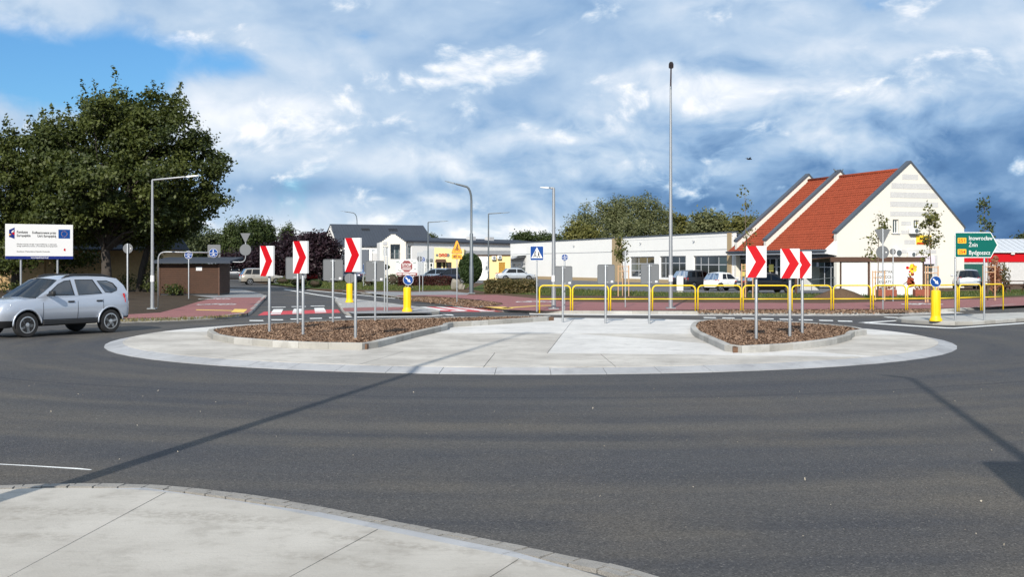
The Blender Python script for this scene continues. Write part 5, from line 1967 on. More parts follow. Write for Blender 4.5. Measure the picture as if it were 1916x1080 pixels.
# --- young staked trees
def young_tree(px_, py_, top, crown_px, m_, n, label, stake_top, stakes=3, wpx=20, slbl=None):
    p_ = gp(px_, py_, KT)
    hgt = za(top, p_[1]) - KT
    k2 = p_[1] / F
    t_ = thing('young_tree', label, 'tree', (p_[0], p_[1], KT), 0, 'young staked trees')
    mb_ = MB()
    bend = random.uniform(-.15, .15)
    stem_ = [Vector((0, 0, -.05)), Vector((.03, 0, hgt * .35)), Vector((bend, .02, hgt * .7)), Vector((bend * 1.3, 0, hgt))]
    mb_.tube(stem_, [.035, .028, .018, .005], 7)
    tips = []
    lo = (za(crown_px, p_[1]) - KT) / hgt
    for i in range(16):
        f_ = random.uniform(lo, .93)
        s0 = stem_[1].lerp(stem_[2], (f_ - .35) / .35) if f_ < .7 else stem_[2].lerp(stem_[3], (f_ - .7) / .3)
        a = random.uniform(0, 2 * math.pi)
        L2 = wpx * k2 * random.uniform(.5, 1.05) * (1.15 - f_ * .6)
        e = s0 + Vector((math.cos(a) * L2, math.sin(a) * L2, L2 * random.uniform(.5, 1.3)))
        mb_.tube([s0, s0.lerp(e, .5) - Vector((0, 0, .04)), e], [.010, .007, .003], 5, False)
        tips += [s0.lerp(e, u) for u in (.45, .7, .9, 1.0)]
    tips += [stem_[2].lerp(stem_[3], u) for u in (.5, .75, .95, 1.02)]
    mb_.build('trunk', M['twig'], t_, True)
    tp = np.array([tuple(v) for v in tips])
    P = tp[RNG.integers(0, len(tp), n)] + RNG.normal(0, .13, (n, 3))
    leaf_cloud('crown', P, RNG.uniform(.10, .22, n), m_, t_, RNG.uniform(0, 1, n))
    # stakes
    sh = za(stake_top, p_[1]) - KT
    s_ = thing('tree_stakes', slbl or label.replace('young tree', 'wooden stakes of the young tree'), 'tree stakes', (p_[0], p_[1], KT), 0, 'wooden tree stakes')
    R_ = .36
    pos_ = [(R_ * math.cos(R(a)), R_ * math.sin(R(a))) for a in (-150, -30, 90)][:stakes]
    for x, y in pos_:
        mb_ = MB()
        mb_.lathe([(.035, -.1), (.035, sh), (.02, sh + .01)], 8, (x, y, 0))
        mb_.build('stake', M['stake'], s_, 40)
    for z_ in (sh - .06, sh - .35):
        for i in range(len(pos_)):
            a, b = pos_[i], pos_[(i + 1) % len(pos_)]
            mb_ = MB()
            mb_.tube([(a[0] * 1.05, a[1] * 1.05, z_), (b[0] * 1.05, b[1] * 1.05, z_)], .022, 6)
            mb_.build('crossbar', M['stake'], s_)


young_tree(1166, 554, 440, 492, LM['young'], 480, 'young tree with a narrow crown before the white shop', 497, wpx=13)
young_tree(1397, 557, 352, 478, LM['young'], 170, 'sparse young tree with a tall thin top before the red roof', 494, wpx=22)
young_tree(1642, 562, 402, 490, LM['young'], 330, 'young tree with a loose crown behind the triangle sign back', 507, wpx=26)
young_tree(1741, 566, 386, 492, LM['young'], 560, 'young tree with a dense crown behind the yellow bollard', 498, wpx=26)
young_tree(1848, 562, 371, 470, LM['poplar'], 330, 'young tree whose top rises above the green direction sign', 497, wpx=18)
p = gp(1861, 556, KT)
t = bush('autumn_shrub', 'slender young shrub with reddish leaves behind the green sign', p, (26 * p[1] / F, .8, 74 * p[1] / F), 620, .17, LM['autumn'], False, 'shrub', None, noise=.5, stem=.15)
t = bush('dry_shrub', 'dry brown shrub against the red striped market wall', gp(1877, 548, KT), (1.0, .8, 2.0), 500, .15, LM['hedge'], False, 'shrub', None, noise=.4, stem=.1)
for i, (a, b) in enumerate(((1640, 1676), (1710, 1745))):
    Y = 66.5
    t = thing('flower_planter', ['red brick planter under the lettering of the stand wall', 'red brick planter under the printed bouquet'][i], 'planter', (xa((a + b) / 2, Y), Y, KT), 0, 'red planters')
    w_ = (b - a) * Y / F
    mb = MB()
    mb.cbox((0, 0, .2), (w_, .5, .42), .03)
    mb.build('box', M['brick_red'], t)
    n = 180
    leaf_cloud('plants', RNG.uniform(-.5, .5, (n, 3)) * np.array([w_, .4, .3]) + np.array([0, 0, .5]), np.full(n, .13), LM['autumn'], t, RNG.uniform(0, 1, n))
# heap of earth by the stand
mb = MB()
vs, fs = [], []
nn, mm = 22, 8
for j in range(mm + 1):
    for i in range(nn):
        a = 2 * math.pi * i / nn
        r_ = 1 - j / mm
        vs.append((1.6 * r_ * math.cos(a) * (1 + .1 * math.sin(3 * a)), .9 * r_ * math.sin(a), .62 * (1 - r_ ** 1.6) + random.uniform(-.02, .03) - .02))
for j in range(mm):
    for i in range(nn):
        fs.append((j * nn + i, j * nn + (i + 1) % nn, (j + 1) * nn + (i + 1) % nn, (j + 1) * nn + i))
mb.add(vs, fs)
o = mb.build('earth_heap', M['soil_pale'], None, True)
p = gp(1572, 560, KT)
o.location = (p[0], p[1], KT - .03)
tag(o, 'low heap of brown earth before the stand', 'earth heap')
# ------------------------------------------------------------------ buildings
def wall_poly(mb_, outer, holes, y0, y1):
    """upright wall in x,z with openings, front at y0, back at y1, reveals included"""
    rings = [outer] + holes
    tris = tessellate_polygon([[Vector((p[0], p[1], 0)) for p in r] for r in rings])
    flat = [p for r in rings for p in r]
    nn = len(flat)
    vs = [(p[0], y0, p[1]) for p in flat] + [(p[0], y1, p[1]) for p in flat]
    fs = []
    for t_ in tris:
        a, b, c = (flat[i] for i in t_)
        cr_ = (b[0] - a[0]) * (c[1] - a[1]) - (b[1] - a[1]) * (c[0] - a[0])
        t_ = tuple(t_) if cr_ > 0 else tuple(t_)[::-1]
        fs.append(t_)
        fs.append(tuple(i + nn for i in t_[::-1]))
    o_ = 0
    for r in rings:
        m_ = len(r)
        for i in range(m_):
            fs.append((o_ + i, o_ + (i + 1) % m_, nn + o_ + (i + 1) % m_, nn + o_ + i))
        o_ += m_
    return mb_.add(vs, fs)


def rect(x0, x1, z0, z1):
    return [(x0, z0), (x1, z0), (x1, z1), (x0, z1)]


def window(parent, x0, x1, z0, z1, y, cols=(), rows=(), fw=.06, fm=None, gm=None, fn=None, name='window'):
    """framed window: the frame is a part, every pane a sub-part"""
    fm, gm = fm or M['frame_grey'], gm or M['glass_dark']
    xs = [x0] + [x0 + (x1 - x0) * c for c in cols] + [x1]
    zs = [z0] + [z0 + (z1 - z0) * r for r in rows] + [z1]
    mb_ = MB()
    for i, x in enumerate(xs):
        a, b = (x, x + fw) if i == 0 else (x - fw, x) if i == len(xs) - 1 else (x - fw / 2, x + fw / 2)
        mb_.box(a, b, y, y + .06, z0, z1)
    for i, z in enumerate(zs):
        a, b = (z, z + fw) if i == 0 else (z - fw, z) if i == len(zs) - 1 else (z - fw / 2, z + fw / 2)
        mb_.box(x0 + .001, x1 - .001, y + .002, y + .058, a, b)
    if fn:
        mb_.v = [fn(v) for v in mb_.v]
    w_ = mb_.build(name, fm, parent)
    for i in range(len(xs) - 1):
        for j in range(len(zs) - 1):
            mb_ = MB()
            mb_.box(xs[i] + fw * .4, xs[i + 1] - fw * .4, y + .025, y + .035, zs[j] + fw * .4, zs[j + 1] - fw * .4)
            if fn:
                mb_.v = [fn(v) for v in mb_.v]
            g_ = gm if not isinstance(gm, list) else random.choice(gm)
            mb_.build('pane', g_, w_)
    return w_


CXY = Vector((25.1, 88.0))
ANG = math.atan(.373)
e1 = Vector((math.cos(ANG), math.sin(ANG)))
e2 = Vector((-math.sin(ANG), math.cos(ANG)))
ZG = .10


def fx(x):
    """place along the gable front for a photograph column; and the depth there"""
    k2 = (x - CX) / F
    u = (k2 * CXY.y - CXY.x) / (e1.x - k2 * e1.y)
    return u, CXY.y + u * e1.y


def fz(x, y):
    return za(y, fx(x)[1]) - ZG


def sy(x):
    """distance behind the gable front along the street side for a column; and the depth there"""
    k2 = (x - CX) / F
    t_ = (CXY.x - k2 * CXY.y) / (-e2.x + k2 * e2.y)
    return t_, CXY.y + t_ * e2.y


# ---- house with red tiled roof
hs = thing('gabled_house', 'cream gabled house with red tiled roof and slate topped gable walls', 'house', (CXY.x, CXY.y, ZG), ANG)
AX, AZZ, WX, SL, SR = 6.97, 10.0, 12.34, 4.35, 4.85
EX = -.78
slope = (AZZ - .55 - 3.05) / (AX - EX)
holes = []
wins = []
for xl, xr, yt, yb_ in ((1670.5, 1681.5, 410.5, 436.5), (1709.5, 1720, 412, 437)):
    a, b = fx(xl)[0], fx(xr)[0]
    z1, z0 = fz(xl, yt), fz(xl, yb_)
    holes.append(rect(a, b, z0, z1))
    wins.append((a, b, z0, z1))
a, b = fx(1729)[0], fx(1749)[0]
holes.append(rect(a, b, .15, 1.95))
mb = MB()
wall_poly(mb, [(0, 0), (WX, 0), (WX, SR), (AX, AZZ), (0, SL)], holes, 0, .35)
mb.build('front_gable', M['render_cream'], hs)
for a0, b0, z0, z1 in wins:
    w_ = window(hs, a0, b0, z0, z1, .16, (.55,), (), .07, M['frame_white'], M['glass_teal'])
    mb = MB()
    mb.box(a0 - .1, b0 + .1, -.09, .14, z0 - .06, z0 - .003)
    mb.build('sill', M['frame_grey'], w_)
window(hs, a, b, .15, 1.95, .16, (.5,), (.62,), .07, M['frame_white'], M['glass_teal'], name='door')
# slate coping on every gable wall
def coping(y0, y1, name='coping'):
    mb_ = MB()
    th = .17
    for (xa_, za_, xb_, zb_) in ((-.06 if y0 < 1 else -.55, SL - .05 if y0 < 1 else SL - .45, AX, AZZ), (AX, AZZ, WX + .06, SR - .05)):
        vs = [(xa_, y0, za_), (xb_, y0, zb_), (xb_, y0, zb_ + th), (xa_, y0, za_ + th), (xa_, y1, za_), (xb_, y1, zb_), (xb_, y1, zb_ + th), (xa_, y1, za_ + th)]
        mb_.add(vs, [(0, 1, 2, 3), (7, 6, 5, 4), (3, 2, 6, 7), (0, 3, 7, 4), (1, 5, 6, 2), (0, 4, 5, 1)])
    return mb_.build(name, M['slate'], hs)


coping(-.10, .48)
PY = (9.0, 13.6)
for y0 in PY:
    mb = MB()
    mb.plate([(-.5, 3.0), (WX, 3.0), (WX, SR), (AX, AZZ), (-.5, SL - .41)], y0, y0 + .35)
    mb.build('parapet_gable', M['render_cream'], hs)
    coping(y0 - .10, y0 + .48)
# tiles: one curved sheet per slope section, every tile modelled
def tiled(y0, y1):
    mb_ = MB()
    Lr = math.hypot(AX - EX, slope * (AX - EX))
    rows, cols = round(Lr / .34), round((y1 - y0) / .30)
    nx, nz = -slope / math.hypot(1, slope), 1 / math.hypot(1, slope)
    for r_ in range(rows):
        vs, fs = [], []
        prof = (0, .035, .05, .035, 0, -.012)
        ys = [y0 + (y1 - y0) * (c + q_ / 6) / cols for c in range(cols) for q_ in range(6)] + [y1]
        jit = random.uniform(-.006, .006)
        for (f_, lift) in ((r_ / rows, .045 + jit), ((r_ + 1.06) / rows, .012 + jit)):
            x, z = EX + (AX - EX) * f_, 3.05 + slope * (AX - EX) * f_
            for i, y in enumerate(ys):
                h_ = prof[i % 6] + lift
                vs.append((x + nx * h_, y, z + nz * h_))
        m_ = len(ys)
        x, z = EX + (AX - EX) * r_ / rows, 3.05 + slope * (AX - EX) * r_ / rows
        for i, y in enumerate(ys):
            vs.append((x, y, z))
        for i in range(m_ - 1):
            fs.append((i, m_ + i, m_ + i + 1, i + 1))
            fs.append((2 * m_ + i, i, i + 1, 2 * m_ + i + 1))
        mb_.add(vs, fs)
    o_ = mb_.build('roof_tiles', M['tile'], hs)
    o_['kind'] = 'stuff'


tiled(.36, PY[0] - .02)
tiled(PY[0] + .36, PY[1] - .02)
mb = MB()
mb.add([(EX, .3, 3.0), (EX, 14.8, 3.0), (AX, 14.8, 3.0 + slope * (AX - EX)), (AX, .3, 3.0 + slope * (AX - EX)), (WX + .5, .3, 4.0), (WX + .5, 14.8, 4.0)], [(0, 3, 2, 1), (3, 4, 5, 2)])
mb.build('roof_deck', M['tile'], hs)
mb = MB()
mb.tube([(AX, .4, AZZ - .47), (AX, 13.6, AZZ - .47)], .14, 8)
mb.build('ridge_cap', M['tile'], hs, True)
mb = MB()
mb.tube([(EX - .08, .1, 2.98), (EX - .08, 14.8, 2.98)], .09, 8)
mb.build('gutter', M['slate'], hs, True)
mb = MB()
mb.box(EX - .02, .55, .05, 14.7, 2.72, 2.88)
mb.build('soffit', M['render_grey'], hs)
mb = MB()
mb.add([(EX - .1, -.04, 2.72), (.0, -.04, 2.60), (.0, -.04, 3.75), (EX - .1, -.04, 3.05), (EX - .1, .3, 2.72), (0, .3, 2.60), (0, .3, 3.75), (EX - .1, .3, 3.05)], [(0, 1, 2, 3), (7, 6, 5, 4), (0, 3, 7, 4), (0, 4, 5, 1)])
mb.build('eaves_end_board', M['render'], hs)
mb = MB()
mb.box(WX - .3, WX, .35, 14.9, 0, 4.4)
mb.build('side_wall', M['render_cream'], hs)
mb = MB()
mb.box(0, WX, 14.6, 14.9, 0, 4.4)
mb.build('rear_wall', M['render_cream'], hs)
side = lambda v: (v[1], 15.0 - v[0], v[2])        # x along the street side (0 = rear), y = depth into the house
mb = MB()
mb.box(0, 14.65, .42, .55, 2.45, 2.71)
mb.v = [side(v) for v in mb.v]
mb.build('lintel', M['slate'], hs)
xs_ = [.35, 3.3, 6.2, 9.2, 12.0, 14.6]
for i in range(5):
    window(hs, xs_[i], xs_[i + 1] - .15, .1, 2.44, .45, (.33, .67), (.68,), .06, M['frame_grey'], [M['glass_dark'], M['glass_teal']], side, 'shop_window')
for i in range(6):
    mb = MB()
    mb.box(xs_[i] - .15, xs_[i] - .005, .40, .60, 0, 2.44)
    mb.v = [side(v) for v in mb.v]
    mb.build('pier', M['render_tan'] if i == 0 else M['frame_grey'], hs)
M['poster'] = mat('yellow_poster', (.80, .66, .15), .6, var=.15, vscale=9)
for (u, z0, z1, w_) in ((.65, 1.45, 1.95, .9), (.55, .85, 1.25, .75), (1.45, .85, 1.25, .75), (5.0, 1.3, 1.9, .7), (7.2, 1.0, 1.6, .6)):
    mb = MB()
    mb.box(u, u + w_, .425, .435, z0, z1)
    mb.v = [side(v) for v in mb.v]
    mb.build('poster', M['poster'], hs)
# grey plaster bands on the front
for (xl, xr, yt, yb_) in ((1688, 1718, 326, 336), (1668, 1742, 343, 353.5), (1665.5, 1755, 360, 370.5), (1665.5, 1755.5, 377.5, 387.5), (1665.5, 1755, 396, 405), (1686, 1705, 414, 421.5), (1686, 1703, 431, 438), (1692, 1712, 449, 457), (1680, 1752, 467.5, 474.5)):
    a, b = fx(xl)[0], fx(xr)[0]
    z1, z0 = fz((xl + xr) / 2, yt), fz((xl + xr) / 2, yb_)
    mb = MB()
    mb.box(a, b, -.012, -.002, z0, z1)
    mb.build('plaster_band', M['stripe'], hs)
mb = MB()
a, b = fx(1747.5)[0], fx(1754)[0]
mb.box(a, b, -.012, -.002, .3, fz(1750, 478))
mb.build('plaster_band', M['stripe'], hs)
# air conditioners
def ac_unit(parent, a, b, z0, z1, y=-.38):
    mb_ = MB()
    mb_.cbox(((a + b) / 2, y / 2 - .03, (z0 + z1) / 2), (b - a, abs(y) - .08, z1 - z0), .02)
    u_ = mb_.build('air_conditioner', M['frame_white'], parent)
    mb_ = MB()
    r_ = min(b - a, z1 - z0) * .40
    mb_.lathe([(r_, y + .008), (r_, y - .004), (r_ * .75, y - .004)], 16, (a + (b - a) * .6, .0, (z0 + z1) / 2), 'y')
    mb_.build('fan_grille', M['dark_steel'], u_)
    mb_ = MB()
    mb_.box(a + .05, b - .05, y + .05, -.003, z0 - .06, z0 - .003)
    mb_.build('bracket', M['dark_steel'], u_)


for (xl, xr, yt, yb_) in ((1699, 1716.5, 427, 437.5), (1669.5, 1681.5, 466.5, 481), (1697, 1708.5, 471.5, 481.5)):
    ac_unit(hs, fx(xl)[0], fx(xr)[0], fz(xl, yb_), fz(xl, yt))
# banner and shop sign
M['banner_yellow'] = mat('yellow_banner', (.86, .56, .03), .6, var=.12, vscale=6)
M['banner_lilac'] = mat('pale_lilac_sign', (.68, .62, .72), .6)
a, b = fx(1714)[0], fx(1742)[0]
mb = MB()
mb.box(a, b, -.05, -.015, fz(1728, 457.5), fz(1728, 440.5))
bn = mb.build('banner', M['banner_yellow'], hs)
mb = MB()
mb.box(a + .05, b - .02, -.0535, -.0505, fz(1728, 457), fz(1728, 454))
mb.build('banner_print', M['red'], bn)
mb = MB()
for i in range(5):
    x_ = a + .25 + i * .28
    z_ = fz(1728, 452.5)
    mb.plate([(x_, z_), (x_ + .2, z_ + .02), (x_ + .16, z_ + .2), (x_ + .04, z_ + .17)], -.0535, -.0505)
mb.build('banner_print', M['orange'], bn)
a, b = fx(1710)[0], fx(1748)[0]
mb = MB()
mb.box(a, b, -.06, -.015, fz(1729, 494), fz(1729, 479))
mb.build('shop_sign', M['banner_lilac'], hs)
# two birds on the second gable
for i, off in enumerate((-.35, .35)):
    q_ = CXY + e1 * (AX + off) + e2 * (PY[0] + .2)
    t = thing('pigeon', ['pigeon on the slate gable top, over the longer roof slope', 'pigeon on the slate gable top, beyond its peak'][i], 'bird', (q_.x, q_.y, ZG + AZZ + .17 - abs(off) * .8 + .02), random.uniform(0, 3), 'pigeons on the gable')
    mb = MB()
    mb.tube([(-.22, 0, .10), (-.12, 0, .13), (0, 0, .16), (.08, 0, .22), (.11, 0, .29), (.15, 0, .30), (.19, 0, .29)], [.015, .05, .075, .06, .04, .035, .008], 8)
    for s_ in (-.03, .03):
        mb.tube([(0, s_, -.02), (0, s_, .1)], .008, 5)
    mb.build('body', M['dark_steel'], t, True)

# ---- long white shop
u_end = sy(955)[0]
P0 = CXY + e2 * u_end
sh = thing('white_shop', 'long low white shop with dark roof edge and grey framed windows', 'shop', (P0.x, P0.y, ZG), math.atan2(-e2.y, -e2.x))
ux = lambda x: u_end - sy(x)[0]
HW = 4.78
u_house = u_end - 15.0
ops = []
for xl, xr, z0, z1, cols, rows in ((1178.5, 1224, .55, 2.72, (.33, .67), (.32, .66)), (1234, 1283, .52, 2.74, (.2, .42, .72), (.68,)), (1297, 1361, .08, 2.72, (.2, .42, .72), (.68,))):
    ops.append((ux(xl), ux(xr), z0, z1, cols, rows))
e_a, e_b = ux(958.5), ux(983)
ops.append((e_a, e_b, .1, 2.1, (.3, .62), (.75,)))
mb = MB()
wall_poly(mb, rect(0, u_house, 0, 3.22), [rect(o_[0], o_[1], o_[2], o_[3]) for o_ in ops], 0, .3)
mb.build('front_wall', M['render'], sh)
mb = MB()
mb.box(0, u_house, .02, .3, 3.22, 3.30)
mb.build('groove', M['frame_grey'], sh)
mb = MB()
mb.box(0, u_house, -.01, .3, 3.30, HW)
mb.build('fascia_wall', M['render'], sh)
mb = MB()
mb.box(ux(1170), u_house, -.016, -.011, 4.46, 4.49)
mb.build('groove', M['frame_grey'], sh)
mb = MB()
mb.box(-.1, u_house + .1, -.09, .45, HW, HW + .10)
mb.build('roof_edge', M['slate'], sh)
mb = MB()
mb.box(0, u_house, .3, 16, HW - .3, HW - .05)
mb.build('roof', M['roof_dark'], sh)
mb = MB()
mb.box(0, .3, .3, 16, 0, HW - .31)
mb.box(0, u_house, 15.7, 16, 0, HW - .31)
mb.build('rear_walls', M['render'], sh)
mb = MB()
mb.box(0, u_house, -.03, -.004, 0, .38)
for o_ in ops[2:3]:
    pass
mb.build('plinth', M['render_tan'], sh)
for (xl, xr, z0) in ((1146, 1163.5, .0), (1361.5, 1369.5, .0)):
    mb = MB()
    mb.box(ux(xl), ux(xr), -.07, -.035, z0, HW - .002)
    mb.build('pilaster', M['render_tan'], sh)
for o_ in ops[:3]:
    window(sh, o_[0], o_[1], o_[2], o_[3], .14, o_[4], o_[5], .09, M['frame_grey'], [M['glass_dark'], M['glass_teal'], M['glass_dark']], name='shop_window')
o_ = ops[3]
window(sh, o_[0], o_[1], o_[2], o_[3], .14, o_[4], o_[5], .12, M['frame_white'], [M['glass_teal'], M['stripe']], name='entrance')
# curved canopy over the far entrance
mb = MB()
cw = e_b - e_a
vs, fs = [], []
for i in range(9):
    f_ = i / 8
    x = e_a - .4 + (cw + .8) * f_
    z = 2.35 + .55 * f_ + .12 * math.sin(math.pi * f_ * 2)
    vs += [(x, -1.3, z), (x, -.03, z + .1), (x, -1.3, z + .14), (x, -.03, z + .24)]
for i in range(8):
    a, b = i * 4, i * 4 + 4
    fs += [(a, b, b + 1, a + 1), (a + 2, a + 3, b + 3, b + 2), (a, a + 2, b + 2, b), (a + 1, b + 1, b + 3, a + 3)]
mb.add(vs, fs)
mb.build('canopy', M['render_grey'], sh)
mb = MB()
mb.box(e_a - .1, e_b + .1, -.05, -.02, 2.25, 3.1)
mb.build('sign_panel', M['stripe'], sh)
for x in (1010, 1075, 1200, 1300):
    mb = MB()
    q_ = ux(x)
    mb.cbox((q_, -.13, 4.15), (.16, .18, .12), .02)
    mb.build('wall_lamp', M['frame_grey'], sh)

# ---- vegetable stand: brown timber frame with a printed white wall
Ys = 69.0
ks = Ys / F
st = thing('vegetable_stand', 'brown timber stand with printed white wall panels and a flat dark roof', 'stand', (xa(1573, Ys), Ys, KT - .02))
zs_ = lambda y: za(y, Ys) - KT
X_ = lambda x: (x - 1573) * ks
mb = MB()
mb.box(X_(1553), X_(1730.5), -.12, .04, zs_(489.5), zs_(482))
mb.build('front_beam', M['brown_wood'], st)
for x, y in ((1517, 3.6), (1626, .1), (1727.5, .1), (1575, .1), (1640, 3.4)):
    mb = MB()
    mb.box(X_(x) - .07, X_(x) + .07, y - .07, y + .07, -.05, zs_(489))
    mb.build('post', M['brown_wood'], st)
mb = MB()
mb.add([(X_(1553), -.1, zs_(480.5)), (X_(1730), -.1, zs_(480.5)), (X_(1735), 4.2, zs_(484.5)), (X_(1500), 4.2, zs_(487)),
        (X_(1553), -.1, zs_(481.9)), (X_(1730), -.1, zs_(481.9)), (X_(1735), 4.2, zs_(489)), (X_(1500), 4.2, zs_(491))], [(0, 1, 2, 3), (7, 6, 5, 4), (0, 4, 5, 1), (3, 7, 4, 0), (2, 6, 7, 3), (1, 5, 6, 2)])
mb.build('roof', M['brown_wood'], st)
for (a, b) in ((1574.5, 1623), (1629, 1725.5)):
    mb = MB()
    mb.box(X_(a), X_(b), -.035, 0.0, .02, zs_(490))
    wp = mb.build('wall_panel', M['white'], st)
    if a > 1600:
        for txt, y in (('WARZYWA', 511), ('-OWOCE-', 520.5), ('-KWIATY-', 530)):
            text('lettering', txt, .27, M['black'], wp, X_(1656), zs_(y), -.037, 'CENTER', .004, 27 * ks if txt != '-OWOCE-' else 26 * ks)
        # printed bouquet
        cols = [M['orange'], M['red'], M['amber'], M['tile'], M['poster'], M['yellow']]
        mbs = {}
        for i in range(34):
            c_ = random.choice(cols)
            m_ = mbs.setdefault(c_.name, (MB(), c_))[0]
            aa, rr = random.uniform(0, 6.28), random.uniform(0, .30)
            m_.plate([(X_(1706) + rr * math.cos(aa) + u_, zs_(504) + rr * math.sin(aa) * 1.1 + v_) for u_, v_ in disc(random.uniform(.05, .12), n=9)], -.0385 - i * .0002, -.0365)
        for i in range(12):
            m_ = mbs.setdefault('tile', (MB(), M['tile']))[0]
            m_.plate([(X_(1704) + random.uniform(-.2, .2) + u_, zs_(527) + random.uniform(-.28, .28) + v_) for u_, v_ in disc(random.uniform(.05, .10), n=8)], -.0385 - i * .0002, -.0365)
        m_ = mbs.setdefault('stalk', (MB(), M['brown_wood']))[0]
        m_.plate([(X_(1699), zs_(512)), (X_(1701.5), zs_(511)), (X_(1706), zs_(520)), (X_(1703), zs_(521))], -.038, -.0362)
        m_.plate([(X_(1689), zs_(533)), (X_(1690), zs_(531)), (X_(1700), zs_(523)), (X_(1701), zs_(525))], -.0382, -.0362)
        for nm, (m_, c_) in mbs.items():
            m_.build('bouquet_print', c_, wp)
# display table and crates seen through the open bay
mb = MB()
mb.box(X_(1528), X_(1566), 3.9, 3.95, .25, zs_(499))
mb.build('back_panel', M['stripe'], st)
mb = MB()
mb.tube([(X_(1530), 1.4, .1), (X_(1530), 1.4, .95), (X_(1570), .9, 1.1), (X_(1570), .9, .1)], .025, 6)
mb.build('rail', M['dark_steel'], st)

# ---- market with the red stripe
Ym = 112.0
mk = thing('market_hall', 'pale grey market hall with a red stripe and light metal roof', 'market', (xa(1800, Ym), Ym, ZG), R(-4))
km = Ym / F
zz = lambda y: za(y, Ym) - ZG
Wm = 16.5
mb = MB()
mb.box(0, Wm, 0, .3, 0, zz(490.5))
mb.box(0, .3, .3, 14, 0, zz(471))
mb.build('wall', M['stripe'], mk)
mb = MB()
mb.box(-.05, Wm, -.08, .3, zz(490.4), zz(471.5))
mb.build('red_stripe', M['red'], mk)
mb = MB()
mb.add([(-.2, -.35, zz(471)), (Wm, -.35, zz(471)), (Wm, 5.5, zz(445)), (-.2, 5.5, zz(445)), (-.2, -.35, zz(473)), (Wm, -.35, zz(473)), (Wm, 5.5, zz(471)), (-.2, 5.5, zz(471))], [(0, 1, 2, 3), (0, 4, 5, 1), (3, 7, 4, 0), (1, 5, 6, 2), (2, 6, 7, 3)])
M['sheet_roof'] = mat('light_sheet_roof', (.58, .60, .62), .5, .2, var=.06, vscale=1)
mb.build('roof', M['sheet_roof'], mk)
for i in range(28):
    mb = MB()
    x = -.1 + i * .6
    mb.add([(x, -.34, zz(471) + .003), (x + .05, -.34, zz(471) + .003), (x + .05, 5.4, zz(445) + .003), (x, 5.4, zz(445) + .003), (x + .025, -.34, zz(471) + .05), (x + .025, 5.4, zz(445) + .05)], [(0, 4, 5, 3), (4, 1, 2, 5)])
    mb.build('roof_seam', M['sheet_roof'], mk)
for x in (1882, 1950, 2020):
    mb = MB()
    mb.box((x - 1800) * km - .03, (x - 1800) * km + .03, -.03, -.002, 0, zz(490.6))
    mb.build('joint_strip', M['frame_white'], mk)
mb = MB()
mb.cbox(((1891 - 1800) * km, -.2, zz(475)), (.35, .2, .18), .03)
mb.build('floodlight', M['frame_white'], mk)
# green container
Yc = 101.0
ct = thing('green_container', 'dark green container kiosk between the house and the market', 'container', (xa(1802, Yc), Yc, ZG))
wc = (1841 - 1802) * Yc / F
hc = za(494, Yc) - ZG
M['container'] = mat('dark_green_steel', (.006, .075, .062), .5, var=.1, vscale=2)
mb = MB()
mb.cbox((wc / 2, 1.2, hc / 2), (wc, 2.4, hc), .04)
bd = mb.build('shell', M['container'], ct)
for i in range(9):
    mb = MB()
    x = .1 + i * (wc - .2) / 8
    mb.box(x - .03, x + .03, -.03, -.002, .12, hc - .12)
    mb.build('corrugation_rib', M['container'], bd)
text('lettering', 'DOM', .24, M['white'], bd, wc * .42, hc * .52, -.036, 'LEFT', .004)
# picnic tables
for i, (x, y) in enumerate(((1858, 548), (1902, 546))):
    p = gp(x, y, KT)
    t = thing('picnic_table', ['picnic table beside the reddish shrub', 'picnic table before the plain market wall'][i], 'table', (p[0], p[1], KT), 0, 'picnic tables')
    mb = MB()
    mb.box(-.9, .9, -.35, .35, .70, .75)
    mb.build('table_top', M['brown_wood'], t)
    for s_ in (-.72, .72):
        mb = MB()
        mb.box(-.9, .9, s_ - .13, s_ + .13, .42, .46)
        mb.build('bench_seat', M['brown_wood'], t)
    for sx in (-.65, .65):
        mb = MB()
        mb.box(sx - .04, sx + .04, -.78, .78, .34, .418)
        mb.build('brace', M['brown_wood'], t)
        for sy_ in (-1, 1):
            mb = MB()
            mb.tube([(sx, sy_ * .55, -.02), (sx, sy_ * .2, .7)], .05, 6)
            mb.build('leg', M['brown_wood'], t)

# ---- hall with anthracite roof
Yh = 198.0
hl = thing('anthracite_hall', 'white hall under a large plain anthracite gable roof', 'hall', (xa(618, Yh), Yh, 0), R(25))
Lh, zr, ze = 17.4, 9.05, 5.35
mb = MB()
mb.add([(-.4, -5.3, ze - .1), (Lh + .4, -5.3, ze - .1), (Lh - .2, 0, zr), (0, 0, zr), (-.4, -5.3, ze - .3), (Lh + .4, -5.3, ze - .3), (Lh + .4, 5.3, ze - .1), (-.4, 5.3, ze - .1)], [(0, 1, 2, 3), (0, 4, 5, 1), (3, 2, 6, 7)])
rf = mb.build('roof', M['roof_dark'], hl)
for i in range(34):
    mb = MB()
    x = -.2 + i * .52
    mb.add([(x, -5.28, ze - .09), (x + .04, -5.28, ze - .09), (x + .04, -.05, zr - .035), (x, -.05, zr - .035), (x + .02, -5.28, ze - .03), (x + .02, -.05, zr + .02)], [(0, 4, 5, 3), (4, 1, 2, 5)])
    mb.build('roof_seam', M['roof_dark'], rf)
mb = MB()
mb.plate([(-5, 0), (5, 0), (5, ze - .3), (0, zr - .25), (-5, ze - .3)], 0, .25)
mb.v = [(v[1], v[0], v[2]) for v in mb.v]
mb.build('gable_wall', M['render'], hl)
mb = MB()
mb.box(.26, Lh, -5, -4.75, 0, ze - .31)
mb.build('front_wall', M['render'], hl)
mb = MB()
mb.box(Lh - .25, Lh - .003, -4.74, 5, 0, ze - .31)
mb.build('side_wall', M['render'], hl)
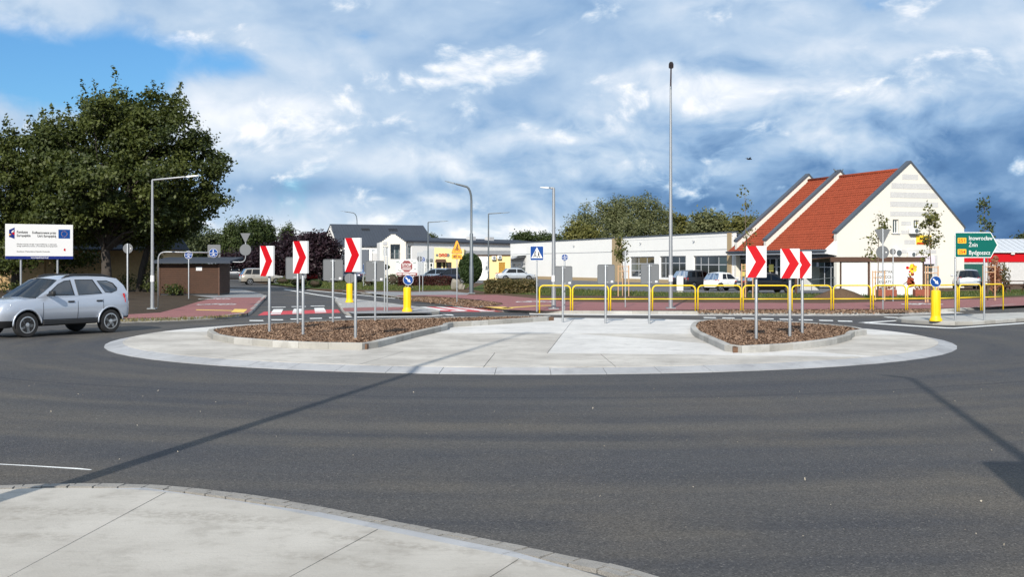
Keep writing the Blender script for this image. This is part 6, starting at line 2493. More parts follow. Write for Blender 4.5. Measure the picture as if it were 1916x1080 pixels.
for x, w_ in ((5.2, 1.5), (10.2, 1.6)):
    mb = MB()
    for j in range(2):
        mb.box(x, x + w_, -1.6 + j * .35, -1.45 + j * .35, zr - 1.12 + j * .25, zr - .98 + j * .25)
    mb.build('snow_guard', M['black'], rf)
# dark annex and white shed in front of the hall
Ya = 182.0
an = thing('slate_annex', 'dark slate flat annex with a white letter sign beside the hall', 'annex', (xa(640, Ya), Ya, 0))
ka = Ya / F
mb = MB()
mb.box(0, 50 * ka, 0, 5, 0, za(467, Ya))
bx_ = mb.build('wall', M['slate'], an)
mb = MB()
mb.box(-1.3, -.002, .3, 5, 0, za(470, Ya))
mb.build('porch', M['slate'], an)
mb = MB()
mb.box(-.95, -.25, .24, .29, za(478, Ya), za(472.5, Ya))
mb.build('sign_panel', M['white'], an)
an = thing('white_annex', 'small white annex with a grey roller door beside the step-gabled building', 'annex', (xa(691, 178), 178, 0))
ka = 178 / F
mb = MB()
mb.box(0, 5 * ka, 0, 4, 0, za(467, 178))
mb.box(5 * ka, 24 * ka, .3, 4, 0, za(470, 178))
mb.build('wall', M['render'], an)
mb = MB()
mb.box(6 * ka, 23 * ka, .24, .29, 0, za(474, 178))
mb.build('roller_door', M['stripe'], an)

# ---- step-gabled building with long white wing
Yg = 160.0
kg = Yg / F
sg = thing('step_gabled_building', 'white building with cream stepped gable, balconies and a long dark roofed wing', 'building', (xa(712, Yg), Yg, 0), R(10))
zg = lambda y: za(y, Yg)
Wg = 46 * kg * 1.03
xg = lambda x: (x - 712) * kg * 1.03
out_ = [(0, 0), (Wg, 0), (Wg, zg(452))]
steps = 6
ap = xg(735)
for i in range(steps):
    f0 = i / steps
    x_a = Wg + (ap + .35 - Wg) * (i + 1) / steps
    z_a = zg(452) + (zg(438.5) - zg(452)) * (i + 1) / steps
    out_ += [(x_a, out_[-1][1]), (x_a, z_a)]
out_ += [(ap - .35, out_[-1][1])]
for i in range(steps):
    z_a = zg(438.5) + (zg(453) - zg(438.5)) * (i + 1) / steps
    x_a = (ap - .35) * (1 - (i + 1) / steps)
    out_ += [(out_[-1][0], z_a), (x_a, z_a)]
cl = [out_[0]]
for p in out_[1:]:
    if abs(p[0] - cl[-1][0]) + abs(p[1] - cl[-1][1]) > 1e-4:
        cl.append(p)
if abs(cl[-1][0] - cl[0][0]) + abs(cl[-1][1] - cl[0][1]) < 1e-4:
    cl.pop()
hol = [rect(xg(730), xg(747.5), zg(485), zg(457)), rect(xg(716.5), xg(726.5), zg(480), zg(461.5))]
mb = MB()
wall_poly(mb, cl, hol, 0, .3)
mb.build('stepped_gable', M['render_cream'], sg)
window(sg, hol[1][0][0], hol[1][1][0], zg(480), zg(461.5), .1, (.5,), (), .10, M['frame_white'], M['glass_teal'])
window(sg, hol[0][0][0], hol[0][1][0], zg(485), zg(457), 1.2, (.5,), (), .10, M['frame_grey'], M['glass_teal'], name='balcony_door')
for i in range(9):
    x = xg(730.5) + i * (xg(747) - xg(730.5)) / 8
    mb = MB()
    mb.box(x - .02, x + .02, .05, .09, zg(485), zg(475))
    mb.build('baluster', M['dark_steel'], sg)
mb = MB()
mb.box(xg(730), xg(747.5), .04, .10, zg(475) + .002, zg(474))
mb.build('handrail', M['dark_steel'], sg)
mb = MB()
mb.box(xg(716.5), xg(724), -.06, -.003, zg(458.5), zg(452.5))
mb.build('name_plate', M['frame_grey'], sg)
mb = MB()
mb.box(.002, Wg - .002, 1.35, 9, 0, zg(453))
mb.build('gable_block', M['render'], sg)
# wing runs back to the right
wl = 36.0
ca, sa = math.cos(R(42)), math.sin(R(42))
wing = lambda v: (Wg + v[0] * ca - v[1] * sa, .31 + v[0] * sa + v[1] * ca, v[2])
h_o = rect(.35, 1.25, zg(485), zg(459.5))
mb = MB()
wall_poly(mb, rect(0, wl, 0, zg(451)), [h_o], 0, .3)
mb.v = [wing(v) for v in mb.v]
mb.build('wing_wall', M['render'], sg)
mb = MB()
mb.box(-.05, 1.6, -.04, -.003, zg(458.5), zg(450.8))
mb.v = [wing(v) for v in mb.v]
mb.build('cream_trim', M['render_cream'], sg)
window(sg, .35, 1.25, zg(485), zg(459.5), .15, (.5,), (.4,), .08, M['frame_grey'], M['glass_teal'], wing, 'balcony_door')
mb = MB()
mb.add([(-.3, -.4, zg(451) - .1), (wl, -.4, zg(451) - .1), (wl, 4.5, zg(441)), (-.3, 4.5, zg(441)), (-.3, -.4, zg(451) + .12), (wl, -.4, zg(451) + .12)], [(4, 5, 2, 3), (0, 1, 5, 4), (0, 4, 3)])
mb.v = [wing(v) for v in mb.v]
wr = mb.build('wing_roof', M['roof_dark'], sg)
for u_ in (17.0, 21.5):
    mb = MB()
    mb.box(u_, u_ + 1.1, 2.2, 3.2, zg(447), zg(437.5))
    mb.v = [wing(v) for v in mb.v]
    ch_ = mb.build('chimney', M['stripe'], wr)

# ---- grey and yellow shop
Yy = 138.0
ky = Yy / F
zy = lambda y: za(y, Yy) - ZG
gs = thing('grey_shop', 'low grey shop front with stepped top beside the yellow shop', 'shop', (xa(780, Yy), Yy, ZG))
mb = MB()
mb.plate([(0, 0), (33 * ky, 0), (33 * ky, zy(465)), (20 * ky, zy(466)), (20 * ky, zy(469)), (11 * ky, zy(469)), (11 * ky, zy(472)), (0, zy(472))], 0, 6)
mb.build('wall', M['render_grey'], gs)
for (a, b) in ((14, 17.5), (24, 30)):
    window(gs, a * ky, b * ky, .3, zy(492), -.09, (), (.7,), .08, M['frame_white'], M['glass_dark'])
for i in range(2):
    mb = MB()
    mb.cbox(((20 + i * 7) * ky, -.1, zy(487)), (.3, .18, .35), .03)
    mb.build('wall_lamp', M['dark_steel'], gs)
ys_ = thing('yellow_shop', 'pale yellow shop with red lettering over its entrance awning', 'shop', (xa(813.2, Yy), Yy - .4, ZG))
hol = [rect(3.5 * ky, 13 * ky, .35, zy(491)), rect(22 * ky, 32 * ky, .35, zy(491)), rect(16 * ky, 20.5 * ky, .05, zy(491))]
mb = MB()
wall_poly(mb, [(0, 0), (55 * ky, 0), (55 * ky, zy(466)), (30 * ky, zy(465.5)), (12 * ky, zy(464)), (0, zy(463.5))], hol, 0, .3)
mb.build('wall', M['render_yellow'], ys_)
mb = MB()
mb.box(.01, 54.9 * ky, .31, 7, 0, zy(467))
mb.build('rear_block', M['render_yellow'], ys_)
for h_ in hol[:2]:
    window(ys_, h_[0][0], h_[1][0], h_[0][1], h_[2][1], .12, (.5,), (.65,), .08, M['brown_wood'], M['glass_dark'])
mb = MB()
mb.box(hol[2][0][0], hol[2][1][0], .15, .2, .05, zy(491))
mb.build('door', M['brown_wood'], ys_)
mb = MB()
mb.add([(3 * ky, -.02, zy(485)), (21 * ky, -.02, zy(485)), (22 * ky, -.9, zy(489)), (2.5 * ky, -.9, zy(489)), (3 * ky, -.02, zy(487.5)), (21 * ky, -.02, zy(487.5)), (22 * ky, -.9, zy(491)), (2.5 * ky, -.9, zy(491))], [(0, 3, 2, 1), (4, 5, 6, 7), (3, 7, 6, 2), (0, 4, 7, 3), (1, 2, 6, 5)])
mb.build('awning', M['brown_wood'], ys_)
mb = MB()
for i in range(6):          # red sign letters, too blurred in the photograph to be read
    x = (8.5 + i * 2.75) * ky
    mb.box(x, x + .055, -.09, -.004, zy(480.5), zy(474.5))
    mb.box(x + .06, x + .15, -.088, -.006, zy(475.6 + (i % 2) * 1.5), zy(474.6 + (i % 2) * 1.5))
    mb.box(x + .06, x + .15, -.088, -.006, zy(480.4 - (i % 3)), zy(479.4 - (i % 3)))
mb.build('red_lettering', M['red'], ys_)
for (x, w_) in ((5, 2.4), (25.5, 3.2)):
    mb = MB()
    mb.plate([(a + x * ky, b + zy(477.5)) for a, b in disc(w_ * ky, n=9)], -.08, -.01)
    mb.build('sign_emblem', M['dark_steel'], ys_)
ya = thing('yellow_annex', 'yellow and white annex under a weathered sheet roof with a barred window', 'annex', (xa(868.2, Yy), Yy, ZG))
Wn = 87 * ky
mb = MB()
mb.box(.02, 46 * ky, 0, .3, 0, zy(479))
mb.build('white_wall', M['render'], ya)
hol = [rect(65 * ky, 77 * ky, zy(511), zy(491))]
mb = MB()
wall_poly(mb, rect(46 * ky + .002, Wn, 0, zy(479)), hol, -.02, .3)
mb.build('yellow_wall', M['render_yellow'], ya)
mb = MB()
mb.box(.02, Wn, -.12, .25, zy(478.9), zy(476.2))
mb.build('fascia', M['tile_cap'], ya)
mb = MB()
mb.add([(.02, -.3, zy(476.2)), (Wn, -.3, zy(476.2)), (Wn, 6, zy(468)), (.02, 6, zy(468)), (.02, -.3, zy(476.8)), (Wn, -.3, zy(476.8))], [(0, 1, 2, 3), (4, 5, 1, 0)])
mb.build('roof', M['roof_old'], ya)
mb = MB()
mb.box(.02, Wn, .31, 5.9, 0, zy(477))
mb.build('rear_block', M['render'], ya)
w_ = window(ya, 65 * ky, 77 * ky, zy(511), zy(491), .1, (), (), .06, M['brown_wood'], M['glass_dark'])
for i in range(7):
    x = 65.5 * ky + i * 11 * ky / 6
    mb = MB()
    mb.box(x - .025, x + .025, .0, .04, zy(511), zy(491))
    mb.build('bar', M['amber'], w_)
for (a, b, yt, yb_) in ((52, 60, 479.5, 486), (62.5, 70.5, 478.2, 484.5)):
    ac_unit(ya, a * ky, b * ky, zy(yb_), zy(yt), -.42)
mb = MB()
mb.plate([(38 * ky, zy(512)), (45 * ky, zy(511)), (45 * ky, zy(487)), (38 * ky, zy(488))], -.05, -.003)
pz = mb.build('wall_poster', M['white'], ya)
mb = MB()
mb.plate([(40 * ky, zy(506)), (44 * ky, zy(505)), (43.5 * ky, zy(498)), (40.5 * ky, zy(498))], -.054, -.0505)
mb.plate([(39.5 * ky, zy(492)), (42 * ky, zy(494)), (44.5 * ky, zy(490)), (42 * ky, zy(492.5))], -.054, -.0505)
mb.build('poster_print', M['dark_steel'], pz)

# ---- protest banner with the red octagon
Yn = 118.0
kn = Yn / F
bn = thing('stop_banner', 'white banner with a dark red octagon reading STOP on the lawn', 'banner', (xa(741, Yn), Yn, KT))
zn = lambda y: za(y, Yn) - KT
mb = MB()
mb.box(0, 40 * kn, 0, .03, zn(516), zn(485.5))
pn = mb.build('panel', M['white'], bn)
for x in (.1, 40 * kn - .1):
    mb = MB()
    mb.box(x - .04, x + .04, .035, .11, -.05, zn(486))
    mb.build('post', M['brown_wood'], bn)
M['maroon'] = mat('maroon_print', (.22, .03, .035), .6)
M['map_grey'] = mat('grey_green_print', (.28, .32, .31), .6)
mb = MB()
for i in range(40):
    x, y = random.uniform(2, 37) * kn, random.uniform(488, 508)
    mb.plate([(x + u_, zn(y) + v_ * .5) for u_, v_ in disc(random.uniform(.06, .17), n=6)], -.0035 - i * .00005, -.0005)
mb.build('map_print', M['map_grey'], pn)
oc = lambda r_: [(20 * kn + r_ * math.cos(R(22.5 + 45 * i)), zn(498.5) + r_ * math.sin(R(22.5 + 45 * i))) for i in range(8)]
mb = MB()
mb.plate(oc(.72), -.010, -.006)
o8 = mb.build('octagon_rim', M['white'], pn)
mb = MB()
mb.plate(oc(.63), -.014, -.0105)
mb.build('octagon', M['maroon'], o8)
text('lettering', 'STOP', .40, M['white'], o8, 20 * kn, zn(498), -.017, 'CENTER', .01, .95)
mb = MB()
for y in (500.5, 502.5, 504.5):
    mb.box(20 * kn - .45, 20 * kn + .45, -.018, -.0145, zn(y + .6), zn(y - .3))
mb.build('small_print', M['white'], o8)
mb = MB()
mb.box(.05, 39.5 * kn, -.010, -.004, zn(515.5), zn(510.5))
rs = mb.build('bottom_strip', M['maroon'], pn)
mb = MB()
for a, b in ((2.5, 11), (12.5, 24), (25, 36.5)):
    mb.box(a * kn, b * kn, -.014, -.0105, zn(514), zn(512))
mb.build('small_print', M['white'], rs)

# ---- ochre wall building behind the maples
Yo = 85.0
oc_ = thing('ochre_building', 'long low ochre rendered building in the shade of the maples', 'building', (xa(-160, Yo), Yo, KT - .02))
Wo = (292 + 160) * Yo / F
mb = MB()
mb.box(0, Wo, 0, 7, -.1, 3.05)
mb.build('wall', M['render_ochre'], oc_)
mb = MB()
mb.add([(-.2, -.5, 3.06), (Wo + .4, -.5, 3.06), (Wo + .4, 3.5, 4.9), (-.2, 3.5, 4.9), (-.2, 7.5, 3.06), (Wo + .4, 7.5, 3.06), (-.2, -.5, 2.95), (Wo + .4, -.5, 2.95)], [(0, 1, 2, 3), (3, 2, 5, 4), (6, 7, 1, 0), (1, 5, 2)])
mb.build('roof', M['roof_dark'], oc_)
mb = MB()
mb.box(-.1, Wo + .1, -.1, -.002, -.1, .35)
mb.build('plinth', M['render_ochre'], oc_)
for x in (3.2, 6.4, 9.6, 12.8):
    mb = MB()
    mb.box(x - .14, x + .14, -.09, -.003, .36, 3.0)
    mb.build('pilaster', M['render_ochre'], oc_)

# ---- brown shed of horizontal boards
Yd = 69.5
kd = Yd / F
sd = thing('wooden_shed', 'dark brown shed of horizontal boards beside the cycle path', 'shed', (xa(297, Yd), Yd, KT - .02))
Ws, Hs = 114 * kd, za(493, Yd) - KT
mb = MB()
mb.box(.04, Ws - .04, .05, 2.6, 0, Hs)
mb.build('core', M['black'], sd)
nb = 15
for bay in ((0.08, 55 * kd), (58 * kd, Ws - .10)):
    for i in range(nb):
        z0 = .12 + (Hs - .14) * i / nb
        mb = MB()
        mb.cbox(((bay[0] + bay[1]) / 2, .02 + random.uniform(-.004, .004), z0 + (Hs - .14) / nb / 2), (bay[1] - bay[0] - .02, .035, (Hs - .14) / nb - .012), .006)
        mb.build('board', M['shed_wood'], sd)
for i in range(nb):
    z0 = .12 + (Hs - .14) * i / nb
    mb = MB()
    mb.cbox((Ws - .02, 1.3, z0 + (Hs - .14) / nb / 2), (.035, 2.5, (Hs - .14) / nb - .012), .006)
    mb.build('board', M['shed_wood'], sd)
for x in (.03, 56.5 * kd, Ws - .05):
    mb = MB()
    mb.box(x - .05, x + .05, -.03, .05, -.05, Hs)
    mb.build('corner_post', M['brown_wood'], sd)
mb = MB()
mb.add([(-.35, -.45, Hs + .02), (Ws + .75, -.45, Hs + .02), (Ws + .75, 3.0, Hs + .28), (-.35, 3.0, Hs + .28), (-.35, -.45, Hs + .16), (Ws + .75, -.45, Hs + .16), (Ws + .75, 3.0, Hs + .42), (-.35, 3.0, Hs + .42)], [(3, 2, 1, 0), (4, 5, 6, 7), (0, 1, 5, 4), (1, 2, 6, 5), (2, 3, 7, 6), (3, 0, 4, 7)])
mb.build('roof', M['roof_dark'], sd)
mb = MB()
mb.box(70 * kd, 81 * kd, -.015, -.004, Hs - .42, Hs - .18)
mb.build('notice', M['white'], sd)
# advertising totem far behind the shed
tm = thing('red_advert_board', 'red and orange advertising board far down the street', 'board', (xa(427, 175), 175, 0))
for i, (m_, a, b, yt, yb_) in enumerate((('red', -7, 9, 497, 505), ('orange', -2, 5, 502, 509), ('white', 5, 14, 501, 506))):
    mb = MB()
    mb.box(a * 175 / F, b * 175 / F, -.1 * i - .05, -.1 * i, za(yb_, 175), za(yt, 175))
    mb.build('panel', M[m_], tm)
mb = MB()
mb.box(-.1, .1, .02, .12, 0, za(500, 175))
mb.build('post', M['dark_steel'], tm)
# ------------------------------------------------------------------ vehicles
def catmull(xs, ys, x):
    """monotone-ish smooth interpolation"""
    if x <= xs[0]:
        return ys[0]
    if x >= xs[-1]:
        return ys[-1]
    i = max(j for j in range(len(xs)) if xs[j] <= x)
    i = min(i, len(xs) - 2)
    t_ = (x - xs[i]) / (xs[i + 1] - xs[i])
    def sl(j):
        if j == 0 or j == len(xs) - 1:
            return 0 if 0 < j else (ys[1] - ys[0]) / (xs[1] - xs[0])
        a, b = (ys[j] - ys[j - 1]) / (xs[j] - xs[j - 1]), (ys[j + 1] - ys[j]) / (xs[j + 1] - xs[j])
        return 0 if a * b <= 0 else 2 * a * b / (a + b)
    h = xs[i + 1] - xs[i]
    m0, m1 = sl(i) * h, sl(i + 1) * h
    return (2 * t_ ** 3 - 3 * t_ ** 2 + 1) * ys[i] + (t_ ** 3 - 2 * t_ ** 2 + t_) * m0 + (-2 * t_ ** 3 + 3 * t_ ** 2) * ys[i + 1] + (t_ ** 3 - t_ ** 2) * m1


def make_wheel(parent, x, y, r, w, side, spokes=5, rimk=.66):
    s_ = 1 if side > 0 else -1
    wh = bpy.data.objects.new('wheel', None)
    COL.objects.link(wh)
    wh.parent = parent
    wh.location = (x, y, r)
    mb_ = MB()
    prof = [(rimk * r, -w / 2), (r * .93, -w / 2), (r, -w / 2 * .72), (r, w / 2 * .72), (r * .93, w / 2), (rimk * r, w / 2), (rimk * r * .97, 0)]
    mb_.lathe(prof[:-1], 28, (0, 0, 0), 'y')
    mb_.build('tyre', M['rubber'], wh, 40)
    mb_ = MB()
    yo = s_ * w * .46
    n = 28
    vs, fs = [], []
    for (rr, yy) in ((rimk * r * 1.02, s_ * w * .51), (rimk * r * .90, s_ * w * .52), (rimk * r * .86, s_ * w * .30)):
        for k2 in range(n):
            a = 2 * math.pi * k2 / n
            vs.append((rr * math.cos(a), yy, rr * math.sin(a)))
    for j in range(2):
        for k2 in range(n):
            fs.append((j * n + k2, j * n + (k2 + 1) % n, (j + 1) * n + (k2 + 1) % n, (j + 1) * n + k2))
    mb_.add(vs, fs)
    off = random.uniform(0, 1)
    for i in range(spokes):
        a = 2 * math.pi * i / spokes + off
        d_, e_ = (math.cos(a), math.sin(a)), (-math.sin(a), math.cos(a))
        ri, ro, wi, wo = .03, rimk * r * .92, r * .13, r * .10
        sw = r * .10
        P = [(ri, -wi), (ro, -wo + sw), (ro, wo + sw), (ri, wi)]
        v0 = [(d_[0] * u_ + e_[0] * q_, s_ * w * .50, d_[1] * u_ + e_[1] * q_) for u_, q_ in P]
        v1 = [(d_[0] * u_ + e_[0] * q_, s_ * w * .40, d_[1] * u_ + e_[1] * q_) for u_, q_ in P]
        mb_.add(v0 + v1, [(0, 1, 2, 3), (0, 4, 5, 1), (2, 6, 7, 3), (1, 5, 6, 2)])
    mb_.lathe([(r * .17, s_ * w * .40), (r * .17, s_ * w * .52), (r * .10, s_ * w * .54)], 12, (0, 0, 0), 'y')
    mb_.build('rim', M['rim'], wh)
    mb_ = MB()
    mb_.lathe([(rimk * r * .95, s_ * w * .20), (rimk * r * .95, s_ * w * .28)], 20, (0, 0, 0), 'y')
    mb_.build('brake_disc', M['trim'], wh)
    return wh


def make_car(name, label, cat, loc, heading, sp, pm, group=None, detail=False, glass='car_glass_tint'):
    """sp: side profile of one body type; x forward, z up, origin on the ground between the axles"""
    t = thing(name, label, cat, loc, heading, group)
    xs, zt, wd = sp['x'], sp['top'], sp['half']
    zb0, zsplit, wb, wr = sp['sill'], sp['split'], sp['axles'], sp['wheel']
    n = 40
    X = [xs[0] + (xs[-1] - xs[0]) * (.5 - .5 * math.cos(math.pi * i / (n - 1))) * 1.0 for i in range(n)]
    rings, per = [], 13
    bot = sp.get('bottom', [(xs[0], zb0 + .08), (xs[0] + .3, zb0), (xs[-1] - .35, zb0), (xs[-1], zb0 + .06)])
    for x in X:
        z1 = catmull(xs, zt, x)
        w = catmull(xs, wd, x)
        z0 = catmull([b[0] for b in bot], [b[1] for b in bot], x)
        z0 = min(z0, z1 - .2)
        zs2 = min(max(zsplit, z0 + .05), z1 - .15)
        half = [(0, z0), (w * .80, z0), (w * .955, zs2), (w * 1.0, zs2 + (z1 - zs2) * .42), (w * .985, z1 - (z1 - zs2) * .22), (w * .915, z1 - .012), (0, z1 + .035)]
        ring = [(x, q_[0], q_[1]) for q_ in half] + [(x, -q_[0], q_[1]) for q_ in half[1:-1][::-1]]
        rings.append(ring)
    per = len(rings[0])
    mb_ = MB()
    vs = [v for r_ in rings for v in r_]
    mb_.v = vs
    for i in range(n - 1):
        for k2 in range(per):
            a, b = i * per + k2, i * per + (k2 + 1) % per
            mb_.f.append((a, b, b + per, a + per))
            mb_.mi.append(1 if k2 in (0, 1, per - 1, per - 2) else 0)
    mb_.f += [tuple(range(per - 1, -1, -1)), tuple(range((n - 1) * per, n * per))]
    mb_.mi += [0, 0]
    body = mb_.build('body', [pm, M['trim']], t)
    # wheel wells
    cut = MB()
    cut.cur = 1
    for ax in wb:
        for s_ in (-1, 1):
            y_in = s_ * (max(wd) - .34)
            y_out = s_ * (max(wd) + .2)
            cut.lathe([(wr * 1.16, min(y_in, y_out)), (wr * 1.16, max(y_in, y_out))], 26, (ax, 0, wr * 1.02), 'y')
    co = cut.build('cutter', [pm, M['trim']], t)
    md = body.modifiers.new('wells', 'BOOLEAN')
    md.operation, md.object, md.solver = 'DIFFERENCE', co, 'EXACT'
    dg = bpy.context.evaluated_depsgraph_get()
    dg.update()
    me = bpy.data.meshes.new_from_object(body.evaluated_get(dg))
    body.modifiers.clear()
    body.data = me
    bpy.data.objects.remove(co)
    me.polygons.foreach_set('use_smooth', [True] * len(me.polygons))
    me.set_sharp_from_angle(angle=R(32))
    # cabin sides
    yb_, yt_, zlo, zhi = sp['cab_y'][0], sp['cab_y'][1], sp['belt'], sp['roof']
    def side_y(z):
        f_ = max(0.0, min(1.0, (z - zlo) / (zhi - zlo)))
        return yb_ + (yt_ - yb_) * f_ ** 1.25
    for s_ in (-1, 1):
        mb_ = MB()
        wall_poly(mb_, sp['cab'], sp['wins'], 0, .03)
        vs = []
        for v in mb_.v:
            vs.append((v[0], s_ * (side_y(v[2]) - v[1]), v[2]))
        mb_.v = vs
        mb_.build('cabin_side', pm, t)
        for wn in sp['wins']:
            mb_ = MB()
            mb_.plate(wn, .008, .014)
            mb_.v = [(v[0], s_ * (side_y(v[2]) - v[1]), v[2]) for v in mb_.v]
            mb_.build('side_window', M[glass] if wn is not sp['wins'][0] else M[sp.get('front_glass', glass)], t)
            # black surround
            mb_ = MB()
            mb_.tube([(q_[0], s_ * (side_y(q_[1]) + .002), q_[1]) for q_ in wn + [wn[0]]], .011, 4, False)
            mb_.build('window_seal', M['trim'], t)
    # roof skin between the sides, follows the upper outline
    top = sp['roofline']                          # list of (x, z) from windscreen top to rear glass top
    mb_ = MB()
    vs, fs = [], []
    m2 = 9
    for x, z in top:
        yy = side_y(z) + .004
        for j in range(m2):
            f_ = -1 + 2 * j / (m2 - 1)
            vs.append((x, yy * f_, z + .045 * (1 - f_ * f_) + .002))
    for i in range(len(top) - 1):
        for j in range(m2 - 1):
            fs.append((i * m2 + j, i * m2 + j + 1, (i + 1) * m2 + j + 1, (i + 1) * m2 + j))
    mb_.add(vs, fs)
    mb_.build('roof', pm, t, True)
    # front and rear screens
    for nm, (xa_, za_), (xb_, zb_), g_ in (('windscreen', sp['screen'][0], sp['screen'][1], 'car_glass'), ('rear_window', sp['rear'][0], sp['rear'][1], glass)):
        mb_ = MB()
        vs, fs = [], []
        for i in range(4):
            f_ = i / 3
            x, z = xa_ + (xb_ - xa_) * f_, za_ + (zb_ - za_) * f_
            yy = side_y(z) - .006
            for j in range(m2):
                h_ = -1 + 2 * j / (m2 - 1)
                bow = .07 * (1 - h_ * h_) * (1 if xa_ > xb_ else -1) * (1 if nm == 'windscreen' else 1)
                vs.append((x + bow, yy * h_, z + .03 * (1 - h_ * h_) * f_))
        for i in range(3):
            for j in range(m2 - 1):
                fs.append((i * m2 + j, i * m2 + j + 1, (i + 1) * m2 + j + 1, (i + 1) * m2 + j))
        mb_.add(vs, fs)
        mb_.build(nm, M[g_], t, True)
    # cabin lining and seats
    mb_ = MB()
    zz_ = zlo - .02
    xa_, xb_ = sp['screen'][0][0] - .15, sp['rear'][0][0] + .15
    for sx in sp['seats']:
        for s_ in (-.38, .38):
            mb_.cbox((sx, s_, zz_ + .06), (.16, .46, .46), .06)
            mb_.cbox((sx - .02, s_, zz_ + .37), (.10, .24, .16), .04)
    mb_.cbox((xa_ - .12, 0, zz_ + .02), (.34, 1.2, .10), .04)
    mb_.build('seats', M['cabin'], t)
    # wheels
    for ax in wb:
        for s_ in (-1, 1):
            make_wheel(t, ax, s_ * (max(wd) - .125), wr, .21, s_, sp.get('spokes', 5))
    # lamps, plates, handles, mirrors
    xf, xr = xs[-1], xs[0]
    hz = sp['lamp_z']
    for s_ in (-1, 1):
        mb_ = MB()
        wf = catmull(xs, wd, xf - .22)
        mb_.add([(xf - .055, s_ * wf * .56, hz - .07), (xf - .26, s_ * (wf + .012), hz - .04), (xf - .36, s_ * (wf + .018), hz + .10), (xf - .10, s_ * wf * .58, hz + .07),
                 (xf - .25, s_ * wf * .56, hz - .07), (xf - .36, s_ * wf * .85, hz - .04), (xf - .45, s_ * wf * .85, hz + .10), (xf - .3, s_ * wf * .58, hz + .07)],
                [(0, 1, 2, 3), (4, 7, 6, 5), (0, 4, 5, 1), (3, 2, 6, 7), (0, 3, 7, 4), (1, 5, 6, 2)])
        mb_.build('headlight', M['lamp_glass'], t)
        mb_ = MB()
        wr_ = catmull(xs, wd, xr + .15)
        tz = sp['tail_z']
        mb_.add([(xr + .015, s_ * wr_ * .72, tz - .12), (xr + .19, s_ * (wr_ + .022), tz - .12), (xr + .24, s_ * (wr_ + .018), tz + .14), (xr + .03, s_ * wr_ * .74, tz + .14),
                 (xr + .2, s_ * wr_ * .72, tz - .12), (xr + .3, s_ * wr_ * .9, tz - .12), (xr + .3, s_ * wr_ * .9, tz + .14), (xr + .2, s_ * wr_ * .74, tz + .14)],
                [(0, 1, 2, 3), (0, 4, 5, 1), (3, 2, 6, 7), (0, 3, 7, 4), (1, 5, 6, 2), (4, 7, 6, 5)])
        mb_.build('tail_light', M['tail'], t)
        # mirror
        mx = sp['mirror_x']
        mb_ = MB()
        mb_.cbox((mx, s_ * (max(wd) + .10), zlo + .09), (.13, .20, .15), .045)
        mb_.cbox((mx + .02, s_ * (max(wd) - .02), zlo + .045), (.07, .16, .05), .02)
        mb_.build('mirror', M['trim'] if detail else pm, t, 50)
        for hx in sp['handles']:
            mb_ = MB()
            w = catmull(xs, wd, hx)
            mb_.cbox((hx, s_ * (w * .985 + .012), zlo - .15), (.20, .03, .045), .012)
            mb_.build('door_handle', M['trim'] if detail else pm, t)
        for dx_ in sp['seams']:
            mb_ = MB()
            w = catmull(xs, wd, dx_)
            z1 = catmull(xs, zt, dx_)
            pts = []
            for f_, ww in ((.0, .957), (.42, 1.0), (.78, .985)):
                pts.append((dx_, s_ * (w * ww + .0015), zsplit + (z1 - zsplit) * f_))
            mb_.tube(pts, .006, 4, False)
            mb_.build('door_seam', M['trim'], t)
    for xx, s_ in ((xf + .012, 1), (xr - .012, -1)):
        mb_ = MB()
        mb_.box(min(xx, xx - .02 * s_), max(xx, xx - .02 * s_), -.26, .26, .52 if s_ > 0 else sp['plate_z'], .63 if s_ > 0 else sp['plate_z'] + .11)
        mb_.build('number_plate', M['plate'], t)
    mb_ = MB()
    mb_.cbox((xf - .03, 0, hz - .02), (.09, .85, .13), .03)
    mb_.build('grille', M['trim'], t)
    return t


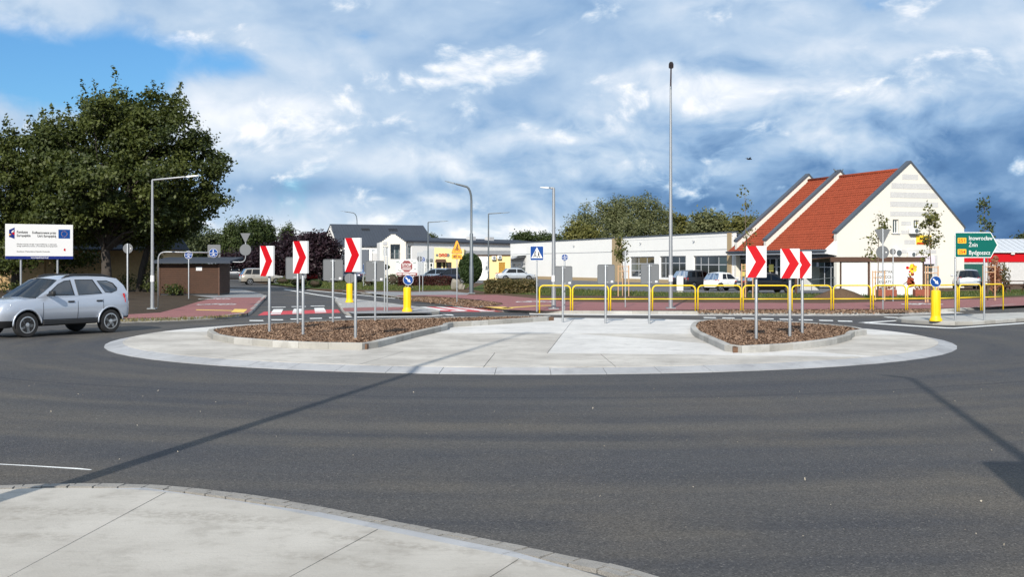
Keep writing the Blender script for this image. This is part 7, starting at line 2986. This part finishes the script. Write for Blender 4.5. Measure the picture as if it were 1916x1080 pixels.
def spec(L, W, Hh, wbase, front_oh, kind):
    """body types: suv, hatch, saloon, estate, van"""
    xf = wbase / 2 + front_oh
    xr = xf - L
    h = W / 2
    a = [-wbase / 2, wbase / 2]
    s_ = {'axles': a, 'wheel': .31, 'sill': .22, 'split': .34, 'belt': Hh * .63, 'roof': Hh, 'spokes': 5}
    bl = Hh * .63
    s_['x'] = [xr, xr + .06, xr + .3, a[0], 0, xf - 1.05, xf - .55, xf - .12, xf]
    s_['half'] = [h * .80, h * .88, h * .97, h, h, h * .995, h * .96, h * .84, h * .74]
    s_['top'] = [bl - .22, bl - .06, bl + .0, bl + .01, bl, bl - .03, bl - .11, bl - .27, bl - .40]
    s_['cab_y'] = (h * .90, h * .70)
    ws0, ws1 = (xf - .98, bl - .02), (xf - 1.72, Hh - .05)
    rr = {'hatch': ((xr + .10, bl - .02), (xr + .42, Hh - .08)), 'estate': ((xr + .08, bl - .02), (xr + .42, Hh - .06)), 'van': ((xr + .05, bl - .05), (xr + .16, Hh - .05)), 'saloon': ((xr + .62, bl), (xr + 1.15, Hh - .06)), 'suv': ((xr + .10, bl - .02), (xr + .45, Hh - .07))}[kind]
    if kind == 'van':
        ws0, ws1 = (xf - .80, bl - .05), (xf - 1.45, Hh - .06)
    s_['screen'], s_['rear'] = (ws0, ws1), (rr[0], rr[1])
    mid = (ws1[0] + rr[1][0]) / 2
    s_['roofline'] = [ws1, (ws1[0] - .3, Hh - .012), (mid, Hh), (rr[1][0] + .3, Hh - .02), rr[1]]
    s_['cab'] = [(ws0[0], ws0[1] - .03), ws0, ws1, (ws1[0] - .3, Hh - .012), (mid, Hh), (rr[1][0] + .3, Hh - .02), rr[1], rr[0], (rr[0][0], rr[0][1] - .03)]
    zt_, zb_ = Hh - .10, bl + .03
    bp = ws0[0] - 1.22                                   # B pillar
    c1 = rr[1][0] + (.28 if kind != 'saloon' else .05)
    w1 = [(ws0[0] - .22, zb_), (ws1[0] + .02, zt_ - .03), (bp + .02, zt_), (bp, zb_)]
    w2 = [(bp - .09, zb_), (bp - .07, zt_), (c1 + .12, zt_ - .01), (c1 - .02 if kind != 'saloon' else c1 - .25, zb_)]
    s_['wins'] = [w1, w2]
    if kind in ('estate', 'van', 'suv'):
        c2 = bp - .95
        s_['wins'] = [w1, [(bp - .09, zb_), (bp - .07, zt_), (c2 + .10, zt_), (c2, zb_)], [(c2 - .09, zb_), (c2 + .0, zt_), (rr[1][0] + .14, zt_ - .03), (rr[0][0] + .22, zb_ + .03)]]
    s_['seats'] = [ws0[0] - 1.25, ws0[0] - 2.1]
    s_['lamp_z'], s_['tail_z'], s_['mirror_x'] = bl - .24, bl - .14, ws0[0] - .25
    s_['handles'] = [bp + .18, bp - .80]
    s_['seams'] = [ws0[0] - .12, bp - .04] + ([bp - 1.0] if kind != 'hatch' else [])
    s_['plate_z'] = .62
    return s_


# the silver SUV on the ring
suv = {'x': [-2.16, -2.13, -1.95, -1.70, -1.34, -.5, .3, .80, 1.05, 1.45, 1.80, 2.02, 2.12, 2.16],
       'top': [.86, .98, 1.10, 1.12, 1.115, 1.08, 1.06, 1.05, 1.04, 1.005, .955, .88, .78, .66],
       'half': [.74, .80, .865, .895, .91, .905, .905, .91, .912, .912, .89, .82, .74, .66],
       'bottom': [(-2.16, .46), (-1.95, .40), (-1.6, .30), (1.6, .28), (1.95, .27), (2.16, .34)],
       'sill': .30, 'split': .47, 'axles': [-1.335, 1.335], 'wheel': .345, 'belt': 1.07, 'roof': 1.60,
       'cab_y': (.835, .635), 'front_glass': 'car_glass',
       'cab': [(1.02, 1.02), (1.00, 1.06), (.28, 1.50), (-.05, 1.575), (-.6, 1.60), (-1.25, 1.585), (-1.70, 1.53), (-1.93, 1.34), (-2.06, 1.10), (-2.06, 1.04)],
       'roofline': [(.28, 1.50), (-.05, 1.575), (-.6, 1.60), (-1.25, 1.59), (-1.70, 1.53)],
       'screen': ((1.00, 1.06), (.28, 1.50)), 'rear': ((-2.07, 1.09), (-1.72, 1.525)),
       'wins': [[(.70, 1.10), (.60, 1.19), (.30, 1.39), (.08, 1.475), (-.12, 1.50), (-.17, 1.10)], [(-.30, 1.10), (-.27, 1.505), (-.86, 1.50), (-1.08, 1.125)], [(-1.20, 1.16), (-1.00, 1.47), (-1.32, 1.47), (-1.52, 1.40), (-1.63, 1.27), (-1.60, 1.20), (-1.40, 1.14)]],
       'seats': [-.25, -1.05], 'lamp_z': .80, 'tail_z': .98, 'mirror_x': .66, 'handles': [-.02, -.95], 'seams': [.86, -.24, -1.08], 'plate_z': .70, 'spokes': 5}
LZ = lambda z: z if z < .5 else .5 + (z - .5) * 1.055          # taller, boxier stance
LX = lambda x: x if x > -1.62 else -1.62 + (x + 1.62) * .82
for key in ('cab', 'roofline', 'bottom'):
    suv[key] = [(LX(a), LZ(b)) for a, b in suv[key]]
for key in ('screen', 'rear'):
    suv[key] = tuple((LX(a), LZ(b)) for a, b in suv[key])
suv['wins'] = [[(LX(a), LZ(b)) for a, b in wn] for wn in suv['wins']]
suv['x'] = [LX(a) for a in suv['x']]
suv['top'] = [LZ(b) for b in suv['top']]
suv['belt'], suv['roof'], suv['lamp_z'], suv['tail_z'] = LZ(suv['belt']), LZ(suv['roof']), LZ(suv['lamp_z']), LZ(suv['tail_z'])
hd = Vector((-.56, -.83)).normalized()
rearL = Vector((-11.82, 33.35))
# origin: between the axles, car's left side faces the camera
leftv = Vector((-hd.y, hd.x))
ctr = rearL + hd * 1.335 - leftv * .785
SU = make_car('suv', 'silver blue SUV with black roof rails driving round the roundabout', 'car', (ctr.x, ctr.y, 0), math.atan2(hd.y, hd.x), suv, M['p_silver'], None, True, 'car_glass_tint')
for s_ in (-1, 1):
    mb = MB()
    pth = [(.12, s_ * .60, 1.545), (-.02, s_ * .615, 1.62), (-.18, s_ * .62, 1.655), (-.7, s_ * .625, 1.67), (-1.25, s_ * .615, 1.65), (-1.45, s_ * .605, 1.61), (-1.58, s_ * .60, 1.565)]
    pth = [(a, b, LZ(c) - .03) for a, b, c in pth]
    mb.tube(pth, [.025, .032, .032, .03, .032, .03, .022], 8)
    mb.build('roof_rail', M['trim'], SU, True)
    # flared wheel arches
    for ax in (-1.335, 1.335):
        mb = MB()
        pts = []
        for g in range(-4, 185, 9):
            a = R(g)
            zz_ = .352 + .425 * math.sin(a)
            xx_ = ax + .425 * math.cos(a)
            wv_ = catmull(suv['x'], suv['half'], xx_)
            pts.append((xx_, s_ * (wv_ * .985 + .006), zz_))
        mb.tube(pts, .024, 6)
        mb.build('wheel_arch', M['p_silver'], SU, True)
    mb = MB()
    mb.cbox((0, s_ * .875, .385), (1.75, .09, .14), .03)
    mb.build('side_sill', M['trim'], SU)
    mb = MB()
    mb.lathe([(.062, 0), (.055, .02), (.02, .03)], 14, (0, 0, 0), 'x')
    f_ = mb.build('fog_light', M['lamp_glass'], SU)
    f_.location = (1.99, s_ * .66, .50)
    f_.rotation_euler = (0, 0, s_ * .5)
    mb = MB()
    mb.lathe([(.075, 0), (.06, .02)], 14, (0, 0, 0), 'x')
    f_ = mb.build('lit_headlamp_bulb', M['lamp_on'], SU)
    f_.location = (1.985, s_ * .60, .79)
    f_.rotation_euler = (0, 0, s_ * .6)
mb = MB()
mb.cbox((2.06, 0, .42), (.22, 1.30, .20), .06)
mb.build('front_bumper', M['trim'], SU)
mb = MB()
mb.cbox((-2.02, 0, .50), (.16, 1.45, .16), .05)
mb.build('rear_bumper', M['trim'], SU)
mb = MB()
mb.lathe([(.165, -.012), (.185, -.012), (.185, .012), (.165, .012)], 20, (0, 0, 0), 'x')
o = mb.build('steering_wheel', M['trim'], SU)
o.location, o.rotation_euler = (.36, .38, 1.02), (0, R(25), 0)


# people in the SUV: one skinned body each, seated, seen from the chest up
def seated(label, local, shirt, arms_to):
    root = SU
    m4 = Matrix.Translation(Vector((ctr.x, ctr.y, 0))) @ Matrix.Rotation(math.atan2(hd.y, hd.x), 4, 'Z')
    bx0, by0 = local
    J = {'pelvis': (0, 0, .58, .15, .12), 'belly': (-.04, 0, .74, .14, .11), 'chest': (-.07, 0, .95, .165, .12), 'neck0': (-.05, 0, 1.09, .075, .075), 'neck': (-.03, 0, 1.16, .055, .055), 'head0': (-.005, 0, 1.22, .080, .070), 'head1': (.0, 0, 1.31, .088, .076), 'crown': (-.01, 0, 1.37, .06, .055)}
    edges = [('pelvis', 'belly'), ('belly', 'chest'), ('chest', 'neck0'), ('neck0', 'neck'), ('neck', 'head0'), ('head0', 'head1'), ('head1', 'crown')]
    for s2, sg_ in (('l', 1), ('r', -1)):
        J['sh' + s2] = (-.06, .17 * sg_, 1.04, .065, .065)
        J['el' + s2] = (.12, .24 * sg_, .84, .048, .048)
        J['wr' + s2] = (arms_to[0], arms_to[1] * sg_, arms_to[2], .032, .032)
        J['ha' + s2] = (arms_to[0] + .07, arms_to[1] * sg_ * .96, arms_to[2] + .02, .040, .022)
        for fi in range(4):
            J['f%d%s' % (fi, s2)] = (arms_to[0] + .135, arms_to[1] * sg_ * .96 + (fi - 1.5) * .017, arms_to[2] + .03, .009, .009)
            J['g%d%s' % (fi, s2)] = (arms_to[0] + .165 - .01 * abs(fi - 1.3), arms_to[1] * sg_ * .96 + (fi - 1.5) * .017, arms_to[2] + .005, .008, .008)
            edges += [('ha' + s2, 'f%d%s' % (fi, s2)), ('f%d%s' % (fi, s2), 'g%d%s' % (fi, s2))]
        J['th' + s2] = (arms_to[0] + .075, arms_to[1] * sg_ * .96 - .05 * sg_, arms_to[2] + .03, .010, .010)
        J['kn' + s2] = (.42, .13 * sg_, .62, .075, .075)
        J['an' + s2] = (.66, .13 * sg_, .36, .048, .048)
        J['to' + s2] = (.84, .13 * sg_, .34, .04, .035)
        edges += [('chest', 'sh' + s2), ('sh' + s2, 'el' + s2), ('el' + s2, 'wr' + s2), ('wr' + s2, 'ha' + s2), ('ha' + s2, 'th' + s2), ('pelvis', 'kn' + s2), ('kn' + s2, 'an' + s2), ('an' + s2, 'to' + s2)]
    names = list(J)
    me_ = bpy.data.meshes.new('person')
    me_.from_pydata([J[k2][:3] for k2 in names], [(names.index(a), names.index(b)) for a, b in edges], [])
    ob = bpy.data.objects.new('person', me_)
    COL.objects.link(ob)
    ob.modifiers.new('skin', 'SKIN')
    for i, k2 in enumerate(names):
        me_.skin_vertices[0].data[i].radius = J[k2][3:5]
    me_.skin_vertices[0].data[0].use_root = True
    sb = ob.modifiers.new('sub', 'SUBSURF')
    sb.levels = sb.render_levels = 2
    dg = bpy.context.evaluated_depsgraph_get()
    m_ = bpy.data.meshes.new_from_object(ob.evaluated_get(dg))
    ob.modifiers.clear()
    ob.data = m_
    m_.materials.clear()
    for mm_ in (M['skin'], shirt, M['shirt_dark']):
        m_.materials.append(mm_)
    for pl_ in m_.polygons:
        c_ = pl_.center
        pl_.material_index = 0 if c_.z > 1.115 or c_.x > arms_to[0] - .05 and c_.z > .75 else (2 if c_.z < .68 else 1)
        pl_.use_smooth = True
    ob.matrix_world = m4 @ Matrix.Translation(Vector((bx0, by0, 0)))
    tag(ob, label, 'person')
    # hair, ears and nose
    mb_ = MB()
    vs, fs = [], []
    for j in range(7):
        ph = math.pi * .5 * j / 6
        for i in range(16):
            a = 2 * math.pi * i / 16
            front_ = max(0, math.cos(a))
            rr = math.cos(ph)
            vs.append((-.012 + .098 * rr * math.cos(a) * (1 - .10 * front_), .088 * rr * math.sin(a), 1.305 + .095 * math.sin(ph) - (.06 * (1 - front_) if j == 0 else 0)))
    for j in range(6):
        for i in range(16):
            fs.append((j * 16 + i, j * 16 + (i + 1) % 16, (j + 1) * 16 + (i + 1) % 16, (j + 1) * 16 + i))
    mb_.add(vs, fs)
    mb_.build('hair', M['hair'], ob, True)
    mb_ = MB()
    mb_.tube([(.085, 0, 1.30), (.112, 0, 1.265), (.085, 0, 1.258)], [.010, .018, .012], 6)
    mb_.build('nose', M['skin'], ob, True)
    mb_ = MB()
    mb_.tube([(.082, -.028, 1.232), (.090, 0, 1.228), (.082, .028, 1.232)], [.004, .008, .004], 6)
    mb_.build('mouth', M['tail'], ob, True)
    for sg_ in (-1, 1):
        mb_ = MB()
        mb_.cbox((-.005, sg_ * .082, 1.275), (.035, .018, .06), .008)
        mb_.build('ear', M['skin'], ob)
        mb_ = MB()
        mb_.lathe([(.011, 0), (.008, .006)], 8, (.078, sg_ * .030, 1.296), 'x')
        mb_.build('eye', M['black'], ob)


seated('driver in a white shirt at the wheel of the silver blue SUV', (.02, .38), M['shirt'], (.27, .15, 1.02))
seated('front passenger in dark clothes beside the driver of the SUV', (.0, -.38), M['shirt_dark'], (.28, .12, .72))


# parked and driving cars behind
def park(name, label, cat, px_, py_, head_deg, kind, dims, pm, lev=ZG, glass='car_glass_tint', sc_=1.0):
    p_ = gp(px_, py_, lev)
    L, W_, Hh, wb_, oh = dims
    c_ = make_car(name, label, cat, (p_[0], p_[1], lev + .006), R(head_deg), spec(L, W_, Hh, wb_, oh, kind), pm, 'cars behind the roundabout', False, glass)
    c_.scale = (sc_, sc_, sc_)
    return c_


# heading: 0 = to the right across the view, 90 = away from the camera
park('estate_car', 'black estate car parked before the white shop windows', 'car', 1302, 541, 42, 'suv', (4.6, 1.85, 1.66, 2.7, .88), M['p_black'], sc_=.86)
park('hatchback', 'small white hatchback parked between two black cars', 'car', 1353, 544.5, 38, 'hatch', (3.45, 1.64, 1.46, 2.34, .72), M['p_white'], sc_=.9)
park('saloon_car', 'black saloon with bright rims parked under the red roof', 'car', 1434, 548.5, 17, 'saloon', (4.5, 1.78, 1.44, 2.68, .88), M['p_black'], sc_=.9)
park('saloon_car', 'pale silver saloon behind the clipped hedge', 'car', 965, 526, 12, 'saloon', (4.45, 1.76, 1.46, 2.7, .85), M['p_silver2'])
park('hatchback', 'steel blue hatchback parked before the yellow shop', 'car', 818, 530, 160, 'hatch', (4.1, 1.72, 1.48, 2.55, .82), M['p_blue'])
park('hatchback', 'navy hatchback parked beside the clipped round bush', 'car', 848, 532, 158, 'hatch', (4.1, 1.72, 1.52, 2.55, .82), M['p_navy'])
park('passenger_van', 'graphite passenger van at the end of the street by the shed', 'van', 438, 526, 178, 'van', (4.3, 1.80, 1.82, 2.72, .80), M['p_grey'], 0)
park('hatchback', 'champagne hatchback driving off past the purple trees', 'car', 490, 533, 22, 'suv', (4.2, 1.78, 1.60, 2.55, .80), M['p_beige'], 0)
park('hatchback', 'white car parked before the dark green container', 'car', 1808, 541, 75, 'hatch', (4.0, 1.72, 1.48, 2.5, .8), M['p_silver2'])
park('hatchback', 'navy car half hidden behind the third chevron board', 'car', 645, 530, 170, 'hatch', (4.2, 1.75, 1.50, 2.6, .82), M['p_navy'])
park('hatchback', 'red car glimpsed under the purple plum trees', 'car', 592, 527, 165, 'hatch', (4.1, 1.74, 1.50, 2.55, .82), M['p_red'], 0)

# ---- bird in flight
t = thing('flying_bird', 'small dark bird flying over the shop roofs', 'bird', (xa(1402, 70), 70, za(298, 70)), R(20))
mb = MB()
mb.tube([(-.2, 0, 0), (-.12, 0, .01), (0, 0, .02), (.1, 0, .02), (.16, 0, .02), (.19, 0, .015)], [.01, .035, .05, .035, .03, .006], 8)
mb.build('body', M['black'], t, True)
for s_ in (-1, 1):
    mb = MB()
    mb.add([(.06, s_ * .03, .03), (-.07, s_ * .03, .02), (-.10, s_ * .2, .10), (-.12, s_ * .38, .07), (.0, s_ * .22, .12)], [(0, 1, 2, 4), (4, 2, 3)])
    mb.add([(.06, s_ * .03, .022), (-.07, s_ * .03, .012), (-.10, s_ * .2, .092), (-.12, s_ * .38, .062), (.0, s_ * .22, .112)], [(4, 2, 1, 0), (3, 2, 4)])
    mb.build('wing', M['black'], t)
